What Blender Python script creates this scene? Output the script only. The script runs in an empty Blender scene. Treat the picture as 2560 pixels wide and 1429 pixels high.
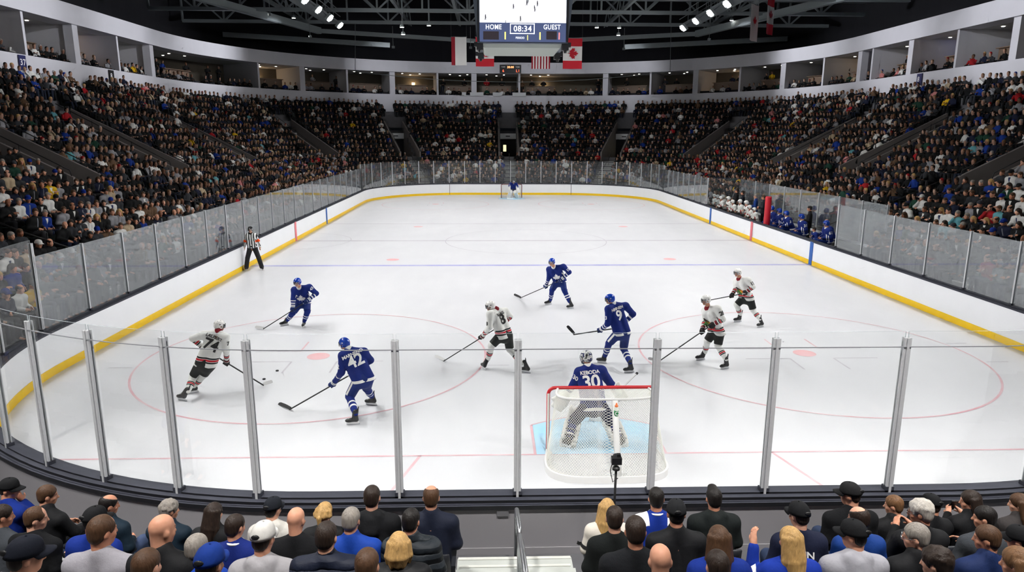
import bpy, bmesh, math, random
import numpy as np
from mathutils import Vector, Matrix
from mathutils.bvhtree import BVHTree
from mathutils.geometry import tessellate_polygon

random.seed(7)
RNG = np.random.default_rng(7)
SC = bpy.context.scene
COL = SC.collection
W, H = 2560, 1429
# ------------------------------------------------------------------ camera model (fitted to the rink markings)
CF, CPITCH, CYAW, CROLL = 1748.25579, .214299784, .0315368537, .0034252634
CPOS = np.array([-2.01815658, -12.2526648, 5.93714357])
_cy, _sy, _cp, _sp = math.cos(CYAW), math.sin(CYAW), math.cos(CPITCH), math.sin(CPITCH)
FWD = np.array([_sy*_cp, _cy*_cp, -_sp])
_r = np.array([_cy, -_sy, 0.]); _u = np.cross(_r, FWD)
RGT = _r*math.cos(CROLL) + _u*math.sin(CROLL)
UPV = -_r*math.sin(CROLL) + _u*math.cos(CROLL)

def ray(px, py):
    return FWD + RGT*((px-W/2)/CF) - UPV*((py-H/2)/CF)
def atz(px, py, z):
    d = ray(px, py); return CPOS + d*((z-CPOS[2])/d[2])
def aty(px, py, y):
    d = ray(px, py); return CPOS + d*((y-CPOS[1])/d[1])
def atx(px, py, x):
    d = ray(px, py); return CPOS + d*((x-CPOS[0])/d[0])
def proj(P):
    d = np.asarray(P, float) - CPOS
    z = d@FWD
    return W/2 + CF*(d@RGT)/z, H/2 - CF*(d@UPV)/z, z

# ------------------------------------------------------------------ rink outline: base loop (inner face of the boards)
HW, YN, YF, RC = 12.95, -3.35, 57.6, 8.53
LS = (YF-RC) - (YN+RC); AL = RC*math.pi/2; LX = 2*(HW-RC)
SEGS = [LS, AL, LX, AL, LS, AL, LX, AL]
SB = np.concatenate([[0], np.cumsum(SEGS)]); LOOP = SB[-1]
def base(s):
    """point on the loop, outward normal, whether on a corner arc; s=0 at the near end of the x<0 side, running away from the camera"""
    s = s % LOOP
    i = int(np.searchsorted(SB, s, 'right')-1); t = s-SB[i]
    if i == 0: return np.array([-HW, YN+RC+t]), np.array([-1., 0]), False
    if i == 2: return np.array([-HW+RC+t, YF]), np.array([0, 1.]), False
    if i == 4: return np.array([HW, YF-RC-t]), np.array([1., 0]), False
    if i == 6: return np.array([HW-RC-t, YN]), np.array([0, -1.]), False
    c, a0 = {1: ((-HW+RC, YF-RC), math.pi), 3: ((HW-RC, YF-RC), math.pi/2), 5: ((HW-RC, YN+RC), 0), 7: ((-HW+RC, YN+RC), -math.pi/2)}[i]
    a = a0 - t/RC
    n = np.array([math.cos(a), math.sin(a)])
    return np.array(c)+RC*n, n, True
def pt(s, d, z=0.):
    p, n, _ = base(s); q = p+n*d
    return np.array([q[0], q[1], z])
def tang(s):
    n = base(s)[1]; return np.array([n[1], -n[0], 0.])
def loop_samples(step_s=1.0, step_a=.45):
    out = []
    for i, L in enumerate(SEGS):
        n = max(1, int(round(L/(step_a if i % 2 else step_s))))
        out += [SB[i]+L*k/n for k in range(n)]
    return out
def outside(x, y):
    """distance outside the rink outline"""
    qx = abs(x)-(HW-RC); cy = (YN+YF)/2; qy = abs(y-cy)-((YF-YN)/2-RC)
    return math.hypot(max(qx, 0), max(qy, 0)) + min(max(qx, qy), 0) - RC
def ray_at_d(px, py, d):
    r = ray(px, py); lo, hi = 0.5, 200.
    t = .5
    while t < 60:
        P = CPOS+r*t
        if outside(P[0], P[1]) < d: break
        t += .1
    a, b = t-.1, t
    for _ in range(30):
        m = (a+b)/2; P = CPOS+r*m
        if outside(P[0], P[1]) < d: b = m
        else: a = m
    return CPOS+r*b
def normal_at(x, y):
    e = 1e-3
    n = np.array([outside(x+e, y)-outside(x-e, y), outside(x, y+e)-outside(x, y-e)])
    return n/np.linalg.norm(n)
def row_d(k): return 1.75+.85*k
def row_z(k): return .62+.27*k+.011*k*k
NROW = 18

# ------------------------------------------------------------------ materials
def lin(c):
    c = c/255.
    return c/12.92 if c <= .04045 else ((c+.055)/1.055)**2.4
def C(r, g, b): return (lin(r), lin(g), lin(b), 1.)
MATS = {}
class NT:
    def __init__(s, name):
        s.m = bpy.data.materials.new(name); s.m.use_nodes = True
        s.t = s.m.node_tree; s.b = s.t.nodes['Principled BSDF']; s.out = s.t.nodes['Material Output']
        MATS[name] = s.m
    def n(s, typ, **kw):
        x = s.t.nodes.new(typ)
        for k, v in kw.items(): setattr(x, k, v)
        return x
    def l(s, a, b): s.t.links.new(a, b)
    def setp(s, **kw):
        names = dict(color='Base Color', rough='Roughness', metal='Metallic', spec='Specular IOR Level', emit='Emission Color', estr='Emission Strength', coat='Coat Weight', sheen='Sheen Weight')
        for k, v in kw.items(): s.b.inputs[names[k]].default_value = v
        return s
    def noise(s, scale, detail=3., coord='Object', rough=.5, vec=None, stretch=None):
        if vec is None:
            vec = s.n('ShaderNodeTexCoord').outputs[coord]
        if stretch:
            mp = s.n('ShaderNodeMapping'); mp.inputs['Scale'].default_value = stretch; s.l(vec, mp.inputs['Vector']); vec = mp.outputs[0]
        q = s.n('ShaderNodeTexNoise'); q.inputs['Scale'].default_value = scale; q.inputs['Detail'].default_value = detail; q.inputs['Roughness'].default_value = rough
        s.l(vec, q.inputs['Vector']); return q.outputs['Fac']
    def ramp(s, fac, stops, const=False):
        r = s.n('ShaderNodeValToRGB'); e = r.color_ramp.elements
        r.color_ramp.interpolation = 'CONSTANT' if const else 'LINEAR'
        while len(e) > 1: e.remove(e[-1])
        e[0].position, e[0].color = stops[0]
        for p, c in stops[1:]:
            x = e.new(p); x.color = c
        s.l(fac, r.inputs['Fac']); return r
    def math(s, op, a, b=None, c=None, clamp=False):
        q = s.n('ShaderNodeMath', operation=op); q.use_clamp = clamp
        for i, v in enumerate((a, b, c)):
            if v is None: continue
            if isinstance(v, (int, float)): q.inputs[i].default_value = v
            else: s.l(v, q.inputs[i])
        return q.outputs[0]
    def mix(s, fac, a, b, mode='MIX'):
        q = s.n('ShaderNodeMix', data_type='RGBA', blend_type=mode)
        for i, v in ((0, fac), (6, a), (7, b)):
            if isinstance(v, (int, float, tuple)): q.inputs[i].default_value = v
            else: s.l(v, q.inputs[i])
        return q.outputs[2]
    def attr(s, name):
        return s.n('ShaderNodeAttribute', attribute_name=name)
    def bump(s, h, strength=.3, dist=.01):
        b = s.n('ShaderNodeBump'); b.inputs['Strength'].default_value = strength; b.inputs['Distance'].default_value = dist
        s.l(h, b.inputs['Height']); s.l(b.outputs[0], s.b.inputs['Normal'])
    def color(s, sock): s.l(sock, s.b.inputs['Base Color'])

def plain(name, col, rough=.6, metal=0., spec=.5, noise=None, nscale=20., bump=0., emit=0.):
    if name in MATS: return MATS[name]
    x = NT(name).setp(color=col, rough=rough, metal=metal, spec=spec)
    if noise:
        f = x.noise(nscale)
        x.color(x.mix(f, tuple(c*(1-noise) for c in col[:3])+(1,), tuple(min(1, c*(1+noise)) for c in col[:3])+(1,)))
        if bump: x.bump(f, bump)
    if emit: x.setp(emit=col, estr=emit)
    return x.m

# ------------------------------------------------------------------ mesh helpers
def link(o, parent=None):
    COL.objects.link(o)
    if parent is not None: o.parent = parent
    return o
def mesh_np(name, V, F, mats=(), mi=None, smooth=True):
    """F: (n,4) or (n,3) array"""
    me = bpy.data.meshes.new(name)
    V = np.asarray(V, np.float32); F = np.asarray(F, np.int32)
    k = F.shape[1]
    me.vertices.add(len(V)); me.vertices.foreach_set('co', V.ravel())
    me.loops.add(F.size); me.loops.foreach_set('vertex_index', F.ravel())
    me.polygons.add(len(F)); me.polygons.foreach_set('loop_start', np.arange(0, F.size, k, dtype=np.int32)); me.polygons.foreach_set('loop_total', np.full(len(F), k, np.int32))
    for m in mats: me.materials.append(m)
    if mi is not None: me.polygons.foreach_set('material_index', np.asarray(mi, np.int32))
    me.polygons.foreach_set('use_smooth', np.full(len(F), bool(smooth)))
    me.update(calc_edges=True)
    return me
def attr_f(me, name, vals):
    a = me.attributes.new(name, 'FLOAT', 'POINT'); a.data.foreach_set('value', np.asarray(vals, np.float32))
def attr_v(me, name, vals):
    a = me.attributes.new(name, 'FLOAT_VECTOR', 'POINT'); a.data.foreach_set('vector', np.asarray(vals, np.float32).ravel())

class MB:
    """collects boxes, tubes and quads and links them as ONE mesh object"""
    def __init__(s): s.v = []; s.f = []; s.m = []; s.cur = 0
    def mat(s, i): s.cur = i; return s
    def add(s, vs, fs):
        b = len(s.v); s.v += [tuple(map(float, v)) for v in vs]
        s.f += [tuple(b+i for i in f) for f in fs]; s.m += [s.cur]*len(fs); return s
    def quad(s, a, b, c, d): return s.add([a, b, c, d], [(0, 1, 2, 3)])
    def box(s, c, size, ax=None):
        c = np.asarray(c, float); h = np.asarray(size, float)/2
        A = np.eye(3) if ax is None else np.asarray(ax, float)
        vs = [c + A[0]*h[0]*i + A[1]*h[1]*j + A[2]*h[2]*k for k in (-1, 1) for j in (-1, 1) for i in (-1, 1)]
        return s.add(vs, [(0, 2, 3, 1), (4, 5, 7, 6), (0, 1, 5, 4), (2, 6, 7, 3), (0, 4, 6, 2), (1, 3, 7, 5)])
    def bar(s, a, b, w, h=None, up=(0, 0, 1)):
        a, b = np.asarray(a, float), np.asarray(b, float); d = b-a; L = np.linalg.norm(d); d /= L
        u = np.asarray(up, float)
        if abs(d@u) > .98: u = np.array([0, 1., 0])
        x = np.cross(d, u); x /= np.linalg.norm(x); u = np.cross(x, d)
        return s.box((a+b)/2, (w, L, h or w), (x, d, u))
    def tube(s, pts, r, n=8, cap=True):
        pts = [np.asarray(p, float) for p in pts]; rs = r if hasattr(r, '__len__') else [r]*len(pts)
        rings = []; prev = None
        for i, p in enumerate(pts):
            d = pts[min(i+1, len(pts)-1)]-pts[max(i-1, 0)]; d = d/(np.linalg.norm(d)+1e-9)
            if prev is None:
                u = np.array([0, 0, 1.]) if abs(d[2]) < .9 else np.array([1., 0, 0])
            else: u = prev
            u = u-d*(u@d); u /= np.linalg.norm(u); prev = u; w = np.cross(d, u)
            rings.append([p+rs[i]*(u*math.cos(2*math.pi*k/n)+w*math.sin(2*math.pi*k/n)) for k in range(n)])
        vs = [q for rg in rings for q in rg]; fs = []
        for i in range(len(pts)-1):
            for k in range(n):
                a, b = i*n+k, i*n+(k+1) % n
                fs.append((a, b, b+n, a+n))
        if cap:
            fs.append(tuple(range(n))[::-1]); fs.append(tuple((len(pts)-1)*n+k for k in range(n)))
        return s.add(vs, fs)
    def lathe(s, prof, c=(0, 0, 0), n=16, ax=None):
        A = np.eye(3) if ax is None else np.asarray(ax, float); c = np.asarray(c, float)
        vs = []; fs = []
        for r, z in prof:
            for k in range(n):
                a = 2*math.pi*k/n; vs.append(c+A[0]*r*math.cos(a)+A[1]*r*math.sin(a)+A[2]*z)
        for i in range(len(prof)-1):
            for k in range(n):
                a, b = i*n+k, i*n+(k+1) % n
                fs.append((a, b, b+n, a+n))
        fs.append(tuple(range(n))[::-1]); fs.append(tuple((len(prof)-1)*n+k for k in range(n)))
        return s.add(vs, fs)
    def sphere(s, c, r, n=10, m=6):
        r = np.asarray(r, float)*np.ones(3); prof = [(math.sin(math.pi*i/m), -math.cos(math.pi*i/m)) for i in range(m+1)]
        vs = []; fs = []
        for a, z in prof:
            for k in range(n):
                t = 2*math.pi*k/n; vs.append(np.asarray(c)+r*np.array([max(a, 1e-3)*math.cos(t), max(a, 1e-3)*math.sin(t), z]))
        for i in range(m):
            for k in range(n):
                a, b = i*n+k, i*n+(k+1) % n; fs.append((a, b, b+n, a+n))
        return s.add(vs, fs)
    def build(s, name, mats, parent=None, smooth=False, loc=None, off=None):
        me = bpy.data.meshes.new(name)
        v = s.v
        sh = loc if loc is not None else off
        if sh is not None: v = [(x-sh[0], y-sh[1], z-sh[2]) for x, y, z in v]
        me.from_pydata(v, [], s.f); me.update()
        for m in (mats if isinstance(mats, (list, tuple)) else [mats]): me.materials.append(m)
        me.polygons.foreach_set('material_index', s.m)
        if smooth: me.polygons.foreach_set('use_smooth', [True]*len(s.f))
        o = bpy.data.objects.new(name, me); link(o, parent)
        if loc is not None: o.location = loc
        return o
def empty(name, loc=(0, 0, 0), rz=0.):
    o = bpy.data.objects.new(name, None); link(o); o.location = tuple(map(float, loc)); o.rotation_euler = (0, 0, rz); o.empty_display_size = .1
    return o
def tag(o, label=None, cat=None, group=None, kind=None):
    if label: o['label'] = label
    if cat: o['category'] = cat
    if group: o['group'] = group
    if kind: o['kind'] = kind
    return o
def struct(o): o['kind'] = 'structure'; return o
ORD = 'first second third fourth fifth sixth seventh eighth ninth tenth eleventh twelfth thirteenth fourteenth fifteenth sixteenth seventeenth eighteenth nineteenth twentieth'.split()
def ordinal(i):
    if i < 20: return ORD[i]
    tens = {2: 'twenty', 3: 'thirty', 4: 'forty', 5: 'fifty', 6: 'sixty'}[(i+1)//10]
    return {20: 'twentieth', 30: 'thirtieth', 40: 'fortieth', 50: 'fiftieth', 60: 'sixtieth'}[i+1] if (i+1) % 10 == 0 else tens+'-'+ORD[(i+1) % 10-1]

# ------------------------------------------------------------------ text (made first, while the scene is empty)
def text_raw(body, size=1., bold=.02, sub=None, space=1.):
    cu = bpy.data.curves.new('lettering', 'FONT'); cu.body = body; cu.size = size; cu.align_x = 'CENTER'; cu.align_y = 'CENTER'; cu.offset = bold*size; cu.resolution_u = 3; cu.space_character = space
    o = bpy.data.objects.new('lettering', cu); COL.objects.link(o)
    bpy.context.view_layer.update()
    me = bpy.data.meshes.new_from_object(o.evaluated_get(bpy.context.evaluated_depsgraph_get()))
    bm = bmesh.new(); bm.from_mesh(me); bmesh.ops.remove_doubles(bm, verts=bm.verts, dist=1e-4*size)
    bmesh.ops.triangulate(bm, faces=bm.faces)
    if sub: subdiv(bm, sub)
    V = np.array([v.co[:] for v in bm.verts]); F = np.array([[v.index for v in f.verts] for f in bm.faces])
    bm.free(); bpy.data.meshes.remove(me); bpy.data.objects.remove(o); bpy.data.curves.remove(cu)
    return V, F
def subdiv(bm, L):
    for _ in range(5):
        es = [e for e in bm.edges if e.calc_length() > L]
        if not es: break
        bmesh.ops.subdivide_edges(bm, edges=es, cuts=1); bmesh.ops.triangulate(bm, faces=bm.faces)
    bm.verts.index_update()
def poly_raw(pts, sub=None):
    bm = bmesh.new(); vs = [bm.verts.new((x, y, 0)) for x, y in pts]
    tri = tessellate_polygon([[Vector((x, y, 0)) for x, y in pts]])
    for t in tri:
        try: bm.faces.new([vs[i] for i in t])
        except ValueError: pass
    bmesh.ops.recalc_face_normals(bm, faces=bm.faces)
    if bm.faces and bm.faces[0].normal.z < 0: bmesh.ops.reverse_faces(bm, faces=bm.faces)
    if sub: subdiv(bm, sub)
    bm.verts.index_update()
    V = np.array([v.co[:] for v in bm.verts]); F = np.array([[v.index for v in f.verts] for f in bm.faces]); bm.free()
    return V, F
TXT = {}
for body, size, sub in [('74', .36, .03), ('42', .36, .03), ('8', .36, .03), ('9', .36, .03), ('30', .36, .03), ('LAUSERT', .10, .03), ('MARNENO', .10, .03), ('BAAG', .10, .03), ('NINNEN', .10, .03), ('KEBODA', .10, .03),
                        ('7', .13, .03), ('2', .13, .03), ('8s', .13, .03), ('3', .13, .03), ('30s', .13, .03), ('43', .13, .03), ('15', .13, .03), ('28', .15, .03), ('13', .15, .03), ('A', .09, .03), ('EIUN', .1, .03),
                        ('93', .15, .03), ('3b', .15, .03), ('31', .15, .03), ('61', .15, .03), ('14', .15, .03)]:
    TXT[body] = text_raw(body.rstrip('sb'), size, .025, sub, .95)
for body in ['HOME', 'GUEST', '08:34', '1', 'PERIOD', 'TIME', '20:00', '6', 'L', '37', '8 ', '11', 'C']:
    TXT[body+'_flat'] = text_raw(body, 1., .012, None, 1.08)
LEAF = [(0, -.5), (.03, -.27), (.05, -.22), (.27, -.26), (.23, -.18), (.46, .02), (.39, .05), (.44, .2), (.3, .17), (.27, .24), (.13, .08), (.2, .36), (.11, .31), (0, .5)]
LEAF = LEAF + [(-x, y) for x, y in LEAF[-2:0:-1]]
# ------------------------------------------------------------------ smooth-union distance fields and their surfaces
V3 = lambda *a: np.array(a, float)
def unit(v):
    v = np.asarray(v, float); return v/(np.linalg.norm(v)+1e-12)
class Field:
    def __init__(s, lo, hi, h):
        s.o = np.asarray(lo, float)-3*h; s.h = h
        s.n = np.ceil((np.asarray(hi, float)+3*h-s.o)/h).astype(int)+1
        s.f = np.full(s.n, 9., np.float32)
        s.ax = [(s.o[i]+h*np.arange(s.n[i])).astype(np.float32) for i in range(3)]
    def win(s, lo, hi):
        i0 = np.clip(np.floor((lo-s.o)/s.h).astype(int), 0, s.n); i1 = np.clip(np.ceil((hi-s.o)/s.h).astype(int)+1, 0, s.n)
        sl = tuple(slice(a, b) for a, b in zip(i0, i1))
        return sl, s.ax[0][sl[0]][:, None, None], s.ax[1][sl[1]][None, :, None], s.ax[2][sl[2]][None, None, :]
    def put(s, sl, d, k, sub):
        a = s.f[sl]
        if a.size == 0: return
        if sub:
            d = -d
            if k > 0:
                t = np.clip(.5-.5*(a-d)/k, 0, 1); s.f[sl] = a*(1-t)+d*t+k*t*(1-t)
            else: s.f[sl] = np.maximum(a, d)
        elif k > 0:
            t = np.clip(.5+.5*(d-a)/k, 0, 1); s.f[sl] = d*(1-t)+a*t-k*t*(1-t)
        else: s.f[sl] = np.minimum(a, d)
    def cone(s, a, b, ra, rb=None, k=.02, sub=False):
        a, b = np.asarray(a, float), np.asarray(b, float); rb = ra if rb is None else rb
        R = max(ra, rb)+k+2.5*s.h
        sl, x, y, z = s.win(np.minimum(a, b)-R, np.maximum(a, b)+R)
        d = b-a; L2 = d@d+1e-9
        px, py, pz = x-a[0], y-a[1], z-a[2]
        t = np.clip((px*d[0]+py*d[1]+pz*d[2])/L2, 0, 1)
        D = np.sqrt((px-t*d[0])**2+(py-t*d[1])**2+(pz-t*d[2])**2)-(ra+(rb-ra)*t)
        s.put(sl, D, k, sub); return s
    def ell(s, c, r, A=None, k=.02, sub=False):
        c = np.asarray(c, float); r = np.asarray(r, float); R = r.max()+k+2.5*s.h
        sl, x, y, z = s.win(c-R, c+R)
        x, y, z = x-c[0], y-c[1], z-c[2]
        if A is not None:
            A = np.asarray(A); x, y, z = (A[i, 0]*x+A[i, 1]*y+A[i, 2]*z for i in range(3))
        k0 = np.sqrt((x/r[0])**2+(y/r[1])**2+(z/r[2])**2); k1 = np.sqrt((x/r[0]**2)**2+(y/r[1]**2)**2+(z/r[2]**2)**2)+1e-6
        s.put(sl, k0*(k0-1)/k1, k, sub); return s
    def rbox(s, c, hsize, A, r=.01, k=.01, sub=False):
        c = np.asarray(c, float); R = np.linalg.norm(hsize)+r+k+2.5*s.h
        sl, x, y, z = s.win(c-R, c+R)
        x, y, z = x-c[0], y-c[1], z-c[2]; A = np.asarray(A)
        q = [np.abs(A[i, 0]*x+A[i, 1]*y+A[i, 2]*z)-hsize[i] for i in range(3)]
        D = np.sqrt(sum(np.maximum(v, 0)**2 for v in q))+np.minimum(np.maximum(np.maximum(q[0], q[1]), q[2]), 0)-r
        s.put(sl, D, k, sub); return s
    def cut(s, p, n, k=.006):
        """keep the side n points away from"""
        n = unit(n); D = (s.ax[0][:, None, None]-p[0])*n[0]+(s.ax[1][None, :, None]-p[1])*n[1]+(s.ax[2][None, None, :]-p[2])*n[2]
        s.f = np.maximum(s.f, D.astype(np.float32)); return s
    def mesh(s):
        f, o, h = s.f, s.o, s.h
        neg = f < 0; nx, ny, nz = f.shape
        c = np.zeros((nx-1, ny-1, nz-1), np.uint8)
        for i in (0, 1):
            for j in (0, 1):
                for k in (0, 1): c += neg[i:nx-1+i, j:ny-1+j, k:nz-1+k]
        act = (c > 0) & (c < 8); I = np.argwhere(act)
        idx = np.full(act.shape, -1, np.int32); idx[act] = np.arange(len(I))
        acc = np.zeros((len(I), 3)); cnt = np.zeros(len(I))
        cor = [np.array(q) for q in np.ndindex(2, 2, 2)]
        for a in cor:
            for ax in range(3):
                if a[ax]: continue
                b = a.copy(); b[ax] = 1
                fa = f[tuple((I+a).T)]; fb = f[tuple((I+b).T)]; m = (fa < 0) != (fb < 0)
                t = np.where(m, fa/np.where(m, fa-fb, 1), 0)
                acc += m[:, None]*(a+t[:, None]*(b-a)); cnt += m
        V = o+(I+acc/np.maximum(cnt, 1)[:, None])*h
        Q = []
        for ax in range(3):
            u, v = (ax+1) % 3, (ax+2) % 3
            sa = [slice(None)]*3; sb = [slice(None)]*3; sa[ax] = slice(0, -1); sb[ax] = slice(1, None)
            A, B = neg[tuple(sa)], neg[tuple(sb)]
            E = np.argwhere(A != B)
            E = E[(E[:, u] > 0) & (E[:, v] > 0) & (E[:, u] < f.shape[u]-1) & (E[:, v] < f.shape[v]-1)]
            du = np.zeros(3, int); du[u] = 1; dv = np.zeros(3, int); dv[v] = 1
            q = np.stack([idx[tuple((E-du-dv).T)], idx[tuple((E-dv).T)], idx[tuple(E.T)], idx[tuple((E-du).T)]], 1)
            flip = ~A[tuple(E.T)]
            q[flip] = q[flip][:, ::-1]; Q.append(q)
        return V, np.concatenate(Q)

def seg_t(V, a, b):
    d = np.asarray(b)-np.asarray(a); t = ((V-a)@d)/(d@d); tc = np.clip(t, 0, 1)
    return t, np.linalg.norm(V-a-tc[:, None]*d, axis=1)

# ------------------------------------------------------------------ heads, hands
def head_axes(f, up=(0, 0, 1)):
    f = unit(f); r = unit(np.cross(f, up)); u = np.cross(r, f); return np.stack([r, f, u])   # rows: right, forward, up
def add_head(F, c, A, s=1., neck=None):
    P = lambda x, y, z: c+s*(A.T@np.array([x, y, z]))
    F.ell(P(0, -.012, .03), V3(.075, .094, .09)*s, A, k=.01)
    F.ell(P(0, .022, -.045), V3(.06, .07, .072)*s, A, k=.03*s)
    F.ell(P(0, .062, -.09), V3(.03, .026, .024)*s, A, k=.025*s)
    F.cone(P(-.034, .076, .02), P(.034, .076, .02), .013*s, k=.015*s)
    F.cone(P(0, .083, .012), P(0, .104, -.028), .009*s, .015*s, k=.01*s)
    F.cone(P(-.016, .083, -.062), P(.016, .083, -.062), .009*s, k=.012*s)
    for q in (-1, 1):
        F.ell(P(q*.078, -.012, -.012), V3(.011, .023, .033)*s, A, k=.006*s)
        F.ell(P(q*.03, .094, -.002), V3(.016, .014, .011)*s, A, k=.01*s, sub=True)
        F.ell(P(q*.042, .06, -.03), V3(.022, .02, .018)*s, A, k=.02*s)
    if neck is not None: F.cone(P(0, -.03, -.05), neck, .056*s, .066*s, k=.03*s)
def head_local(V, c, A, s):
    L = ((V-c)@A.T)/s
    far = np.linalg.norm(L, axis=1) > .17
    L[far] = (0, -9, 0); return L
def add_hand(F, wr, d, n, s=1., curl=.5, spread=.1, left=False):
    """palm and five bent fingers; d: from wrist to fingertips, n: out of the palm"""
    d = unit(d); n = unit(n-d*(np.dot(n, d))); x = np.cross(d, n)*(1 if left else -1)    # x towards the little finger
    F.cone(wr, wr+d*.03*s, .027*s, .03*s, k=.02)
    A = np.stack([x, d, n])
    F.ell(wr+d*.06*s, V3(.042, .05, .02)*s, A, k=.015)
    for i, (L, off) in enumerate(((.072, -.031), (.08, -.011), (.076, .01), (.06, .03))):
        b = wr+d*.098*s+x*off*s; q = unit(d+x*off*spread*8)
        for j, fr in enumerate((.45, .32, .23)):
            a = curl*(.5+j*.75); dd = q*math.cos(a)+n*math.sin(a); e = b+dd*L*fr*1.05*s
            F.cone(b, e, (.0105-.001*j)*s, (.0098-.001*j)*s, k=.004); b = e
    b = wr+d*.03*s-x*.03*s; dd = unit(d*.75-x*.75+n*.25)
    e = b+dd*.045*s; F.cone(b, e, .015*s, .0125*s, k=.012)
    F.cone(e, e+unit(dd+d*.6+n*.4)*.034*s, .012*s, .01*s, k=.006)
def add_glove(F, wr, c, ax, s=1.):
    """padded glove closed around a stick that runs along ax through c"""
    ax = unit(ax); w = wr-c; w = unit(w-ax*(w@ax)); q = np.cross(ax, w)
    F.cone(wr+unit(wr-c)*.06*s, wr, .062*s, .058*s, k=.01)
    F.cone(wr, c+w*.05*s, .05*s, .05*s, k=.02)
    F.ell(c+w*.045*s+q*.012*s, V3(.066, .035, .05)*s, np.stack([ax, w, q]), k=.015)
    for i in range(4):
        o = ax*(i-1.5)*.031*s
        p = [c+o+w*.03*s+q*.045*s, c+o-w*.012*s+q*.05*s, c+o-w*.045*s+q*.02*s, c+o-w*.042*s-q*.022*s]
        for a, b in zip(p, p[1:]): F.cone(a, b, .0175*s, .0165*s, k=.004)
    o = ax*-.05*s
    F.cone(c+w*.03*s-q*.03*s+o, c-w*.01*s-q*.042*s+o*.8, .019*s, .017*s, k=.01); F.cone(c-w*.01*s-q*.042*s+o*.8, c-w*.04*s-q*.02*s+o*.3, .017*s, .014*s, k=.004)

def bounds(pts, m):
    P = np.array(pts); return P.min(0)-m, P.max(0)+m

# ------------------------------------------------------------------ figure materials
def mat_skin():
    x = NT('skin'); x.setp(rough=.5, spec=.35)
    oi = x.n('ShaderNodeObjectInfo'); at = x.attr('hl'); sp = x.n('ShaderNodeSeparateXYZ'); x.l(at.outputs['Vector'], sp.inputs[0])
    ax_ = x.math('ABSOLUTE', sp.outputs[0]); y = sp.outputs[1]; z = sp.outputs[2]
    front = x.math('GREATER_THAN', y, .055)
    def blob(cx, cz, rx, rz, soft=.35):
        a = x.math('DIVIDE', x.math('SUBTRACT', ax_, cx), rx); b = x.math('DIVIDE', x.math('SUBTRACT', z, cz), rz)
        d = x.math('ADD', x.math('MULTIPLY', a, a), x.math('MULTIPLY', b, b))
        return x.math('MULTIPLY', x.math('SUBTRACT', 1.25, d, clamp=True), front, clamp=True)
    n = x.noise(30.)
    col = x.mix(x.math('MULTIPLY', n, .35), oi.outputs['Color'], x.mix(1., oi.outputs['Color'], (.8, .45, .36, 1), 'MULTIPLY'))
    col = x.mix(x.math('MULTIPLY', blob(0, -.062, .024, .008), .75), col, x.mix(1., oi.outputs['Color'], (.7, .35, .33, 1), 'MULTIPLY'))
    col = x.mix(x.math('MULTIPLY', blob(.031, .026, .02, .005), .8), col, (.03, .018, .012, 1))
    col = x.mix(x.math('MULTIPLY', blob(.031, .0, .0145, .0068), .9), col, (.5, .47, .44, 1))
    col = x.mix(blob(.031, .0, .0062, .0066), col, (.012, .01, .01, 1))
    x.color(col); return x.m
def mat_hair():
    x = NT('hair'); x.setp(rough=.55, spec=.35); oi = x.n('ShaderNodeObjectInfo')
    n = x.noise(60., 4., stretch=(1, 1, .18)); n2 = x.noise(14.)
    x.color(x.mix(n, x.mix(1., oi.outputs['Color'], (.45, .42, .4, 1), 'MULTIPLY'), x.mix(n2, oi.outputs['Color'], x.mix(1., oi.outputs['Color'], (1.6, 1.5, 1.35, 1), 'MULTIPLY'))))
    x.bump(n, .7, .012); return x.m
def mat_cloth(name, scale=45., str_=.35, dist=.01, rough=.85, wrinkle=9., vary=.25, puff=0.):
    x = NT(name); x.setp(rough=rough, spec=.25); oi = x.n('ShaderNodeObjectInfo')
    w = x.noise(wrinkle, 3.); n = x.noise(scale, 2.)
    if puff:
        tc = x.n('ShaderNodeTexCoord'); sp = x.n('ShaderNodeSeparateXYZ'); x.l(tc.outputs['Object'], sp.inputs[0])
        z = x.math('ADD', x.math('MULTIPLY', sp.outputs[2], puff), x.math('MULTIPLY', w, .35))
        tri = x.math('PINGPONG', z, .5); h = x.math('POWER', x.math('MULTIPLY', tri, 2.), .5)
        x.bump(h, 1., .03)
    else:
        x.bump(x.math('ADD', x.math('MULTIPLY', w, 1.), x.math('MULTIPLY', n, .12)), str_*.6, .04)
    x.color(x.mix(x.math('MULTIPLY', n, vary), oi.outputs['Color'], x.mix(1., oi.outputs['Color'], (.55, .55, .55, 1), 'MULTIPLY')))
    return x.m
M_SKIN = mat_skin(); M_HAIR = mat_hair(); M_CLOTH = mat_cloth('cloth'); M_KNIT = mat_cloth('knit', 130., .5, rough=.95, vary=.5); M_PUFF = mat_cloth('puffer', 60., .3, rough=.6, puff=9.)
M_LEATHER = mat_cloth('leather', 80., .3, rough=.75)
def banded(name, base_c, bands, rough=.8, extra=None, spec=.3):
    """bands: {attribute: [(from, to, colour)]} crisp stripes over a base colour"""
    x = NT(name); x.setp(rough=rough, spec=spec); col = None
    w = x.noise(9., 3.); n = x.noise(70., 2.)
    col = x.mix(x.math('MULTIPLY', n, .25), base_c, tuple(c*.8 for c in base_c[:3])+(1,))
    for a, bs in bands.items():
        f = x.attr(a).outputs['Fac']
        for lo, hi, c in bs:
            m = x.math('MULTIPLY', x.math('GREATER_THAN', f, lo), x.math('LESS_THAN', f, hi)); col = x.mix(m, col, c)
    x.color(col); x.bump(x.math('ADD', w, x.math('MULTIPLY', n, .1)), .22, .05); return x.m
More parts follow.
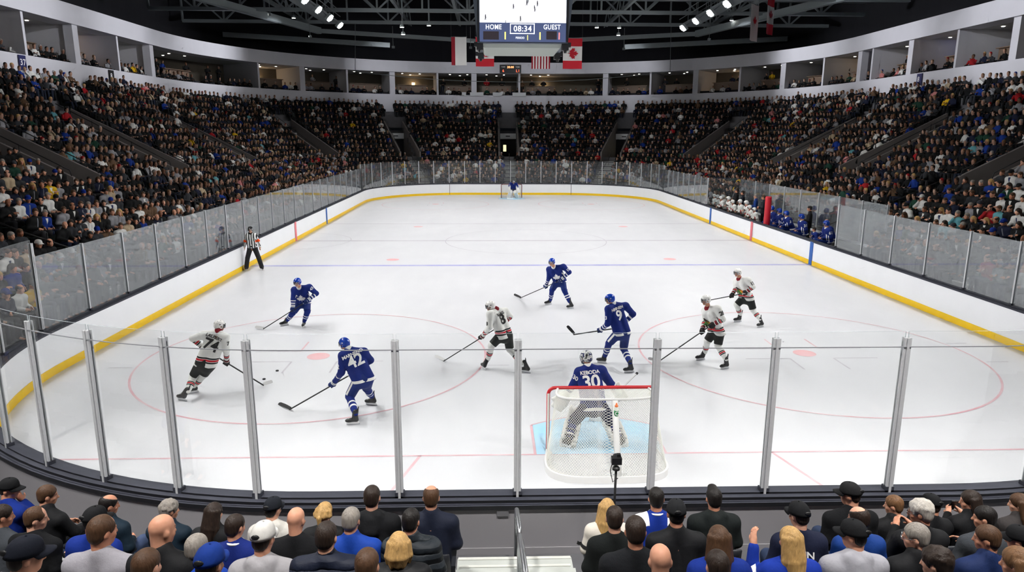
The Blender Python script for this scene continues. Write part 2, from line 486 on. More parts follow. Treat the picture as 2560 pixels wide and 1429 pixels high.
WHITE = C(236, 236, 232); JWHITE = C(228, 229, 226); JBLUE = C(6, 33, 112); JPANT = C(8, 38, 108); BLACK = C(18, 19, 22); RED = C(190, 22, 38); DKRED = C(120, 14, 30)
SW = [(.60, .645, BLACK), (.655, .72, RED), (.73, .775, BLACK)]
HW_ = [(.10, .135, BLACK), (.145, .19, RED), (.20, .235, BLACK)]
KW = [(.42, .48, BLACK), (.50, .585, RED), (.605, .665, BLACK)]
M_JW = banded('white_jersey', JWHITE, {'sl': SW, 'to': HW_, 'nk': [(-1, .02, DKRED)]})
M_JB = banded('blue_jersey', JBLUE, {'sl': [(.60, .65, WHITE), (.74, .80, WHITE)], 'to': [(.015, .075, WHITE)], 'nk': [(-1, .015, WHITE)]})
M_SW = banded('white_sock', JWHITE, {'sk': KW}); M_SB = banded('blue_sock', JBLUE, {'sk': [(.40, .47, WHITE), (.60, .67, WHITE)]})
M_PW = banded('black_hockey_pants', C(24, 27, 27), {}, .6); M_PB = banded('blue_hockey_pants', JPANT, {'st': [(-1, .028, WHITE)]}, .6)
M_REF = banded('striped_referee_shirt', C(238, 238, 238), {'rx': [(-.9, -.5, BLACK), (.1, .5, BLACK)], 'sl': [(.40, .60, C(240, 80, 20))], 'nk': [(-1, .03, BLACK)]})
def mat_helmet(name, c, dots):
    x = NT(name); x.setp(rough=.25, spec=.5); at = x.attr('hl'); sp = x.n('ShaderNodeSeparateXYZ'); x.l(at.outputs['Vector'], sp.inputs[0])
    a = x.math('ABSOLUTE', sp.outputs[0]); y, z = sp.outputs[1], sp.outputs[2]
    col = c
    for cx, cyy, cz, r, cc in dots:
        d = x.math('ADD', x.math('ADD', x.math('POWER', x.math('SUBTRACT', a, cx), 2.), x.math('MULTIPLY', x.math('POWER', x.math('SUBTRACT', y, cyy), 2.), .35)), x.math('POWER', x.math('SUBTRACT', z, cz), 2.))
        col = x.mix(x.math('LESS_THAN', d, r*r), col, cc)
    x.color(col); return x.m
def mat_mask():
    x = NT('painted_mask'); x.setp(rough=.3, spec=.5); n = x.noise(13., 2., rough=.6)
    x.color(x.ramp(n, [(0., C(22, 30, 84)), (.42, C(60, 66, 80)), (.47, C(222, 224, 222)), (.58, C(120, 130, 120)), (.63, C(30, 34, 40))], True).outputs[0]); return x.m
_d = lambda v, st: [(.035, .075, .105, .008, v), (.04, .0, .135, .008, v), (.04, -.07, .12, .008, v), (.085, .01, .075, .007, v), (.0, -.115, .07, .015, st), (.1, -.03, .045, .011, st), (.0, .12, .07, .012, st)]
M_HW = mat_helmet('white_helmet', C(238, 238, 236), _d(C(60, 60, 64), C(40, 40, 44))); M_HB = mat_helmet('blue_helmet', C(14, 62, 170), _d(C(6, 20, 60), C(230, 232, 238))); M_MASK = mat_mask(); M_HK = mat_helmet('black_helmet', C(20, 20, 22), _d(C(60, 60, 62), C(235, 235, 235)))
M_GW = banded('black_red_glove', C(26, 22, 24), {'gl': [(-.075, -.02, DKRED), (-.02, -.005, WHITE)]}, .6); M_GB = banded('blue_glove', C(14, 40, 100), {'gl': [(-.075, -.045, WHITE), (-.03, -.005, WHITE)]}, .6); M_GK = banded('black_glove', C(24, 24, 28), {}, .6)
M_BOOT = plain('skate_boot', C(28, 29, 32), .4, noise=.5, nscale=25.); M_LACE = plain('skate_lace', C(205, 205, 205), .8); M_HOLD = plain('blade_holder', C(236, 237, 240), .35); M_STEEL = plain('steel', C(190, 195, 200), .25, metal=1.)
M_STICK = plain('stick_shaft', C(30, 31, 34), .4, noise=.35, nscale=12.); M_TAPEW = plain('white_tape', C(205, 205, 205), .8); M_TAPEK = plain('black_tape', C(30, 30, 33), .75)
M_NUMW = plain('white_lettering', C(240, 240, 240), .7); M_NUMK = plain('black_lettering', C(20, 20, 22), .7); M_EYE = plain('dark_trim', C(22, 22, 24), .5)
M_GRN = plain('green_patch', C(70, 120, 50), .8); M_YEL = plain('yellow_patch', C(225, 180, 40), .8); M_REDP = plain('red_patch', C(180, 30, 35), .8); M_CHAR = plain('dark_patch', C(40, 30, 28), .8); M_ORN = plain('orange_patch', C(215, 105, 40), .8)
def mat_clear(name, tint, haze, ior=1.5, rough=.03, haze_c=C(225, 228, 232), fres=1.):
    """clear acrylic: passes light straight through, reflects by Fresnel, and mixes in a little pale diffuse haze"""
    x = NT(name); x.t.nodes.remove(x.b)
    tr = x.n('ShaderNodeBsdfTransparent'); tr.inputs[0].default_value = tint
    gl = x.n('ShaderNodeBsdfGlossy'); gl.inputs['Roughness'].default_value = rough; gl.inputs[0].default_value = (1, 1, 1, 1)
    fr = x.n('ShaderNodeFresnel'); fr.inputs[0].default_value = ior
    m = x.n('ShaderNodeMixShader'); x.l(x.math('MULTIPLY', fr.outputs[0], fres), m.inputs[0]); x.l(tr.outputs[0], m.inputs[1]); x.l(gl.outputs[0], m.inputs[2])
    last = m
    if haze:
        df = x.n('ShaderNodeBsdfDiffuse'); df.inputs[0].default_value = haze_c
        m2 = x.n('ShaderNodeMixShader'); n = x.noise(1.2, 3.)
        x.l(x.math('MULTIPLY', x.math('ADD', x.math('MULTIPLY', n, .6), .7), haze), m2.inputs[0]); x.l(m.outputs[0], m2.inputs[1]); x.l(df.outputs[0], m2.inputs[2]); last = m2
    x.l(last.outputs[0], x.out.inputs[0]); return x.m
M_VISOR = mat_clear('visor', (.9, .93, .96, 1), .06)

# ------------------------------------------------------------------ figure parts
def addmesh(name, V, F, mats, parent, loc=None, col=None, smooth=True, attrs=(), vattrs=()):
    if loc is not None: V = V-np.asarray(loc)
    me = mesh_np(name, V, F, mats if isinstance(mats, (list, tuple)) else [mats], smooth=smooth)
    for n, a in attrs: attr_f(me, n, a)
    for n, a in vattrs: attr_v(me, n, a)
    o = bpy.data.objects.new(name, me); link(o, parent)
    if col is not None: o.color = col
    return o
def torso_frame(J):
    hm = (J['hpL']+J['hpR'])/2; up = unit(J['neck']-hm); r = J['shR']-J['shL']; r = unit(r-up*(r@up)); f = np.cross(up, r)
    return hm, up, r, f, np.linalg.norm(J['neck']-hm)
def top_field(J, s, h, bulk=1., pad=0., hem=.02, sleeve=1., hood=False, collar=False, extra=None):
    hm, up, r, f, L = torso_frame(J)
    pts = [J[k] for k in ('shL', 'shR', 'elL', 'elR', 'wrL', 'wrR', 'neck', 'hpL', 'hpR')]
    lo, hi = bounds(pts, .26*s); F = Field(lo, hi, h)
    b = bulk*s; k = .06*s
    sw = np.linalg.norm(J['shR']-J['shL'])/2
    for q in (-1, 1):
        sh = J['shR'] if q > 0 else J['shL']; hp = J['hpR'] if q > 0 else J['hpL']
        F.cone(hm+up*L*.78+r*q*min(.1*s, sw*.6)+f*.005*s, hm+r*q*(.1 if pad else .075)*s-up*.12*s, .118*b, (.134 if pad else .128)*b, k=k)
        F.cone(sh, J['neck']-up*.02*s, .078*b+pad, .06*b, k=k); F.cone(J['neck']*.55+sh*.45+up*.0*s, J['neck']+up*.035*s-f*.01*s, .062*b, .058*s, k=k*.7)
        el, wr = (J['elR'], J['wrR']) if q > 0 else (J['elL'], J['wrL'])
        F.cone(sh, el, .076*b+pad*.8, .064*b+pad*.4, k=.045*s)
        e = el+(wr-el)*sleeve
        F.cone(el, e, .064*b+pad*.4, (.064+(.045-.064)*sleeve)*b+pad*.25, k=.03*s)
    if collar: F.cone(J['neck']-up*.03*s, J['neck']+up*.05*s, .08*s, .075*s, k=.02*s)
    if hood:
        for q in (-1, 0, 1): F.cone(J['neck']-f*(.07 if q else .1)*s+r*q*.07*s+up*(.02 if q else -.01)*s, J['neck']-f*.12*s-up*.12*s+r*q*.04*s, .045*s, .04*s, k=.05*s)
        for q in (-1, 1): F.cone(J['neck']-f*.06*s+r*q*.075*s+up*.01*s, J['neck']+f*.07*s+r*q*.05*s-up*.04*s, .04*s, .03*s, k=.03*s)
    if extra: extra(F)
    hn = unit(up*.35+V3(0, 0, .65)) if hem < .1 and up[2] > .5 else up
    F.cut(hm-hn*hem, -hn)
    return F
def top_attrs(V, J, s, hem=.02):
    hm, up, r, f, L = torso_frame(J)
    hn = unit(up*.35+V3(0, 0, .65)) if hem < .1 and up[2] > .5 else up; to = (V-hm)@hn+hem; sl = np.full(len(V), -1.)
    ts, td = seg_t(V, hm-up*.1, hm+up*L*.8)
    for sh, el, wr in (('shL', 'elL', 'wrL'), ('shR', 'elR', 'wrR')):
        a, da = seg_t(V, J[sh], J[el]); b, db = seg_t(V, J[el], J[wr]); la = np.linalg.norm(J[el]-J[sh]); lb = np.linalg.norm(J[wr]-J[el])
        t = np.where(da < db, np.clip(a, -.5, 1)*la, la+np.clip(b, 0, 1.2)*lb)/(la+lb); d = np.minimum(da, db)
        arm = d-.075*s < td-.13*s; arm &= t > .3
        sl = np.where(arm, t, sl)
    to = np.where(sl > .3, 9, to)
    nk = np.linalg.norm(V-(J['neck']+up*.02*s), axis=1)-.075*s
    nk = np.where((V-J['neck'])@up > -.03*s, nk, 9)
    return [('sl', sl), ('to', to), ('nk', nk)]
def bvh_of(V, F): return BVHTree.FromPolygons([tuple(v) for v in V], [tuple(map(int, f)) for f in F])
def decal(name, raw, frame, bvh, mat, parent, loc, off=.007, flip=False):
    """lays a flat outline onto a surface: frame = origin in front of the surface, x axis, y axis; z points back to the viewer of the mark"""
    loc = loc if loc is not None else None
    V, F = raw; o, x, y = frame; x = unit(x); y = unit(y-x*(y@x)); n = np.cross(x, y)
    out = []; last = None
    for v in V:
        p = o+x*v[0]+y*v[1]
        hit, nn, i, d = bvh.ray_cast(Vector(p), Vector(-n), .5)
        q = np.array(hit)+n*off if hit is not None else None
        out.append(q)
    good = [q for q in out if q is not None]
    if len(good) < len(out)*.3: return None
    dep = np.median([(q-o)@n for q in good])
    out = [q if q is not None and abs((q-o)@n-dep) < .12 else o+x*v[0]+y*v[1]+n*(dep) for q, v in zip(out, V)]
    return addmesh(name, np.array(out), F, mat, parent, loc, smooth=True)
def skate(parent, heel, toe, an, loc, s=1.):
    a = unit(toe-heel); a[2] = 0; a = unit(a); mid = (heel+toe)/2; mid[2] = 0; x = np.array([a[1], -a[0], 0]); z = V3(0, 0, 1)
    P = lambda u, v, w: mid+a*u*s+x*v*s+z*w*s
    lean = an-P(-.06, 0, .15)
    lean = np.clip(lean, -.09, .09)
    F = Field(*bounds([P(-.16, 0, 0), P(.17, 0, 0), an+z*.12, P(0, 0, .3)], .1), .014)
    F.cone(P(-.075, 0, .105), P(.09, 0, .095), .042*s, .04*s, k=.02); F.cone(P(.06, 0, .1), P(.125, 0, .092), .042*s, .034*s, k=.02)
    F.cone(P(-.075, 0, .11), P(-.06, 0, .2)+lean, .045*s, .05*s, k=.02); F.cone(P(-.02, 0, .13), P(-.04, 0, .19)+lean*.8, .04*s, .045*s, k=.02)
    F.cone(P(-.1, 0, .19)+lean, P(-.125, 0, .285)+lean*1.3, .02*s, .012*s, k=.02)
    V, Q = F.mesh(); o = addmesh('skate', V, Q, M_BOOT, parent, loc)
    b = MB(); b.mat(0)
    b.add([P(-.11, -.014, .07), P(.11, -.014, .062), P(.135, -.014, .045), P(.11, -.012, .02), P(-.12, -.012, .02), P(-.13, -.014, .05), P(-.11, .014, .07), P(.11, .014, .062), P(.135, .014, .045), P(.11, .012, .02), P(-.12, .012, .02), P(-.13, .014, .05)],
          [(0, 1, 2, 3, 4, 5), (11, 10, 9, 8, 7, 6)]+[(i, (i+1) % 6+0, (i+1) % 6+6, i+6) for i in range(6)])
    b.mat(1).box(P(-.005, 0, .011), (.004*s, .27*s, .022*s), (x, a, z))
    b.build('blade', [M_HOLD, M_STEEL], o, off=loc)
    lc = MB()
    for i in range(4): lc.box(P(.075-.035*i, 0, .137+.012*i+.004*i*i)+lean*(.1*i), (.05*s, .012*s, .012*s), (x, unit(a-z*.6), np.cross(x, unit(a-z*.6))))
    l = lc.build('laces', M_LACE, o, off=loc); l['label'] = 'pale skate laces'
    return o
def helmet(parent, c, A, loc, s, mat, visor=True, cage=False):
    P = lambda x, y, z: c+s*(A.T@np.array([x, y, z]))
    F = Field(c-.2*s, c+.2*s, .011*s)
    F.ell(P(0, -.008, .045), V3(.1, .124, .1)*s, A, k=.01)
    F.ell(P(0, -.05, -.005), V3(.093, .08, .075)*s, A, k=.02)
    for q in (-1, 1): F.ell(P(q*.085, -.005, -.012), V3(.02, .045, .05)*s, A, k=.015)
    F.ell(P(0, .1, -.055), V3(.082, .13, .1)*s, A, k=.012, sub=True)
    F.ell(P(0, .0, .02), V3(.08, .1, .09)*s, A, k=0, sub=True)
    for q in (-1, 1): F.ell(P(q*.1, .0, -.015), V3(.03, .022, .026)*s, A, k=.006, sub=True)
    V, Q = F.mesh(); o = addmesh('helmet', V, Q, mat, parent, loc, vattrs=[('hl', (V-c)@A.T/s)])
    t = MB()
    for q in (-1, 1): t.tube([P(q*.082, .03, .0), P(q*.07, .045, -.06), P(q*.03, .06, -.112), P(0, .063, -.122)], .006*s, 5)
    t.build('chin_strap', M_TAPEW, o, smooth=True, off=loc)
    if visor:
        vs = []; fs = []; n = 12
        for i in range(n+1):
            a = math.radians(20+140*i/n)
            for w, (z, rr) in enumerate(((.052, 1.0), (-.04, 1.02))): vs.append(P(.108*math.cos(a)*rr, .128*math.sin(a)*rr, z))
        nv = len(vs)
        vs += [v-A.T@np.array([0, .004*s, 0]) for v in vs]
        for i in range(n):
            a = 2*i; fs += [(a, a+1, a+3, a+2), (a+nv, a+2+nv, a+3+nv, a+1+nv), (a, a+2, a+2+nv, a+nv), (a+1, a+1+nv, a+3+nv, a+3)]
        b = MB(); b.add(vs, fs); b.build('visor', M_VISOR, o, smooth=True, off=loc)
    if cage:
        b = MB()
        for i in range(6):
            a = math.radians(38+104*i/5); b.tube([P(.1*math.cos(a), .115*math.sin(a), .06), P(.1*math.cos(a), .135*math.sin(a), 0), P(.085*math.cos(a), .13*math.sin(a), -.06), P(.05*math.cos(a), .11*math.sin(a), -.11)], .004*s, 5)
        for z, rr in ((.03, 1.0), (.0, 1.03), (-.04, .98), (-.08, .8)):
            b.tube([P(.1*rr*math.cos(math.radians(20+140*i/10)), .135*rr*math.sin(math.radians(20+140*i/10)), z) for i in range(11)], .004*s, 5)
        b.build('cage', M_STEEL, o, smooth=True, off=loc)
        F = Field(c-.2*s, c+.2*s, .012*s); F.ell(P(0, .04, -.09), V3(.062, .085, .045)*s, A); F.ell(P(0, .03, -.06), V3(.06, .09, .05)*s, A, k=0, sub=True)
        V, Q = F.mesh(); addmesh('chin_guard', V, Q, mat, o, loc, vattrs=[('hl', (V-c)@A.T/s)])
    return o
# ------------------------------------------------------------------ hockey players on the ice
def hockey_stick(butt, heel, tip, label, tape, group=None, goalie=False):
    o = empty('hockey_stick', heel); loc = heel
    d = unit(heel-butt); L = np.linalg.norm(heel-butt)
    side = unit(np.cross(d, V3(0, 0, 1)))
    b = MB(); b.mat(0).bar(butt+d*.14, heel, .032, .024, up=np.cross(side, d)); b.mat(1).bar(butt, butt+d*.14, .036, .03, up=np.cross(side, d))
    b.mat(1).bar(butt-d*.015, butt, .045, .04, up=np.cross(side, d))
    b.build('shaft', [M_STICK, M_TAPEW], o, off=loc)
    a = tip-heel; Lb = np.linalg.norm(a); a = unit(a); n = unit(np.cross(a, d)); up = unit(np.cross(n, a))
    if up@(-d) < 0: up = -up
    vs = []; N = 8
    for i in range(N+1):
        t = i/N; cur = n*.03*t*t*(1 if n[1] > 0 else -1); hh = (.06+.02*math.sin(t*math.pi*.8))*(1 if i < N else .7)
        p = heel+a*Lb*t+cur+up*(.004+.012*max(0, t-.7)/.3*t)
        th = .010*(1-.4*t)
        vs += [p+n*th, p-n*th, p-n*th+up*hh, p+n*th+up*hh]
    fs = [(0, 1, 2, 3), (4*N+3, 4*N+2, 4*N+1, 4*N)]
    for i in range(N):
        for k in range(4): fs.append((4*i+k, 4*i+4+k, 4*i+4+(k+1) % 4, 4*i+(k+1) % 4))
    q = MB(); q.add(vs, fs); q.f = [f for f in q.f]
    bl = q.build('blade', tape, o, off=loc)
    bm = bmesh.new(); bm.from_mesh(bl.data); bmesh.ops.recalc_face_normals(bm, faces=bm.faces); bm.to_mesh(bl.data); bm.free()
    bl['label'] = 'blade wrapped in white tape' if tape is M_TAPEW else 'blade wrapped in black tape'
    return tag(o, label, 'hockey stick', group or 'hockey sticks on the ice')

def leg_fields(J, s, h, pad=1.):
    """pants and socks"""
    hm, up, r, f, L = torso_frame(J)
    F = Field(*bounds([J['hpL'], J['hpR'], J['knL'], J['knR'], hm+up*.15], .24*s), h)
    for q in 'LR':
        hp, kn = J['hp'+q], J['kn'+q]
        F.cone(hm+up*.08*s+(hp-hm)*.4, hp, .11*s*pad, .122*s*pad, k=.05); F.cone(hp, kn, .124*s*pad, .106*s*pad, k=.03)
    F.ell(hm-V3(0, 0, .06), (.17*s*pad, .135*s*pad, .15*s), head_axes(r*0+np.cross(V3(0, 0, 1), r)), k=.06)
    return F
def player(name, o, sc, J2, facing, face, team, num, pname, label, cat='hockey player', stick=None, hands=('L', 'R'), skin=C(205, 150, 122), dY=None, yaw_arm=None, extra=None, arm_num=None, front=None, goalie=False, hair=C(60, 42, 30), slab=None, blade_dy=None):
    px = lambda p: (o[0]+p[0]/sc, o[1]+p[1]/sc)
    J = {}; B = {}
    for k in ('toL', 'heL', 'toR', 'heR'):
        p = J2[k]; B[k] = atz(*px(p), .0)
    Y0 = np.mean([B[k][1] for k in B])
    yL = (B['toL'][1]+B['heL'][1])/2; yR = (B['toR'][1]+B['heR'][1])/2
    zc = (np.array([B['toL'], B['toR']]).mean(0)-CPOS)@FWD
    dY = dY or {}
    for k in ('neck', 'head', 'shL', 'shR', 'elL', 'elR', 'wrL', 'wrR', 'hpL', 'hpR', 'knL', 'knR', 'anL', 'anR'):
        y = Y0+dY.get(k, 0)
        if k == 'anL': y = yL+dY.get(k, 0)
        if k == 'anR': y = yR+dY.get(k, 0)
        J[k] = aty(*px(J2[k]), y)
    h0 = (J['hpL']+J['hpR'])/2; lim = .135 if goalie else .105
    for k in ('hpL', 'hpR'): J[k] = h0+(J[k]-h0)*min(1, lim/np.linalg.norm(J[k]-h0))
    s = 1.02
    loc = np.array([(B['toL'][0]+B['toR'][0])/2, (B['toL'][1]+B['toR'][1])/2, 0])
    root = empty(name, loc); tag(root, label, cat, 'players and official on the ice')
    A = head_axes(face)
    st = None
    if stick:
        butt = aty(*px(stick[0]), Y0+dY.get('butt', 0))
        if blade_dy is None: heel = atz(*px(stick[1]), .035); tip = atz(*px(stick[2]), .035)
        else: heel = aty(*px(stick[1]), Y0+blade_dy[0]); tip = aty(*px(stick[2]), Y0+blade_dy[1])
        ax = unit(heel-butt)
        pos = {}
        top, low = hands
        pos[top] = butt+ax*.05
        pp = np.array(px(stick[3])); a2 = np.array(px(stick[0])); b2 = np.array(px(stick[1]))
        t = (pp-a2)@(b2-a2)/((b2-a2)@(b2-a2))
        lo, hi = 0., 1.          # perspective-correct place of the lower hand on the shaft
        best = min((np.hypot(*(np.array(proj(butt+(heel-butt)*q)[:2])-pp)), q) for q in np.linspace(.1, .9, 161))[1]
        pos[low] = butt+(heel-butt)*best
        for q in 'LR':
            e = J['el'+q]; c = pos[q]; J['wr'+q] = c+unit(e-c)*.095; J['hd'+q] = c
    hm, up, r, f, L = torso_frame(J)
    J['headc'] = J['head']
    # body: one continuous surface under the clothes
    F = Field(*bounds([J['head'], J['wrL'], J['wrR'], J['anL'], J['anR'], J['hpL'], J['hpR']], .24), .021)
    for q in (-1, 1): F.cone(J['neck']-up*.12+r*q*.08, hm+r*q*.06, .1, .1, k=.06)
    for q in 'LR':
        F.cone(J['sh'+q], J['neck']-up*.05, .05, .05, k=.04); F.cone(J['sh'+q], J['el'+q], .048, .04, k=.03); F.cone(J['el'+q], J['wr'+q], .04, .028, k=.02)
        F.cone(J['hp'+q], J['kn'+q], .08, .055, k=.04); F.cone(J['kn'+q], J['an'+q], .052, .036, k=.03)
        if stick is None and not goalie: add_hand(F, J['wr'+q], V3(0, -.02, -1), V3(.3 if q == 'L' else -.3, -.2, 0), 1.0, .35, left=(q == 'L'))
    add_head(F, J['head'], A, 1.0, J['neck']-up*.04)
    V, Q = F.mesh()
    # finer head is blended in by a second, denser pass around it
    addmesh('body', V, Q, M_SKIN, root, loc, skin, vattrs=[('hl', head_local(V, J['head'], A, 1.0))])
    mj, ms, mp, mg, mh, mn, tape = {'W': (M_JW, M_SW, M_PW, M_GW, M_HW, M_NUMK, M_TAPEW), 'B': (M_JB, M_SB, M_PB, M_GB, M_HB, M_NUMW, M_TAPEK), 'R': (M_REF, None, M_GK, None, M_HK, M_NUMK, None)}[team]
    pad = 0 if team == 'R' else .016
    hem = -.02 if team == 'R' else .055
    F = top_field(J, s, .019, 1.0 if team == 'R' else (1.12 if goalie else 1.05), pad, hem)
    V, Q = F.mesh(); at = top_attrs(V, J, s, hem)
    if team == 'R':
        lat = np.where(at[0][1] > 0, 0, 0)
        w = (V-hm)@r; ph = w/.105
        for sh, el, wr in (('shL', 'elL', 'wrL'), ('shR', 'elR', 'wrR')):
            tt, dd = seg_t(V, J[sh], J[wr]); arm = at[0][1] > .15; near = arm & (np.sign((V-hm)@r) == np.sign((J[sh]-hm)@r))
            d = unit(J[wr]-J[sh]); lt = np.cross(d, f); ph = np.where(near, ((V-J[sh])@lt)/.07+.2, ph)
        at.append(('rx', (ph+.25) % 1.0-.5))
    jo = addmesh('jersey', V, Q, mj, root, loc, attrs=at)
    bv = bvh_of(V, Q)
    if pname:
        bc = J['neck']*.60+hm*.40
        decal('back_number', TXT[num], (bc-f*.35-up*.0, r, up), bv, mn, jo, loc)
        decal('name_lettering', TXT[pname], (J['neck']-up*.115-f*.35, r, up), bv, mn, jo, loc)
    for (t, q, vd, frac, size) in (arm_num or ()):
        sh, el = J['sh'+q], J['el'+q]; c = sh+(el-sh)*frac; vd = unit(np.array(vd, float)); d = unit(sh-el); x = np.cross(d, vd)
        decal('sleeve_number', TXT[t], (c+vd*.25, x, d), bv, mn, jo, loc)
    if front == 'leaf':
        bc = J['neck']*.42+hm*.58
        leaf = poly_raw([(x*.3, y*.28) for x, y in LEAF], .03)
        e = decal('crest', leaf, (bc+f*.4, -r, up), bv, M_NUMW, jo, loc)
        if num == '43': decal('captain_letter', TXT['A'], (J['neck']-up*.19-r*.11*-1+f*.35, -r, up), bv, M_NUMW, jo, loc)
    if front == 'feathers':
        bc = J['neck']*.42+hm*.58
        for nm, m, P in (('dark_plume', M_CHAR, [(-.16, .17), (-.1, .19), (.02, .06), (-.05, .02)]), ('green_plume', M_GRN, [(-.15, .12), (-.05, .04), (.03, -.06), (-.04, -.12), (-.12, 0)]), ('yellow_plume', M_YEL, [(-.07, .1), (.0, .06), (.05, -.03), (-.01, -.05)]), ('orange_patch', M_ORN, [(-.0, .08), (.1, .05), (.12, -.08), (.04, -.12), (.0, -.02)]), ('red_patch', M_REDP, [(.08, .06), (.17, .0), (.16, -.1), (.08, -.14), (.09, -.04)])):
            x = decal('crest', poly_raw(P, .03), (bc+f*.4, -r, up), bv, m, jo, loc, off=.008)
            if x: x['label'] = nm.replace('_', ' ')+' of the chest crest'
    # trousers, socks, skates
    F = leg_fields(J, s, .02, 1.08 if goalie else (1.0 if team != 'R' else .8))
    if team == 'R':
        F = Field(*bounds([J['hpL'], J['hpR'], J['anL'], J['anR'], hm+up*.15], .2), .02)
        for q in 'LR':
            F.cone(hm+up*.1+(J['hp'+q]-hm)*.5, J['hp'+q], .12, .12, k=.05); F.cone(J['hp'+q], J['kn'+q], .115, .098, k=.03); F.cone(J['kn'+q], J['an'+q]+V3(0, 0, .02), .098, .095, k=.02)
    else:
        for q in 'LR':
            hp, kn = J['hp'+q], J['kn'+q]; d = unit(kn-hp); c = hp+(kn-hp)*.84
            F.ell(c+d*.26, (.19, .19, .2), head_axes(np.cross(d, r), d), k=0, sub=True) if False else None
    V, Q = F.mesh()
    st_ = np.full(len(V), 9.)
    for q in 'LR':
        hp, kn = J['hp'+q], J['kn'+q]; d = unit(kn-hp); lat = r if q == 'R' else -r; lat = unit(lat-d*(lat@d)); pe = np.cross(d, lat)
        t, dist = seg_t(V, hp, kn); m = ((V-hp)@lat > .05) & (t > -.1)
        st_ = np.where(m, np.abs((V-hp)@pe), st_)
    if team != 'R':      # pants end in a straight hem just above each knee
        keep = np.ones(len(V), bool)
        for q in 'LR':
            hp, kn = J['hp'+q], J['kn'+q]; t, dist = seg_t(V, hp, kn); keep &= ~((t > .9) & (dist < .17))
        lim = keep
        for q in 'LR':
            hp, kn = J['hp'+q], J['kn'+q]; d = unit(kn-hp); t, dist = seg_t(V, hp, kn); m = (t > .9) & (dist < .17); V[m] -= np.outer((t[m]-.9)*np.linalg.norm(kn-hp), d)
    addmesh('trousers' if team == 'R' else 'hockey_pants', V, Q, M_PG if goalie else mp, root, loc, C(18, 18, 20), attrs=[('st', st_)])
    for q in 'LR':
        if team != 'R':
            kn, an = J['kn'+q], J['an'+q]; d = unit(an-kn); fw = unit(np.cross(r, -d)); fw = fw if fw@f > 0 else -fw
            F = Field(*bounds([kn, an, J['hp'+q]*.3+kn*.7], .16), .017)
            F.cone(J['hp'+q]*.25+kn*.75, kn, .085, .092, k=.03); F.cone(kn, kn*.45+an*.55, .088, .08, k=.03); F.cone(kn*.45+an*.55, an-d*.0, .08, .056, k=.02)
            V, Q = F.mesh(); t, _ = seg_t(V, kn, an)
            addmesh('sock', V, Q, ms, root, loc, attrs=[('sk', t)])
            if goalie: leg_pad(root, kn, an, J['hp'+q], fw, r*(1 if q == 'R' else -1), loc)
        skate(root, B['he'+q], B['to'+q], J['an'+q], loc)
    # gloves
    if stick and not goalie:
        for q in 'LR':
            F = Field(*bounds([J['hd'+q], J['wr'+q]+unit(J['wr'+q]-J['hd'+q])*.08], .13), .011)
            add_glove(F, J['wr'+q], J['hd'+q], ax, 1.05); V, Q = F.mesh()
            g = addmesh('glove', V, Q, mg, root, loc, attrs=[('gl', -((V-J['wr'+q])@unit(J['wr'+q]-J['hd'+q])))])
    # hair and helmet
    if team == 'R' or True:
        add_hair(root, J['head'], A, 1.0, 'short', hair, loc, under=True)
    helmet(root, J['head'], A, loc, 1.06 if goalie else 1.0, M_MASK if goalie else mh, visor=not goalie, cage=goalie)
    if stick and not goalie: hockey_stick(butt, heel, tip, slab, tape if num != '43' else M_TAPEW)
    return root, J, B, loc
def leg_pad(root, kn, an, hp, fw, lat, loc, s=1.):
    d = unit(an-kn); fw = unit(fw-d*(fw@d)); x = np.cross(fw, d); R = np.stack([x, d, fw])
    F = Field(*bounds([kn-d*.3, an+d*.15, kn+fw*.2], .22), .018)
    L = np.linalg.norm(an-kn)
    F.rbox((kn+an)/2+fw*.085+lat*.0, (.13, L/2+.02, .035), R, .035, k=.02)
    F.rbox(kn-d*.14+fw*.06+unit(kn-hp)*-.02, (.115, .12, .03), np.stack([x, unit(kn-hp), np.cross(x, unit(kn-hp))]), .03, k=.05)
    F.rbox(an+d*.1+fw*.14, (.11, .07, .03), np.stack([x, unit(d+fw*.9), np.cross(x, unit(d+fw*.9))]), .03, k=.05)
    for q in (-1, 1): F.rbox((kn+an)/2+x*q*.12+fw*.03, (.02, L/2*.8, .06), R, .02, k=.02)
    V, Q = F.mesh(); o = addmesh('leg_pad', V, Q, M_PAD, root, loc)
    b = MB()
    for t in (.15, .45, .75):
        c = kn+(an-kn)*t; b.tube([c+x*.13*math.cos(a)-fw*(.11*math.sin(a)-.02) for a in np.linspace(0, math.pi, 9)], .012, 6)
    b.build('strap', M_EYE, o, smooth=True, off=loc)
M_PG = banded('navy_goalie_pants', C(20, 24, 60), {}, .6)
M_PAD = plain('goalie_pad', C(226, 226, 222), .55, noise=.12, nscale=6., bump=.2)

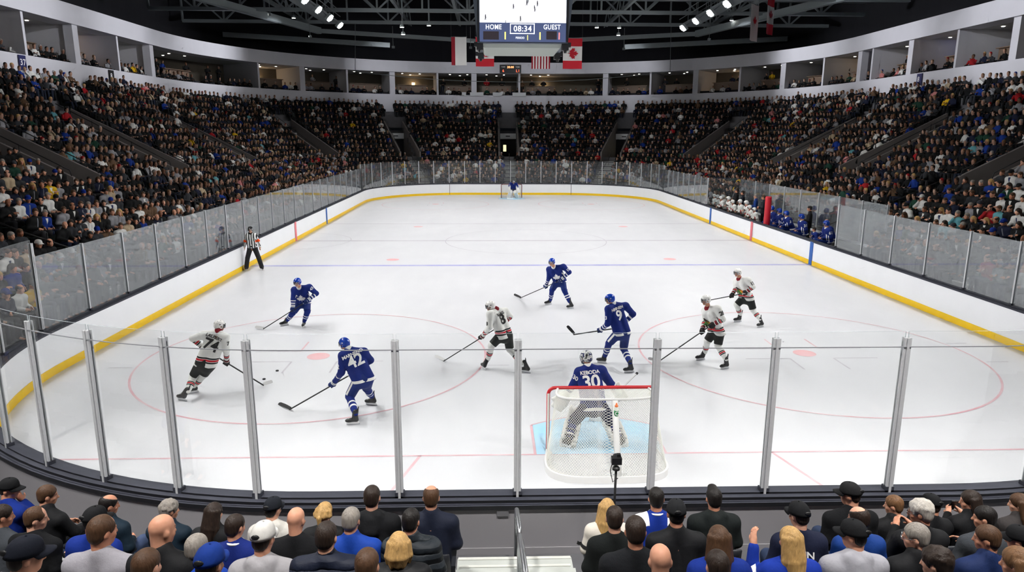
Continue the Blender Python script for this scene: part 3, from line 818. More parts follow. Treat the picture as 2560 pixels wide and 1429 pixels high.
# ------------------------------------------------------------------ hair and hats (in head-local frames)
def hair_field(F, P, A, s, style):
    if style in ('short', 'balding', 'crop', 'curly', 'quiff', 'receding'):
        g = {'crop': -.003, 'curly': .012}.get(style, .004)
        F.ell(P(0, -.018, .034), (V3(.08, .1, .091)+g)*s, A, k=.01); F.ell(P(0, -.052, -.03), (V3(.068, .052, .058)+g*.5)*s, A, k=.03*s)
        if style == 'quiff': F.ell(P(0, .05, .11), V3(.05, .05, .035)*s, A, k=.03*s)
        if style == 'curly':
            rr = np.random.default_rng(3)
            for _ in range(40):
                v = unit(rr.normal(size=3)); v[2] = abs(v[2]); F.ell(P(*(v*V3(.083, .098, .095)+V3(0, -.02, .03))), V3(.02, .02, .02)*s, A, k=.01*s)
    elif style in ('long', 'bob', 'pony', 'wavy'):
        F.ell(P(0, -.018, .034), V3(.089, .108, .1)*s, A, k=.01)
        rr = np.random.default_rng(5)
        low = {'long': -.34, 'wavy': -.36, 'bob': -.15, 'pony': -.03}[style]
        n = 22
        for i in range(n):
            a = math.radians(188+164*i/(n-1)) if style != 'pony' else math.radians(200+140*i/(n-1))
            cx, cyy = .082*math.cos(a), .085*math.sin(a)-.012
            z = low*(.85+.2*rr.random()); w = .012*rr.normal()
            mid = P(cx*1.08+w, cyy*1.06-.008, low*.45)
            F.cone(P(cx, cyy, .04), mid, .026*s, .026*s, k=.012*s); F.cone(mid, P(cx*(1.0 if style != 'bob' else .93)+w*1.5, cyy*(.98)-.025*(style != 'bob'), z), .026*s, .013*s, k=.01*s)
        if style == 'pony': F.cone(P(0, -.11, .05), P(0, -.15, -.02), .03*s, .03*s, k=.01); F.cone(P(0, -.15, -.02), P(.01, -.13, -.2), .03*s, .012*s, k=.01)
    face = V3(.088, .075, .1) if style not in ('long', 'bob', 'wavy') else V3(.068, .07, .1)
    F.ell(P(0, .1, -.045), face*s, A, k=.01*s, sub=True)
    if style == 'balding': F.ell(P(0, .02, .12), V3(.066, .105, .062)*s, A, k=.012*s, sub=True)
    if style == 'receding': F.ell(P(0, .085, .09), V3(.05, .055, .05)*s, A, k=.012*s, sub=True)
    if style not in ('long', 'bob', 'wavy'):
        for q in (-1, 1): F.ell(P(q*.09, .0, -.03), V3(.03, .03, .05)*s, A, k=.012*s, sub=True)
def add_hair(parent, c, A, s, style, col, loc, h=.0125, under=False):
    if style in ('bald', None): return None
    P = lambda x, y, z: c+s*(A.T@np.array([x, y, z]))
    F = Field(c-V3(.2, .2, .48 if style in ('long', 'wavy') else .3)*s, c+V3(.2, .2, .2)*s, h*s); hair_field(F, P, A, s, style)
    if under: F.cut(P(0, 0, .06), A[2])
    V, Q = F.mesh(); return addmesh('hair', V, Q, M_HAIR, parent, loc, col)
def add_cap(parent, c, A, s, col, loc, back=False, mat=None):
    """baseball cap: six-panel dome, peak and button"""
    P = lambda x, y, z: c+s*(A.T@np.array([x, (-y if back else y), z]))
    vs = []; fs = []; n, m = 20, 7
    for j in range(m+1):
        a = math.pi/2*j/m
        for i in range(n):
            t = 2*math.pi*i/n; seam = 1+.012*abs(math.sin(3*t))
            ca = math.cos(a)**.72; vs.append(P(.093*ca*math.cos(t)*seam, -.014+.113*ca*math.sin(t)*seam, .022+.012*math.sin(t)*ca+.116*math.sin(a)))
    for j in range(m):
        for i in range(n): fs.append((j*n+i, j*n+(i+1) % n, (j+1)*n+(i+1) % n, (j+1)*n+i))
    k = len(vs)
    for i in range(n): t = 2*math.pi*i/n; vs.append(P(.082*math.cos(t), -.012+.1*math.sin(t), .024+.012*math.sin(t)))
    fs += [(i, k+i, k+(i+1) % n, (i+1) % n) for i in range(n)]
    b = MB(); b.add(vs, fs); b.sphere(P(0, -.014, .139), .008*s, 8, 4)
    o = b.build('cap', mat or M_CLOTH, parent, smooth=True, off=loc); o.color = col
    g = MB(); g.sphere(P(0, -.124, .046), (.034*s, .012*s, .022*s), 10, 6); go = g.build('strap_gap', M_EYE, o, smooth=True, off=loc)
    vs = []; fs = []; n = 14
    for r in range(5):
        for i in range(n+1):
            t = math.radians(18+144*i/n); e = r/4
            x = .09*math.cos(t)*(1-.06*e); y = -.014+.109*math.sin(t)+(.075*e*math.sin(t)**.7); z = .036+.012*math.sin(t)-.012*e-.028*(x/.088)**2*(.3+.7*e)
            vs.append(P(x, y, z))
    kk = len(vs); vs += [v-(A.T@np.array([0, 0, .006*s])) for v in vs]
    for r in range(4):
        for i in range(n):
            a = r*(n+1)+i; fs += [(a, a+1, a+n+2, a+n+1), (kk+a, kk+a+n+1, kk+a+n+2, kk+a+1)]
    a = 4*(n+1); fs += [(a+i, a+i+1, kk+a+i+1, kk+a+i) for i in range(n)]
    for i in range(4): fs += [(i*(n+1), (i+1)*(n+1), kk+(i+1)*(n+1), kk+i*(n+1)), (i*(n+1)+n, kk+i*(n+1)+n, kk+(i+1)*(n+1)+n, (i+1)*(n+1)+n)]
    b = MB(); b.add(vs, fs); p = b.build('peak', mat or M_CLOTH, o, smooth=True, off=loc); p.color = col
    return o
def add_beanie(parent, c, A, s, col, loc):
    P = lambda x, y, z: c+s*(A.T@np.array([x, y, z]))
    F = Field(c-.2*s, c+.22*s, .012*s); F.ell(P(0, -.014, .045), V3(.093, .112, .1)*s, A, k=.01); F.ell(P(0, -.025, .02), V3(.1, .115, .036)*s, A, k=.012)
    F.cut(P(0, 0, -.005), -A[2]); F.ell(P(0, .1, -.05), V3(.09, .07, .08)*s, A, k=.01, sub=True)
    V, Q = F.mesh(); return addmesh('knit_hat', V, Q, M_KNIT, parent, loc, col)
O4, S4 = (420, 680), 3.572
O5, S5 = (1060, 620), 4.204
O6, S6 = (1600, 640), 4.765
O7, S7 = (1300, 860), 3.76
def build_players():
    player('person', O4, S4, dict(heL=(165, 1152), toL=(92, 1138), heR=(250, 1075), toR=(190, 1085), anL=(178, 1062), anR=(232, 1015), knL=(228, 930), knR=(315, 915), hpL=(290, 812), hpR=(385, 822), neck=(450, 535), shL=(322, 562), shR=(512, 582), elL=(222, 592), wrL=(280, 650), elR=(522, 695), wrR=(512, 775), head=(462, 478)),
           (.3, .95), (.72, .6, -.1), 'W', '74', 'LAUSERT', 'player in white jersey 74 with his back turned, leaning over the puck by the corner', stick=((330, 690), (855, 1010), (942, 988), (520, 812)), hands=('L', 'R'),
           dY=dict(neck=.12, head=.2, shL=.08, shR=.05, elL=.2, elR=.05, hpL=0, hpR=.03, knL=.05, knR=.1, anL=-.02, butt=.3), arm_num=(('7', 'R', (.8, -.6, 0), .45, 1),), slab='white-bladed hockey stick of player 74 reaching the two pucks', skin=C(200, 150, 125))
    player('person', O4, S4, dict(heL=(1715, 1357), toL=(1588, 1362), heR=(1875, 1192), toR=(1758, 1182), anL=(1675, 1265), anR=(1822, 1112), knL=(1622, 1108), knR=(1772, 1032), hpL=(1690, 965), hpR=(1798, 945), neck=(1618, 695), shL=(1562, 745), shR=(1748, 715), elL=(1548, 895), wrL=(1492, 975), elR=(1808, 785), wrR=(1730, 880), head=(1574, 640)),
           (-.6, .8), (-.85, .45, -.1), 'B', '42', 'MARNENO', 'player in blue jersey 42 seen from behind, knees bent, inside the face-off circle', stick=((1655, 900), (1085, 1226), (970, 1180), (1465, 1003)), hands=('R', 'L'),
           dY=dict(neck=.18, head=.25, shL=.05, shR=.22, elL=-.02, elR=.3, hpL=-.03, hpR=.06, knL=.05, knR=.2, butt=.28), arm_num=(('2', 'L', (-.75, -.65, .1), .6, 1),), slab='black-bladed hockey stick of blue player 42, laid low across the ice')
    player('person', O4, S4, dict(heR=(1068, 472), toR=(1010, 482), heL=(1222, 482), toL=(1204, 500), anR=(1066, 428), anL=(1217, 438), knR=(1115, 362), knL=(1245, 350), hpR=(1165, 268), hpL=(1258, 265), neck=(1175, 140), shR=(1128, 158), shL=(1262, 135), elR=(1118, 245), wrR=(1112, 300), elL=(1325, 190), wrL=(1262, 245), head=(1155, 92)),
           (-.25, -.97), (-.45, -.85, -.2), 'B', '43', None, 'blue player with white leaf crest and letter A, skating towards the camera', stick=((1242, 258), (850, 507), (770, 500), (1110, 332)), hands=('L', 'R'),
           dY=dict(neck=-.22, head=-.34, shL=-.18, shR=-.16, elL=-.05, elR=-.3, hpL=.05, hpR=0, knL=-.15, knR=-.12, butt=-.32), arm_num=(('43', 'L', (.35, -.9, .3), .45, 1),), front='leaf', slab='white-tipped hockey stick of the blue player with the letter A')
    player('person', O5, S5, dict(toL=(605, 1250), heL=(650, 1285), toR=(1035, 1300), heR=(1102, 1312), anL=(672, 1168), anR=(1035, 1212), knL=(712, 1020), knR=(902, 1060), hpL=(788, 915), hpR=(902, 915), neck=(755, 650), shL=(695, 695), shR=(852, 665), elL=(688, 830), wrL=(640, 905), elR=(905, 718), wrR=(870, 800), head=(697, 610)),
           (-.85, .5), (-.97, .1, -.15), 'W', '8', 'BAAG', 'player in white jersey 8 gliding beside a glass post, back half turned', stick=((850, 785), (207, 1186), (100, 1140), (600, 935)), hands=('R', 'L'),
           dY=dict(neck=.08, head=.05, shL=-.1, shR=.28, elL=-.18, elR=.38, hpL=-.08, hpR=.1, knL=-.08, knR=.12, butt=.2), arm_num=(('8s', 'L', (-.8, -.6, 0), .6, 1),), slab='white-bladed hockey stick of white player 8')
    player('person', O5, S5, dict(toR=(1268, 598), heR=(1342, 590), toL=(1500, 640), heL=(1575, 632), anR=(1330, 545), anL=(1527, 562), knR=(1345, 440), knL=(1478, 448), hpR=(1380, 350), hpL=(1478, 345), neck=(1368, 202), shR=(1315, 222), shL=(1465, 195), elR=(1312, 312), wrR=(1285, 375), elL=(1528, 252), wrL=(1460, 305), head=(1343, 148)),
           (-.5, -.85), (-.6, -.78, -.1), 'B', '15', None, 'blue player 15 facing the camera in front of the near blue line', stick=((1438, 337), (1010, 524), (935, 494), (1276, 406)), hands=('L', 'R'),
           dY=dict(neck=-.15, head=-.24, shL=-.2, shR=-.0, elL=-.25, elR=-.05, hpL=-.05, hpR=.05, knL=-.2, knR=-.05, butt=-.25), arm_num=(('15', 'L', (.4, -.9, .25), .42, 1),), front='leaf', slab='black-bladed hockey stick of blue player 15')
    player('person', O5, S5, dict(toL=(1832, 1202), heL=(1908, 1212), toR=(2092, 1310), heR=(2215, 1306), anL=(1900, 1138), anR=(2165, 1205), knL=(1945, 998), knR=(2098, 1052), hpL=(2030, 888), hpR=(2132, 888), neck=(1990, 592), shL=(1940, 640), shR=(2118, 608), elL=(1932, 792), wrL=(1880, 850), elR=(2198, 692), wrR=(2110, 800), head=(1953, 538)),
           (-.75, .65), (-.97, .2, -.1), 'B', '9', 'NINNEN', 'player in blue jersey 9 standing behind the net guard, number to the camera', stick=((2075, 832), (1570, 908), (1493, 832), (1850, 880)), hands=('R', 'L'),
           dY=dict(neck=.12, head=.12, shL=.0, shR=.22, elL=-.05, elR=.35, hpL=-.03, hpR=.08, knL=.05, knR=.12, butt=.3), blade_dy=(.25, .25), arm_num=(('3', 'L', (-.75, -.65, .1), .6, 1),), slab='white-bladed hockey stick of blue player 9, raised off the ice')
    player('person', O6, S6, dict(toR=(658, 1243), heR=(780, 1234), toL=(945, 1352), heL=(1070, 1334), anR=(775, 1145), anL=(1025, 1230), knR=(802, 1010), knL=(928, 1062), hpR=(855, 905), hpL=(970, 905), neck=(808, 620), shR=(778, 650), shL=(925, 628), elR=(775, 765), wrR=(745, 830), elL=(985, 752), wrL=(880, 820), head=(785, 525)),
           (-.9, -.35), (-.96, -.22, -.12), 'W', '28', None, 'player in white with 28 on his sleeve, crouching over a long stick', stick=((868, 808), (228, 1250), (95, 1240), (735, 898)), hands=('L', 'R'),
           dY=dict(neck=-.02, head=-.05, shL=-.2, shR=.2, elL=-.3, elR=.2, hpL=-.12, hpR=.12, knL=-.12, knR=.12, butt=-.22), arm_num=(('28', 'L', (.35, -.9, .35), .38, 1),), front='feathers', slab='hockey stick of white player 28, its tip behind a glass post')
    player('person', O6, S6, dict(toR=(1103, 786), heR=(1222, 780), toL=(1380, 854), heL=(1485, 838), anR=(1195, 695), anL=(1428, 750), knR=(1152, 580), knL=(1348, 640), hpR=(1212, 498), hpL=(1328, 498), neck=(1185, 272), shR=(1145, 298), shL=(1288, 285), elR=(1140, 388), wrR=(1115, 430), elL=(1345, 368), wrL=(1295, 425), head=(1163, 196)),
           (-.9, -.35), (-.96, -.25, -.1), 'W', '13', None, 'player in white with 13 on his sleeve, furthest up the ice of his team', stick=((1270, 438), (812, 527), (748, 502), (1087, 466)), hands=('L', 'R'),
           dY=dict(neck=-.02, head=-.05, shL=-.2, shR=.2, elL=-.3, elR=.2, hpL=-.12, hpR=.12, knL=-.12, knR=.12, butt=-.22), blade_dy=(.3, .3), arm_num=(('13', 'L', (.35, -.9, .35), .4, 1),), front='feathers', slab='hockey stick of white player 13, held level at waist height')
    # guard of the near net
    root, J, B, loc = player('person', O7, S7, dict(heL=(478, 985), toL=(385, 945), heR=(935, 985), toR=(985, 945), anL=(455, 915), anR=(945, 912), knL=(500, 725), knR=(868, 735), hpL=(620, 590), hpR=(765, 590), neck=(640, 215), shL=(560, 265), shR=(765, 250), elL=(505, 375), wrL=(420, 490), elR=(862, 385), wrR=(915, 440), head=(622, 128)),
           (-.15, .98), (-.55, .8, -.1), 'B', '30', 'KEBODA', 'net guard in blue jersey 30 crouching in front of the near net, seen from behind', goalie=True, hands=('R', 'L'),
           dY=dict(neck=.42, head=.48, shL=.38, shR=.4, elL=.42, elR=.5, hpL=.1, hpR=.1, knL=.28, knR=.28, wrL=.5, wrR=.62), arm_num=(('30s', 'L', (-.5, -.85, .1), .4, 1),), extra=None)
    goalie_gear(root, J, loc, (1.0, 1.0))
    butt = aty(O7[0]+1096/S7, O7[1]+276/S7, loc[1]+.95); hand = J['wrR']+V3(.02, .08, -.06)
    goalie_stick(butt, hand, V3(hand[0]-.12, hand[1]+.5, .04), 'goalkeeper stick of the near net guard, its knob pointing up')
    # referee
    player('person', (560, 540), 8.93, dict(toR=(478, 1220), heR=(500, 1195), toL=(872, 1210), heL=(850, 1188), anR=(502, 1148), anL=(842, 1138), knR=(525, 930), knL=(775, 930), hpR=(572, 720), hpL=(698, 720), neck=(590, 385), shR=(508, 430), shL=(685, 422), elR=(472, 560), wrR=(460, 680), elL=(765, 550), wrL=(798, 675), head=(586, 300)),
           (.1, -1), (.05, -1, -.05), 'R', '', None, 'referee in black and white stripes with orange armbands standing at the boards', cat='referee', dY=dict(head=-.08, neck=-.02, shL=0, shR=0))
    # guard of the far net
    root, J, B, loc = player('person', (1180, 420), 11.636, dict(toR=(1035, 893), heR=(1050, 880), toL=(1345, 888), heL=(1325, 875), anR=(1062, 845), anL=(1318, 840), knR=(1110, 715), knL=(1268, 715), hpR=(1148, 605), hpL=(1245, 605), neck=(1207, 455), shR=(1120, 445), shL=(1292, 450), elR=(1080, 520), wrR=(1085, 600), elL=(1328, 530), wrL=(1340, 620), head=(1210, 415)),
           (0, -1), (0, -1, -.1), 'B', '', None, 'far net guard in blue with white pads facing the camera at the other end', goalie=True, dY=dict(head=-.3, neck=-.2, shL=-.2, shR=-.2, elL=-.25, elR=-.25, wrL=-.4, wrR=-.4, knL=-.2, knR=-.2))
    goalie_gear(root, J, loc, (1, 1)); goalie_stick(J['wrR']+V3(.05, .1, .45), J['wrR']+V3(0, -.05, 0), V3(J['wrR'][0]+.35, J['wrR'][1]-.25, .04), 'goalkeeper stick of the far net guard')
def goalie_gear(root, J, loc, k):
    c = J['wrL']; d = unit(J['wrL']-J['elL'])
    F = Field(c-.3, c+.3, .015); p = c+d*.1
    A = head_axes(V3(.1, .9, -.1), d); F.ell(p, (.15, .08, .18), A); F.ell(p+A[1]*.09, (.11, .07, .13), A, k=.02, sub=True); F.cone(c-d*.12, c, .07, .08, k=.03)
    for i in range(4): F.cone(p+A[0]*(i-1.5)*.05+A[2]*.05, p+A[0]*(i-1.5)*.065+A[2]*.19, .04, .035, k=.06)
    F.cone(p+A[0]*.1, p+A[0]*.17+A[2]*.08, .035, .03, k=.04)
    V, Q = F.mesh(); addmesh('catching_glove', V, Q, M_PAD, root, loc)
    c = J['wrR']; d = unit(J['wrR']-J['elR']); A = head_axes(V3(.2, 1, 0), -d)
    F = Field(c-.35, c+.35, .016); F.rbox(c+d*.06+A[1]*.05, (.1, .02, .17), A, .02, k=.01); F.cone(c-d*.1, c, .07, .07, k=.02); F.ell(c+d*.06, (.05, .05, .06), A)
    for i in range(4):
        o = c+d*(.02+.03*i); F.cone(o+A[0]*.03-A[1]*.02, o-A[0]*.03-A[1]*.04, .018, .016, k=.004)
    V, Q = F.mesh(); addmesh('blocker', V, Q, M_PAD, root, loc)
def goalie_stick(butt, hand, tip, label):
    o = empty('goalkeeper_stick', hand); d = unit(hand-butt)
    b = MB(); b.mat(0).bar(butt, hand, .03, .024); b.mat(1).bar(butt-d*.03, butt+d*.02, .04, .034); b.build('shaft', [M_TAPEW, M_TAPEK], o, off=hand)
    e = unit(tip-hand); L = np.linalg.norm(tip-hand); n = unit(np.cross(e, V3(0, 0, 1))); up = np.cross(n, e)
    b = MB(); b.bar(hand, tip, .022, .085, up=V3(0, 1, .2)); b.build('paddle', M_HOLD, o, off=hand)
    b = MB(); b.bar(tip, tip+unit(V3(-1, .15, 0))*.36+V3(0, 0, .02), .02, .09, up=V3(0, 0, 1)); b.build('blade', M_HOLD, o, off=hand)
    return tag(o, label, 'hockey stick', 'goalkeeper sticks')
# ------------------------------------------------------------------ rink
def mat_ice():
    x = NT('ice'); x.setp(rough=.3, spec=.3)
    n = x.noise(.25, 4.); n2 = x.noise(1.6, 5., stretch=(1, .35, 1)); n3 = x.noise(22., 4., stretch=(1, .2, 1))
    f = x.math('ADD', x.math('MULTIPLY', n, .55), x.math('ADD', x.math('MULTIPLY', n2, .38), x.math('MULTIPLY', n3, .03)))
    x.color(x.ramp(f, [(.25, (.60, .61, .64, 1)), (.5, (.64, .65, .68, 1)), (.7, (.685, .695, .72, 1))]).outputs[0])
    return x.m
def mat_mark(name, c, patch=.35):
    x = NT(name); x.setp(rough=.35, spec=.25); n = x.noise(1.3, 4.); n2 = x.noise(14., 3.)
    f = x.ramp(n, [(.35, (0, 0, 0, 1)), (.65, (1, 1, 1, 1))]).outputs[0]
    ice = (.72, .72, .75, 1)
    a = x.mix(x.math('MULTIPLY', f, patch), c, ice); x.color(x.mix(x.math('MULTIPLY', n2, .25), a, ice)); return x.m
M_ICE = mat_ice()
M_BOARD = plain('dasher_white', C(244, 246, 250), .35, spec=.4, noise=.03, nscale=1.5); M_KICK = plain('kickplate_yellow', C(248, 204, 16), .4, noise=.06, nscale=3.)
M_CAP = plain('cap_rail', C(62, 64, 74), .7, spec=.2, noise=.12, nscale=6.); M_CAPD = plain('cap_groove', C(24, 25, 30), .5); M_BACK = plain('dasher_back', C(150, 148, 152), .6, noise=.06, nscale=2., bump=.1)
M_POST = plain('aluminium_post', C(206, 208, 212), .4, noise=.08, nscale=30.)
M_GLASS_END = mat_clear('clear_acrylic', (.985, .99, .988, 1), .003, fres=.15); M_GLASS_SIDE = mat_clear('hazy_acrylic', (.93, .95, .955, 1), .055, fres=.7, haze_c=C(215, 220, 228)); M_GLASS_FAR = mat_clear('far_acrylic', (.93, .95, .96, 1), .035, fres=.7)  # side and far haze stands in for reflected rink glare as well as scuffs
M_GEDGE = plain('acrylic_edge', C(190, 200, 205), .2, spec=.6)
BH = 1.10
def ring_mesh(profile, samples, closed_profile=False):
    """sweeps a (d, z) profile round the rink loop"""
    n = len(profile); V = []; F = []
    for s in samples:
        p, nn, _ = base(s)
        for d, z in profile: V.append((p[0]+nn[0]*d, p[1]+nn[1]*d, z))
    m = len(samples); kk = n if closed_profile else n-1
    for i in range(m):
        j = (i+1) % m
        for k in range(kk):
            l = (k+1) % n
            F.append((i*n+k, i*n+l, j*n+l, j*n+k))
    return V, F
LOOPS = loop_samples(2., .4)
def sweep(name, profile, mats, mids=None, closed=True, smooth=False, samples=None):
    V, F = ring_mesh(profile, samples or LOOPS, closed); b = MB(); b.v = V; b.f = F
    n = len(profile) if closed else len(profile)-1
    b.m = [(mids[i % n] if mids else 0) for i in range(len(F))]
    return struct(b.build(name, mats, smooth=smooth))
def ice_disc(V, F): pass
def flat_poly(b, pts, z):
    i0 = len(b.v); b.v += [(x, y, z) for x, y in pts]; b.f.append(tuple(range(i0, i0+len(pts)))); b.m.append(b.cur)
def ring2d(b, cx, cy, r0, r1, z, a0=0, a1=2*math.pi, n=72, skip=None):
    for i in range(n):
        a, c = a0+(a1-a0)*i/n, a0+(a1-a0)*(i+1)/n
        b.quad((cx+r0*math.cos(a), cy+r0*math.sin(a), z), (cx+r1*math.cos(a), cy+r1*math.sin(a), z), (cx+r1*math.cos(c), cy+r1*math.sin(c), z), (cx+r0*math.cos(c), cy+r0*math.sin(c), z))
def rect(b, x0, y0, x1, y1, z): b.quad((x0, y0, z), (x1, y0, z), (x1, y1, z), (x0, y1, z))
FT = .3048
def build_rink():
    b = MB(); flat_poly(b, [tuple(pt(s, .02)[:2]) for s in LOOPS][::-1], 0); struct(b.build('floor_ice', M_ICE))
    hw = lambda y: HW-.02 if YN+RC < y < YF-RC else HW-RC+math.sqrt(max(0, RC**2-(max(YN+RC-y, y-YF+RC))**2))-.02
    Z = .003
    red = mat_mark('red_line_paint', C(206, 148, 158), .45); red2 = mat_mark('spot_paint', C(222, 158, 162), .3); blue = mat_mark('blue_line_paint', C(138, 142, 206), .3); grey = mat_mark('thin_line_paint', C(172, 168, 178), .3)
    bl = mat_mark('crease_paint', C(150, 208, 238), .35)
    b = MB()
    for y in (0, 178*FT): b.mat(0); rect(b, -hw(y), y-.025, hw(y), y+.025, Z)
    for y in (64*FT,): b.mat(1); rect(b, -HW, y-.15, HW, y+.15, Z)
    b.mat(2); rect(b, -HW, 114*FT-.1, HW, 114*FT+.1, Z); rect(b, -HW, 89*FT-.15, HW, 89*FT+.15, Z)
    b.mat(2); ring2d(b, 0, 89*FT, 15*FT-.05, 15*FT, Z+.001, n=96); ring2d(b, -HW, 89*FT, 10*FT-.04, 10*FT, Z+.001, -math.pi/2, math.pi/2, 40)
    for q in (-1, 1):
        b.mat(0); b.quad((q*11*FT-.03, 0, Z), (q*11*FT+.03, 0, Z), (q*14*FT+.03, YN, Z), (q*14*FT-.03, YN, Z))
        for ye, sg in ((20*FT, 1), (158*FT, -1)):
            cx = q*22*FT
            b.mat(0); ring2d(b, cx, ye, 15*FT-.055, 15*FT, Z+.001, n=96)
            for dx in (-1, 1):          # hash marks and the brackets round the spot
                b.mat(2)
                for dy in (-1, 1):
                    rect(b, cx+dx*15*FT, ye+dy*.85-.025, cx+dx*(15*FT+.6), ye+dy*.85+.025, Z)
                    x0, y0 = cx+dx*.6, ye+dy*.23
                    rect(b, min(x0, x0+dx*1.22), ye+dy*.45-.025, max(x0, x0+dx*1.22), ye+dy*.45+.025, Z)
                    b.mat(0 if dy > 0 else 2); rect(b, x0-.025, min(ye+dy*.45, ye+dy*1.36), x0+.025, max(ye+dy*.45, ye+dy*1.36), Z+.001); b.mat(2)
            b.mat(3); ring2d(b, cx, ye, .0, .305, Z+.002, n=32)
        for y in (69*FT, 109*FT): b.mat(3); ring2d(b, q*22*FT, y, 0, .305, Z+.002, n=32)
    for y, sg in ((0, 1), (178*FT, -1)):
        cx = .07 if y == 0 else 0
        b.mat(4); pts = [(cx-1.22, y), (cx+1.22, y), (cx+1.22, y+sg*1.37)]+[(cx+1.22-2.44*i/10, y+sg*(1.37+.46*math.sin(math.pi*i/10))) for i in range(1, 10)]+[(cx-1.22, y+sg*1.37)]
        flat_poly(b, pts if sg > 0 else pts[::-1], Z+.001)
        b.mat(0)
        for q in (-1, 1): rect(b, cx+q*1.25-.025, min(y, y+sg*1.37), cx+q*1.25+.025, max(y, y+sg*1.37), Z+.002)
        for i in range(12):
            a, c = i/12, (i+1)/12; f = lambda t, e: (cx+1.25-2.5*t, y+sg*(1.37+(.46)*math.sin(math.pi*t)+e), Z+.002)
            b.quad(f(a, -.025), f(a, .025), f(c, .025), f(c, -.025))
    o = b.build('ice_markings', [red, blue, grey, red2, bl]); struct(o)
    bm = bmesh.new(); bm.from_mesh(o.data)
    for f in bm.faces:
        if f.normal.z < 0: f.normal_flip()
    bm.to_mesh(o.data); bm.free()
    # boards: white face, yellow kick plate, dark cap rail
    sweep('wall_rink', [(0, .18), (0, BH-.04), (.30, BH-.1), (.30, .18)], [M_BOARD, M_BACK], [0, 1, 1, 1])
    sweep('trim_kickplate', [(-.015, 0), (-.015, .21), (.02, .21), (.02, 0)], M_KICK)
    sweep('trim_caprail', [(-.02, BH-.05), (-.02, BH), (.1, BH), (.1, BH+.025), (.2, BH+.025), (.2, BH), (.27, BH-.01), (.27, BH-.06), (.33, BH-.06), (.33, BH-.12), (.30, BH-.12), (.30, BH-.05)], [M_CAP, M_CAPD], [0, 0, 0, 0, 1, 0, 1, 0, 1, 1, 0, 0])
    sweep('trim_baseline', [(.30, 0), (.30, .4), (.315, .4), (.315, 0)], M_BACK)
    stripe = {'red': plain('board_red', C(214, 62, 74), .4), 'blue': plain('board_blue', C(22, 92, 178), .4), 'pale': plain('board_palered', C(224, 110, 120), .4), 'dark': M_CAPD}
    for i, (q, y, w, c) in enumerate([(1, 64*FT, .3, 'blue'), (1, 89*FT, .3, 'pale'), (1, 114*FT, .3, 'blue'), (-1, 89*FT, .3, 'pale'), (-1, 114*FT, .3, 'blue')]):
        b = MB(); b.box((q*(HW-.018), y, BH/2-.01), (.02, w, BH-.03)); struct(b.build('trim_%d' % (i+1), stripe[c]))
    for i, s in enumerate((SB[2]-1.6, SB[3]+1.6)):
        p = pt(s, -.005); n = base(s)[1]; b = MB(); b.box((p[0], p[1], .56), (.035, .03, BH-.02), (tang(s), V3(n[0], n[1], 0), V3(0, 0, 1))); struct(b.build('trim_%d' % (i+6), M_CAPD))

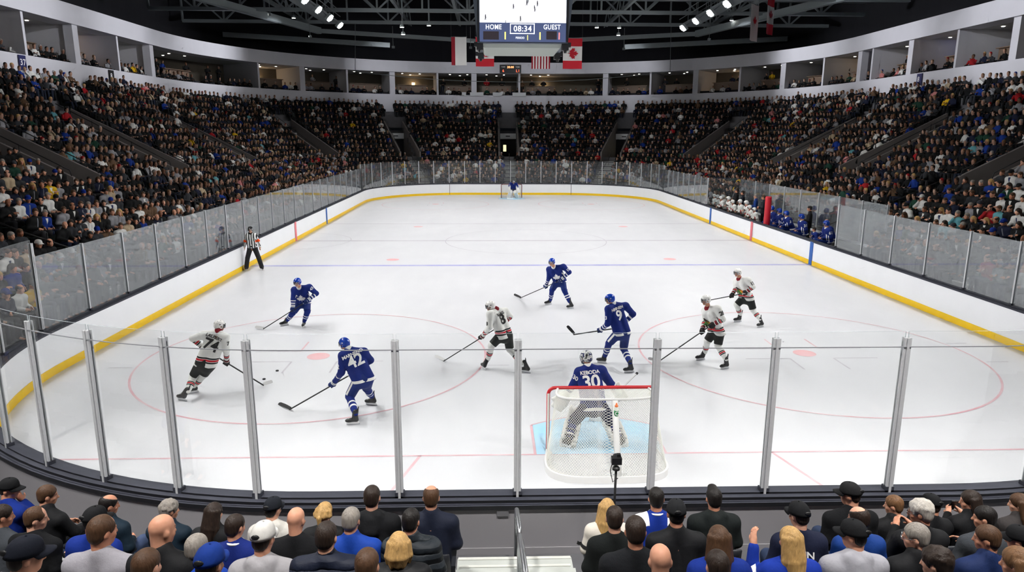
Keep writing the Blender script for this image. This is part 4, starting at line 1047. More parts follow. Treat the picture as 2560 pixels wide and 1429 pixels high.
def build_glass():
    """acrylic panes on the boards with their aluminium posts"""
    secs = []   # (s from, s to, top z, material, words, pane width)
    s_left0 = -.4; s_bench0 = SB[5]-(36.3-(YN+RC)); s_bench1 = SB[5]-(17.6-(YN+RC))
    secs.append((s_left0, SB[1]-.3, 2.98, M_GLASS_SIDE, 'side opposite the team benches', 2.1))
    secs.append((SB[1]-.3, SB[4]+.3, 3.3, M_GLASS_FAR, 'far end of the rink', 1.5))
    secs.append((SB[4]+.3, s_bench0, 2.98, M_GLASS_SIDE, 'bench side beyond the benches', 1.5))
    secs.append((s_bench1, SB[5]+.3, 2.98, M_GLASS_SIDE, 'bench side between benches and camera', 2.2))
    secs.append((SB[5]+.3, LOOP-.4, 3.4, M_GLASS_END, 'camera end, counted from the bench-side corner', 1.72))
    cnt = 0
    for a, c, top, m, words, w in secs:
        n = max(1, round((c-a)/w)); first = True
        if words.startswith('camera'):     # posts of the near end stand where the photo has them
            xs = [-1.66, -3.26, -5.19]; s_of = lambda x: SB[6]+(HW-RC-x)
            mids = sorted([s_of(x) for x in (3.5, 1.75, .17, -1.66, -3.26)])
            edges = [SB[5]+.3+(mids[0]-SB[5]-.3)*i/7 for i in range(7)]+mids
            q = [math.hypot(0, 0)]
            for X in (-5.19, -6.33, -7.51, -8.61, -9.63):
                if X > -HW+RC: edges.append(s_of(X))
                else:
                    th = math.asin(min(1, (-(X)-(HW-RC))/(RC+.22))); edges.append(SB[7]+th*RC)
            e = edges[-1]; edges += [e+(LOOP-.4-e)*i/4 for i in range(1, 5)]
        else: edges = [a+(c-a)*i/n for i in range(n+1)]
        for i in range(len(edges)):
            s = edges[i]; p = pt(s, .15, BH); nn = base(s)[1]; A = (tang(s), V3(nn[0], nn[1], 0), V3(0, 0, 1))
            endw = 'clear' if m is M_GLASS_END else 'hazy'
            o = empty('glass_post', p)
            b = MB(); h = (top if m is M_GLASS_END else top+.02)-BH-(.08 if m is M_GLASS_END else 0); wd = .095 if m is M_GLASS_END else .055
            b.box(p+V3(0, 0, h/2)+A[1]*.03, (wd, .03, h), A); b.box(p+V3(0, 0, h/2)-A[1]*.02, (wd, .012, h), A); b.box(p+V3(0, 0, h/2), (wd*.28, .06, h), A)
            b.box(p+V3(0, 0, h/2)+A[1]*.05, (wd*.35, .02, h), A)
            b.build('upright', M_POST, o, off=p)
            b = MB(); b.box(p+V3(0, 0, .04), (wd*1.3, .1, .08), A); b.build('foot', M_CAP, o, off=p)
            tag(o, f'aluminium glass post, {ordinal(i)} along the {words}' if not words.startswith('camera') else f'tall aluminium glass post, {ordinal(i)} at the {words}', 'glass post', 'aluminium posts of the rink glass')
            if i == len(edges)-1: break
            s2 = edges[i+1]; k = 5 if base((s+s2)/2)[2] else 1
            g = .02/(s2-s); vs = []
            for j in range(k+1):
                ss = s+(s2-s)*(g+(1-2*g)*j/k); tt = top
                vs += [pt(ss, .144, BH+.02), pt(ss, .144, tt), pt(ss, .156, tt), pt(ss, .156, BH+.02)]
            fs = []
            b = MB()
            for j in range(k):
                for e in range(4): fs.append((4*j+e, 4*j+4+e, 4*j+4+(e+1) % 4, 4*j+(e+1) % 4))
            fs += [(0, 1, 2, 3), (4*k+3, 4*k+2, 4*k+1, 4*k)]
            b.add(vs, fs); b.m = [1 if (f_ % 4) in (1, 3) and f_ < 4*k or f_ >= 4*k else 0 for f_ in range(len(fs))]
            q = pt((s+s2)/2, .15, BH); o = b.build('acrylic_screen', [m, M_GEDGE if m is not M_GLASS_END else M_GEDGE], loc=q)
            tag(o, f'{endw} acrylic pane above the boards, {ordinal(i)} along the {words}' if endw == 'hazy' else f'tall clear acrylic pane, {ordinal(i)} at the {words}', 'glass pane', 'acrylic panes round the rink')
    # the stanchion rail behind the tall end panes
    b = MB(); ss = np.linspace(SB[6]-4, SB[7]+8, 40)
    for a, c in zip(ss, ss[1:]): b.bar(pt(a, .2, 3.2), pt(c, .2, 3.2), .012)
    tag(b.build('safety_cable', plain('cable_grey', C(150, 152, 158), .5)), 'thin grey cable running behind the tall camera-end panes', 'cable')
    # glass at the back and ends of the player benches
    i = 0
    for y0, y1 in ((17.7, 19.8), (19.8, 22), (22, 24.2), (24.2, 26.4), (26.4, 28.6), (28.6, 30.8), (30.8, 33.2), (33.2, 36.2)):
        b = MB(); b.box((HW+2.35, (y0+y1)/2, 1.95), (.012, y1-y0-.04, 2.0)); o = b.build('bench_screen', M_GLASS_SIDE, loc=(HW+2.35, (y0+y1)/2, .95)); tag(o, f'hazy pane behind the team benches, {ordinal(i)} from the camera', 'glass pane', 'panes behind the benches')
        b = MB(); b.box((HW+2.35, y0, 1.95), (.06, .05, 2.05)); o = b.build('bench_glass_post', M_POST, loc=(HW+2.35, y0, .95)); tag(o, f'slim post behind the team benches, {ordinal(i)} from the camera', 'glass post', 'posts behind the benches'); i += 1
    b = MB(); b.box((HW+2.35, 27, .5), (.12, 18.6, 1.0)); struct(b.build('wall_bench', M_BOARD))
    for j, y in enumerate((17.6, 36.3)):
        b = MB(); b.box((HW+1.25, y, 2.05), (2.2, .012, 1.9)); b.build('bench_end_screen', M_GLASS_SIDE); o = bpy.data.objects['bench_end_screen' if j == 0 else 'bench_end_screen.001']; tag(o, 'hazy pane closing the near end of the blue team bench' if j == 0 else 'hazy pane closing the far end of the white team bench', 'glass pane')
    b = MB(); b.box((HW+1.2, 27, .15), (2.2, 18.6, .3)); struct(b.build('floor_bench', M_RISER))
    o = empty('padded_post', (HW+.3, 25.8, .3)); tag(o, 'red padded post standing between the two team benches', 'padded post')
    b = MB(); b.lathe([(.16, .8), (.17, .85), (.17, 2.55), (.15, 2.62)], (HW+.3, 25.8, 0), 18); b.build('padding', plain('red_vinyl', C(196, 22, 44), .4), o, smooth=True, off=(HW+.3, 25.8, .3))
    b = MB(); b.lathe([(.1, .3), (.1, .85)], (HW+.3, 25.8, 0), 12); b.build('base', M_CAP, o, off=(HW+.3, 25.8, .3))
    for y0, y1, w in ((17.9, 25.4, 'blue'), (26.2, 36.0, 'white')):
        o = empty('team_bench', (HW+.95, (y0+y1)/2, .3)); b = MB(); b.box((HW+1.0, (y0+y1)/2, .72), (.36, y1-y0, .06)); b.build('seat', plain('bench_wood', C(120, 110, 100), .6), o, off=o.location)
        for y in (y0+.4, (y0+y1)/2, y1-.4): b = MB(); b.box((HW+1.0, y, .5), (.3, .08, .4)); b.build('leg', M_CAP, o, off=o.location)
        tag(o, f'long players bench of the {w} team behind the boards', 'bench')

M_NET = plain('net_cord', C(226, 226, 220), .8); M_REDM = plain('red_goal_frame', C(200, 26, 38), .35); M_PADW = plain('white_goal_pad', C(226, 226, 226), .5, noise=.05, nscale=9., bump=.3)
def build_goal(cx, y, sg, k, label, post_mat=None):
    """posts and crossbar face +y*sg; the net hangs behind"""
    hw, h = .97*k, 1.27*k
    o = empty('goal', (cx, y, 0)); tag(o, label, 'goal'); off = (cx, y, 0)
    P = lambda x, d, z: V3(cx+x, y-sg*d, z)
    b = MB(); r = .032*k
    pts = [P(-hw, 0, 0), P(-hw, 0, h-.12)]+[P(-hw+.12-.12*math.cos(a), 0, h-.12+.12*math.sin(a)) for a in np.linspace(.2, math.pi/2, 5)]+[P(hw-.12+.12*math.cos(a), 0, h-.12+.12*math.sin(a)) for a in np.linspace(math.pi/2, .2, 5)]+[P(hw, 0, h-.12), P(hw, 0, 0)]
    b.tube(pts, r, 10); b.build('goal_frame', post_mat or M_REDM, o, smooth=True, off=off)
    bx = lambda t: P(-hw*1.12+2*hw*1.12*t, .05+1.07*k*min(1, math.sin(math.pi*t)**.45 if 0 < t < 1 else 0), .05)
    # base: shallow D behind the goal line
    def basept(t, e=0):     # t 0..1 along the base from one post round the back to the other
        a = math.pi*t; q = .55
        x = -math.copysign(abs(math.cos(a))**q, math.cos(a)); dd = abs(math.sin(a))**q
        return np.array([x*(hw+.17*k*dd+e), dd*(1.08*k+e)])
    b = MB(); n = 48
    ring = [basept(i/n) for i in range(n+1)]
    for i in range(n):
        (x0, d0), (x1, d1) = ring[i], ring[i+1]; f = 1+.05*k
        a, c = P(x0, d0, 0), P(x1, d1, 0); a2, c2 = P(x0*1.03, d0+.03, 0), P(x1*1.03, d1+.03, 0)
        T = V3(0, 0, .12*k); b.add([a, c, c2, a2, a+T, c+T, c2+T, a2+T], [(0, 1, 2, 3), (4, 7, 6, 5), (0, 4, 5, 1), (3, 2, 6, 7)])
    b.build('base_pad', M_PADW, o, off=off)
    b = MB(); top = [basept(i/n) for i in range(n+1)]
    topp = [P(x*hw/(hw+.17*k)*.97, .55*k*(d/(1.08*k)), h-.01) for x, d in top]
    b.tube(topp, .022*k, 8); b.build('top_rail', M_PADW, o, smooth=True, off=off)
    b = MB(); cxo = .12
    b.tube([P(cxo, .55*k, h-.03), P(cxo*1.05, .8*k, h*.5), P(cxo*1.1, 1.06*k, .1)], .055*k, 10); b.build('back_support', M_PADW, o, smooth=True, off=off)
    # netting: two families of cords over back, sides and top
    def back(t, v):      # v 0 base -> 1 top
        x, d = basept(t); a = P(x, d, .1*k); x2 = x*hw/(hw+.17*k)*.97; c = P(x2, .55*k*(d/(1.08*k)), h-.02)
        q = a+(c-a)*v; q = q+(P(0, .05, 0)-P(0, 0, 0))*(-math.sin(math.pi*v)*.6); return q
    def topf(t, v):
        x, d = basept(t); x2 = x*hw/(hw+.17*k)*.97; c = P(x2, .55*k*(d/(1.08*k)), h-.02); fz = P(np.clip(x2, -hw, hw), 0, h-.02); return c+(fz-c)*v
    b = MB(); N = 74; per = np.cumsum([0]+[np.linalg.norm(back(i/60, .5)-back((i-1)/60, .5)) for i in range(1, 61)]); per /= per[-1]
    tt = lambda u: np.interp(u, per, np.linspace(0, 1, 61))
    slope = .36
    for fam in (-1, 1):
        for i in range(-28, N+1):
            u0 = i/N; pts = []
            for j in range(27):
                v = j/26; u = u0+slope*v if fam > 0 else (1-u0)-slope*v
                if 0 <= u <= 1: pts.append(back(tt(u), v))
            if len(pts) > 1: b.tube(pts, .0037*k, 3, cap=False)
    b.build('back_netting', M_NET, o, off=off)
    b = MB()
    for fam in (-1, 1):
        for i in range(-14, N+1):
            u0 = i/N; pts = []
            for j in range(9):
                v = j/8; u = u0+.14*v if fam > 0 else (1-u0)-.14*v
                if 0 <= u <= 1: pts.append(topf(tt(u), v))
            if len(pts) > 1: b.tube(pts, .0037*k, 3, cap=False)
    b.build('top_netting', M_NET, o, off=off)
    b = MB()
    for q in (-1, 1):
        for z in np.linspace(.06, h-.12, 26): b.bar(P(q*(hw-.03), .0, z), P(q*(hw-.005), .035, z+.02), .012)
        b.tube([P(q*hw, .03, .02), P(q*hw, .03, h-.1)], .02*k, 6)
    b.build('net_lacing', M_NET, o, off=off)
    b = MB(); pts = [basept(i/n) for i in range(n+1)]
    vs = []; fs = []
    for x, d in pts: vs += [P(x*.99, d-.01, .10*k), P(x*.9, max(0, d-.2*k), .02)]
    for i in range(n): fs.append((2*i, 2*i+2, 2*i+3, 2*i+1))
    b.add(vs, fs); nv = len(vs); b.add([v+V3(0, 0, .006) for v in vs], [f[::-1] for f in fs]); b.build('skirt', M_PADW, o, off=off)
    return o
def build_ice_props():
    build_goal(.07, 0., 1, 1.05, 'near goal with red frame and white diamond netting, back turned to the camera')
    build_goal(0, 178*FT, -1, 1.0, 'far goal at the other end of the ice, open side to the camera', plain('far_goal_frame', C(96, 12, 28), .4))
    # bottle on the near goal
    p = V3(.2, -.70, 1.02); o = empty('water_bottle', p); tag(o, 'white sports bottle with green label and orange cap at the back of the near goal', 'bottle')
    b = MB(); b.lathe([(.034, 0), (.04, .02), (.04, .19), (.03, .21), (.026, .215)], p, 18); b.build('body', plain('bottle_white', C(225, 230, 222), .4), o, smooth=True, off=p)
    b = MB(); b.lathe([(.0412, .05), (.0412, .15)], p, 18); lb = b.build('label', plain('bottle_green', C(18, 128, 62), .4), o, smooth=True, off=p)
    V, F = TXT['C_flat']; addmesh('letter', V*.1@np.array([[1, 0, 0], [0, 0, 1], [0, 1, 0]])+p+V3(.003, -.0425, .1), F, M_NUMW, lb, p, smooth=False)
    b = MB(); b.lathe([(.03, .215), (.032, .235), (.02, .245), (.012, .28), (.008, .285)], p, 14); b.build('cap', plain('bottle_orange', C(232, 120, 60), .5), o, smooth=True, off=p)
    for (x, y), lab in (((693, 926), 'black puck lying free on the ice beside the face-off bracket'), ((660, 947), 'black puck just ahead of the white-taped blade of player 74')):
        q = atz(x, y, .013); b = MB(); b.lathe([(.036, 0), (.038, .004), (.038, .022), (.036, .0254)], (q[0], q[1], 0.002), 20); tag(b.build('puck', M_NUMK, loc=(q[0], q[1], .002)), lab, 'puck')
    q = aty(1541, 1150, -3.95); o = empty('pole_camera', (q[0], q[1], .3)); tag(o, 'small black camera on a thin pole behind the near glass', 'camera')
    b = MB(); b.tube([(q[0]-.01, q[1], .3), (q[0], q[1], q[2]-.09)], .016, 8); b.build('pole', M_EYE, o, smooth=True, off=o.location)
    b = MB(); b.box((q[0], q[1], q[2]), (.13, .09, .09)); b.box((q[0]+.03, q[1]+.02, q[2]+.06), (.05, .05, .04)); b.build('body', M_EYE, o, off=o.location)
    b = MB(); b.lathe([(.04, 0), (.042, .06), (.036, .09)], (q[0]+.01, q[1]+.04, q[2]), 14, (V3(1, 0, 0), V3(0, 0, 1), V3(0, 1, 0))); b.build('lens', M_CAPD, o, off=o.location)
    b = MB(); b.tube([(q[0]-.05, q[1], q[2]-.02), (q[0]-.075, q[1], q[2]-.15), (q[0]-.04, q[1]-.01, q[2]-.3), (q[0]+.03, q[1], q[2]-.25)], .006, 5); b.build('cable', M_EYE, o, off=o.location)
    b = MB(); b.lathe([(.05, 0), (.05, .03), (.03, .05)], (q[0], q[1], q[2]-.13), 10); b.build('clamp', M_EYE, o, off=o.location)
# ------------------------------------------------------------------ arena bowl
M_RISER = plain('stand_concrete', C(92, 92, 96), .8, noise=.15, nscale=3.); M_WALL = plain('grey_wall', C(206, 206, 214), .7, noise=.05, nscale=1.); M_TUN = plain('tunnel_wall', C(128, 122, 120), .7, noise=.1, nscale=2.)
M_DARKW = plain('dark_wall', C(34, 34, 40), .8); M_SUITE = plain('suite_wall', C(96, 90, 80), .8); M_CEIL = plain('roof_deck', C(24, 25, 32), .9); M_TRUSS = plain('truss_steel', C(120, 128, 132), .55)
M_RAILD = plain('dark_handrail', C(28, 28, 30), .4); M_NOSE = plain('step_nosing', C(205, 206, 200), .6, noise=.1, nscale=8.); M_SEATD = plain('dark_green_seat', C(20, 34, 32), .5); M_SUITEC = plain('suite_ceiling', C(176, 176, 178), .8)
M_LAND = plain('pale_landing', C(178, 182, 178), .7, noise=.1, nscale=5.); M_STEP = plain('step_tread', C(140, 140, 138), .75, noise=.12, nscale=6.); M_LAMP = plain('lamp_glow', (1, .98, .94, 1), .5, emit=60.); M_DOWN = plain('downlight_glow', (1, .93, .8, 1), .5, emit=14.); M_WARM = plain('warm_glow', (1, .62, .25, 1), .5, emit=7.); M_SIGNL = plain('pale_sign', C(205, 208, 212), .5)
D_BACK = NROW*.85+1.75; Z_B0, Z_B1, Z_S1, Z_F1 = 9.38, 10.40, 12.90, 14.15
def s_at_px(x, d, z, lo, hi):
    ss = np.linspace(lo, hi, 1500); return min(ss, key=lambda s: abs(proj(pt(s, d, z))[0]-x))
VOMS = [(s_at_px(x, 8.6, 4.3, -2, SB[1]+6), w) for x, w in ((150, 'first'), (400, 'second'), (592, 'third'), (805, 'fourth'))]
VOMF = [(s_at_px(x, 8.6, 4.3, SB[1]+6, SB[4]-6), w) for x, w in ((1018, 'first'), (1272, 'middle'), (1534, 'third'))]
VOMR = [(s_at_px(x, 8.6, 4.3, SB[4]-6, SB[5]+4), w) for x, w in ((1750, 'fourth'), (1977, 'third'), (2168, 'second'), (2500, 'first'))]
VALL = [v[0] for v in VOMS+VOMF+VOMR]
AIS = [v[0] for v in VOMF]+[SB[0]+6.6, SB[0]+19.5, SB[0]+31.5, SB[4]+5., SB[4]+15.5, SB[4]+27., SB[4]+37.5, SB[6]+(HW-RC+1.67)]
def lat(s, s0, d):
    """distance along the row from s0, in metres at offset d"""
    q = (s-s0+LOOP/2) % LOOP-LOOP/2; n = base((s+s0)/2 if abs(q) < 30 else s)
    return q*((RC+d)/RC if base(s)[2] and base(s0)[2] else 1)
def in_vom(s, k, m=1.3):
    d = row_d(k)
    return 7.6 < d < 15.2 and any(abs(lat(s, v, d)) < m for v in VALL)
def in_aisle(s, k, m=.75):
    d = row_d(k)
    return (d < 8.0 or d > 15) and any(abs(lat(s, a, d)) < m for a in AIS)
def bench_zone(s, d): 
    p = base(s)[0]; return SB[4] <= s % LOOP <= SB[5] and 17.2 < p[1] < 36.6 and d < 3.2
def build_bowl():
    S = sorted(set(loop_samples(1.0, .3)+[v+q for v in VALL for q in (-.9, .9)]))
    b = MB()
    for i in range(len(S)):
        s, s2 = S[i], S[(i+1) % len(S)]; mid = (s+((s2-s) % LOOP)/2)
        last = None
        prof = [(.32, 0., -1), (.32, .3, -1), (1.32, .3, -1)]
        for k in range(NROW):
            d0 = row_d(k)-.43; prof += [(d0, row_z(k), k), (d0+.85, row_z(k), k)]
        for a in range(len(prof)-1):
            (d, z, k), (e, w, l) = prof[a], prof[a+1]
            if l >= 0 and 8.2 < (d+e)/2 < 13.6 and any(abs(lat(mid, v, 9)) < 1.0 for v in VALL): continue
            b.quad(pt(s, d, z), pt(s2, d, z), pt(s2, e, w), pt(s, e, w))
    o = struct(b.build('floor_stand', M_RISER))
    # aisle steps: two light treads per row
    for n, a in enumerate(AIS):
        b = MB(); nn = base(a)[1]; A = (tang(a), V3(nn[0], nn[1], 0), V3(0, 0, 1)); top = 8 if a in VALL else (7 if n != len(AIS)-1 else 4)
        if n == len(AIS)-1:      # broad pale landing at the foot of the near steps
            b.mat(2).box((-1.72, -4.52, .45), (1.46, .6, .33)); b.mat(1).box((-1.72, -4.235, .612), (1.44, .05, .03)); b.mat(1).box((-1.72, -4.40, .622), (1.4, .04, .012)); b.mat(2).box((-1.72, -4.9, .6), (1.46, .5, .3))
        for k in range(1 if n == len(AIS)-1 else 0, top):
            d = row_d(k)-.43; zz = row_z(k); zp = row_z(k-1) if k else .3
            c = pt(a, d-.14, (zp+zz)/2-.0); b.mat(0).box(c-V3(0, 0, .08), (1.42, .3, (zz-zp)/2+.02), A)
            b.mat(1).box(pt(a, d-.27, (zp+zz)/2+.012), (1.3, .07, .03), A); b.mat(1).box(pt(a, d+.02, zz+.012), (1.3, .07, .03), A)
        struct(b.build('floor_aisle_%d' % (n+1), [M_STEP, M_NOSE, M_LAND]))
    # handrails down the aisles
    for n, a in enumerate(AIS[:-1]):
        nn = base(a)[1]; o = empty('handrail', pt(a, 2.4, row_z(1))); off = o.location[:]
        b = MB(); b.tube([pt(a, 2.0, row_z(0)+.95), pt(a, 4.9, row_z(3)+1.1), pt(a, 7.6, row_z(6)+1.2)], .03, 6); b.build('rail', M_RAILD, o, smooth=True, off=off)
        for k in (1, 3, 6): b = MB(); b.tube([pt(a, row_d(k)-.2, row_z(k)), pt(a, row_d(k)-.2, row_z(k)+1.08)], .025, 6); b.build('post', M_RAILD, o, off=off)
        w = ['first far-end stairs from the bench-opposite side', 'middle far-end stairs behind the far goal', 'third far-end stairs towards the benches', 'nearest aisle opposite the benches', 'second aisle opposite the benches', 'third aisle opposite the benches', 'fourth aisle of the bench-side stand from the camera', 'third aisle of the bench-side stand from the camera', 'second aisle of the bench-side stand from the camera', 'first aisle of the bench-side stand from the camera'][n]
        tag(o, 'dark sloping handrail on the '+w, 'handrail', 'dark handrails in the stands')
    # stairway mouths through the seating
    for n, (s0, w, side) in enumerate([(v, w, 'stand opposite the benches') for v, w in VOMS]+[(v, w, 'far-end stand') for v, w in VOMF]+[(v, w, 'bench-side stand') for v, w in VOMR]):
        nn = base(s0)[1]; N3 = V3(nn[0], nn[1], 0); T = tang(s0); c = pt(s0, 0, 0); P = lambda l, d, z: c+T*l+N3*d+V3(0, 0, z)
        zf = row_z(7)-.02
        b = MB()
        for q in (-1, 1):
            l0, l1 = q*1.0, q*1.16
            prof = [(7.4, zf-.3), (7.4, row_z(7)+.95), (14.0, row_z(14)+.75), (14.0, zf-.3)]
            vs = [P(l0, d, z) for d, z in prof]+[P(l1, d, z) for d, z in prof]
            b.add(vs, [(0, 1, 2, 3), (7, 6, 5, 4), (0, 4, 5, 1), (1, 5, 6, 2), (2, 6, 7, 3), (3, 7, 4, 0)])
        b.quad(P(-1, 7.3, zf), P(1, 7.3, zf), P(1, 14, zf), P(-1, 14, zf))
        struct(b.build('wall_stairway_%d' % (n+1), M_TUN))
        b = MB(); b.box(P(0, 13.6, zf+1.1), (2.0, .1, 2.3), (T, N3, V3(0, 0, 1))); b.quad(P(-1, 13.5, zf+2.2), P(1, 13.5, zf+2.2), P(1, 15.4, zf+2.3), P(-1, 15.4, zf+2.3)); struct(b.build('mouth_shade_%d' % (n+1), M_DARKW))  # dark block stands in for the shade inside the stairway mouth
        b = MB(); b.box(P(0, 13.2, zf+2.62), (1.9, .08, .62), (T, N3, V3(0, 0, 1))); o = b.build('lintel_sign', M_SIGNL, loc=P(0, 13.2, zf+2.6)); tag(o, f'pale sign panel over the {w} stairway mouth of the {side}', 'sign', 'signs over the stairway mouths')
        b = MB(); b.box(P(0, 13.15, zf+2.62), (.5, .02, .1), (T, N3, V3(0, 0, 1))); b.build('arrow', M_DARKW, o, off=o.location)
        b = MB(); b.box(P(0, 13.42, zf+2.98), (2.0, .3, .5), (T, N3, V3(0, 0, 1))); struct(b.build('trim_stairway_%d' % (n+1), M_DARKW))
        if side.startswith('far') and w != 'first':
            b = MB(); b.box(P(-.35 if w == 'middle' else .3, 13.54, zf+1.25), (.35, .03, .75), (T, N3, V3(0, 0, 1))); o = b.build('lit_notice', plain('notice_glow', (1., .95, .55, 1), .5, emit=1.), loc=P(0, 13.5, zf+1)); tag(o, f'small lit yellow notice inside the {w} far-end stairway', 'notice')
        for q in (-1, 1):
            o = empty('stairway_rail', P(q*1.08, 7.6, row_z(7)+.95)); off = o.location[:]
            b = MB(); b.tube([P(q*1.08, 7.5, row_z(7)+.97), P(q*1.08, 7.55, row_z(7)+1.25), P(q*1.08, 13.6, row_z(14)+.95)], .025, 6); b.build('rail', M_RAILD, o, smooth=True, off=off)
            for t in (.35, .7):
                d = 7.5+6*t; z = row_z(7)+.95+(row_z(14)-row_z(7)-.2)*t; b = MB(); b.tube([P(q*1.08, d, z-.1), P(q*1.08, d, z+.27)], .02, 6); b.build('post', M_RAILD, o, off=off)
            tag(o, f'dark rail on the {"camera-side" if (q > 0) == (side.startswith("bench")) else "further"} wall of the {w} stairway, {side}', 'handrail', 'rails on the stairway walls')
def build_upper():
    S = loop_samples(1.5, .5)
    sweep('wall_concourse', [(D_BACK-.5, row_z(NROW-1)), (D_BACK-.5, Z_B1), (D_BACK-.2, Z_B1), (D_BACK-.2, Z_B1-.2)], M_WALL, closed=False, samples=S)
    sweep('wall_fascia', [(D_BACK+1.0, Z_S1+.02), (D_BACK-.55, Z_S1), (D_BACK-.55, Z_F1), (D_BACK+.2, Z_F1)], M_WALL, closed=False, samples=S)
    sweep('floor_suite', [(D_BACK-.2, Z_B1-.15), (D_BACK+.8, Z_B1-.15), (D_BACK+.8, Z_B1+.3), (D_BACK+5., Z_B1+.3)], M_DARKW, closed=False, samples=S)
    sweep('wall_suite', [(D_BACK+5., Z_B1+.3), (D_BACK+5., Z_S1+.3)], M_SUITE, closed=False, samples=S)
    sweep('ceiling_suite', [(D_BACK+5., Z_S1+.02), (D_BACK+.9, Z_S1+.02)], M_SUITEC, closed=False, samples=S)
    sweep('wall_upper', [(D_BACK+.2, Z_F1), (D_BACK+6, Z_F1), (D_BACK+6, 24.)], M_CEIL, closed=False, samples=S)
    b = MB(); b.box((0, 27, 23.0), (80, 100, .2)); struct(b.build('ceiling', M_CEIL))
    # piers between the suites, counters, downlights, screens
    n = 0; piers = []
    s = SB[0]-6.0+.6
    tot = 0; step = 2.72
    ss = []; s = -7.0
    while s < SB[5]+7:
        ss.append(s); s += 5.4*(RC/(RC+D_BACK) if base(s)[2] else 1)
    for i, s in enumerate(ss):
        nn = base(s)[1]; A = (tang(s), V3(nn[0], nn[1], 0), V3(0, 0, 1))
        wide = i % 2 == 0; b = MB()
        b.box(pt(s, D_BACK-.05, (Z_B1+Z_S1)/2), (.62 if wide else .22, .6, Z_S1-Z_B1), A); b.box(pt(s, D_BACK+2.6, (Z_B1+Z_S1)/2+.2), (.2, 4.8, Z_S1-Z_B1+.3), A)
        struct(b.build('pillar_%d' % (i+1), M_WALL))
        if i == len(ss)-1: break
        s2 = ss[i+1]; m = (s+s2)/2; nm = base(m)[1]; A = (tang(m), V3(nm[0], nm[1], 0), V3(0, 0, 1)); words = f'{ordinal(i)} suite round from the opposite-stand corner'
        b = MB(); b.box(pt(m, D_BACK+1.9, Z_B1+1.2), (3.6, .35, .06), A); b.box(pt(m, D_BACK+1.95, Z_B1+.75), (3.5, .06, .9), A)
        o = b.build('suite_counter', plain('counter_wood', C(120, 100, 84), .5), loc=pt(m, D_BACK+1.9, Z_B1+.3)); tag(o, 'drink counter rail in the '+words, 'counter', 'counters in the suites')
        for j, (l, d) in enumerate(((-1.2, 1.6), (.9, 1.6), (0., 3.2))):
            p = pt(m, D_BACK+d, Z_S1+.01)+A[0]*l; b = MB(); b.lathe([(.1, -.02), (.1, .0)], p, 10); o = b.build('downlight', M_DOWN, loc=p); tag(o, f'tiny ceiling downlight, {ORD[j]} in the {ordinal(i)} suite round from the opposite-stand corner', 'downlight', 'suite downlights')
        if i % 3 == 1:
            p = pt(m, D_BACK+4.9, Z_B1+1.5)+A[0]*.6; b = MB(); b.box(p, (.36, .06, .42), A); o = b.build('wall_lamp', M_WARM, loc=p); tag(o, 'warm glowing lamp on the back wall of the '+words, 'lamp', 'warm suite lamps')
            L = bpy.data.lights.new('suite_lamp', 'POINT'); L.energy = 30; L.color = (1, .7, .4); L.shadow_soft_size = .25; lo = bpy.data.objects.new('suite_lamp_light', L); link(lo); lo.location = p-A[1]*.35
    for x, lo, hi, w in ((112, -7, SB[1], 'the suite stand opposite the benches'), (2442, SB[4], SB[5]+7, 'the bench-side suites'), (2232, SB[4], SB[5]+7, 'the bench-side suites, smaller, further away')):
        d = D_BACK+3.6; s = s_at_px(x, d, Z_B1+1.5, lo, hi); nn = base(s)[1]; A = (tang(s), V3(nn[0], nn[1], 0), V3(0, 0, 1)); k = .6 if 'smaller' in w else 1.
        p = pt(s, d, Z_B1+1.75); o = empty('television', p); b = MB(); b.box(p, (1.6*k, .08, .95*k), A); b.build('housing', M_CAPD, o, off=p)
        b = MB(); b.mat(0).box(p-A[1]*.05+A[2]*.2*k, (1.45*k, .02, .4*k), A); b.mat(1).box(p-A[1]*.05-A[2]*.2*k, (1.45*k, .02, .4*k), A); b.build('screen', [plain('screen_blue', (.05, .12, .8, 1), .3, emit=.9), plain('screen_white', (.75, .8, 1, 1), .3, emit=.8)], o, off=p)
        b = MB(); b.box(p+A[1]*.3, (.1, .5, .1), A); b.build('bracket', M_CAPD, o, off=p)
        tag(o, 'wall television showing a blue and white picture in '+w, 'television')
    # section number plates
    for (x, y, t, lo, hi, w, c) in ((54, 162, '37', -7, SB[1], 'opposite the benches nearest the camera, reading 37', C(36, 40, 90)), (278, 196, '8 ', -7, SB[1], 'opposite the benches, second from the camera', C(24, 24, 28)), (2300, 196, '8 ', SB[4], SB[5]+7, 'above the bench-side stand', C(44, 46, 92))):
        s = s_at_px(x, D_BACK-.52, 9.9, lo, hi); nn = base(s)[1]; A = (tang(s), V3(nn[0], nn[1], 0), V3(0, 0, 1)); p = pt(s, D_BACK-.56, 9.92)
        b = MB(); b.box(p, (.62, .06, .82), A); o = b.build('section_plate', plain('plate_%d' % x, c, .5), loc=p); tag(o, 'small square section plate on the grey wall '+w, 'sign')
        V, F = TXT[t+'_flat']; R = np.stack([A[0], A[2], -A[1]]); addmesh('number', (V*.5)@R+p-A[1]*.036-A[0]*.0, F, M_NUMW, o, p, smooth=False)
    # three pale boards and the small red clock at the far end
    s = (SB[2]+SB[3])/2
    for j, x in enumerate((1160, 1192, 1244, 1298)):
        p = aty(x, 241, YF+D_BACK-.62); p[2] = Z_B1+.12; b = MB(); b.box(p, ((.5, 1.6, 1.15, 1.6)[j], .05, .42)); tag(b.build('pale_board', M_SIGNL, loc=p), f'pale board on the far concourse ledge, {ORD[j]} from the bench-opposite side', 'board', 'pale boards on the far ledge')
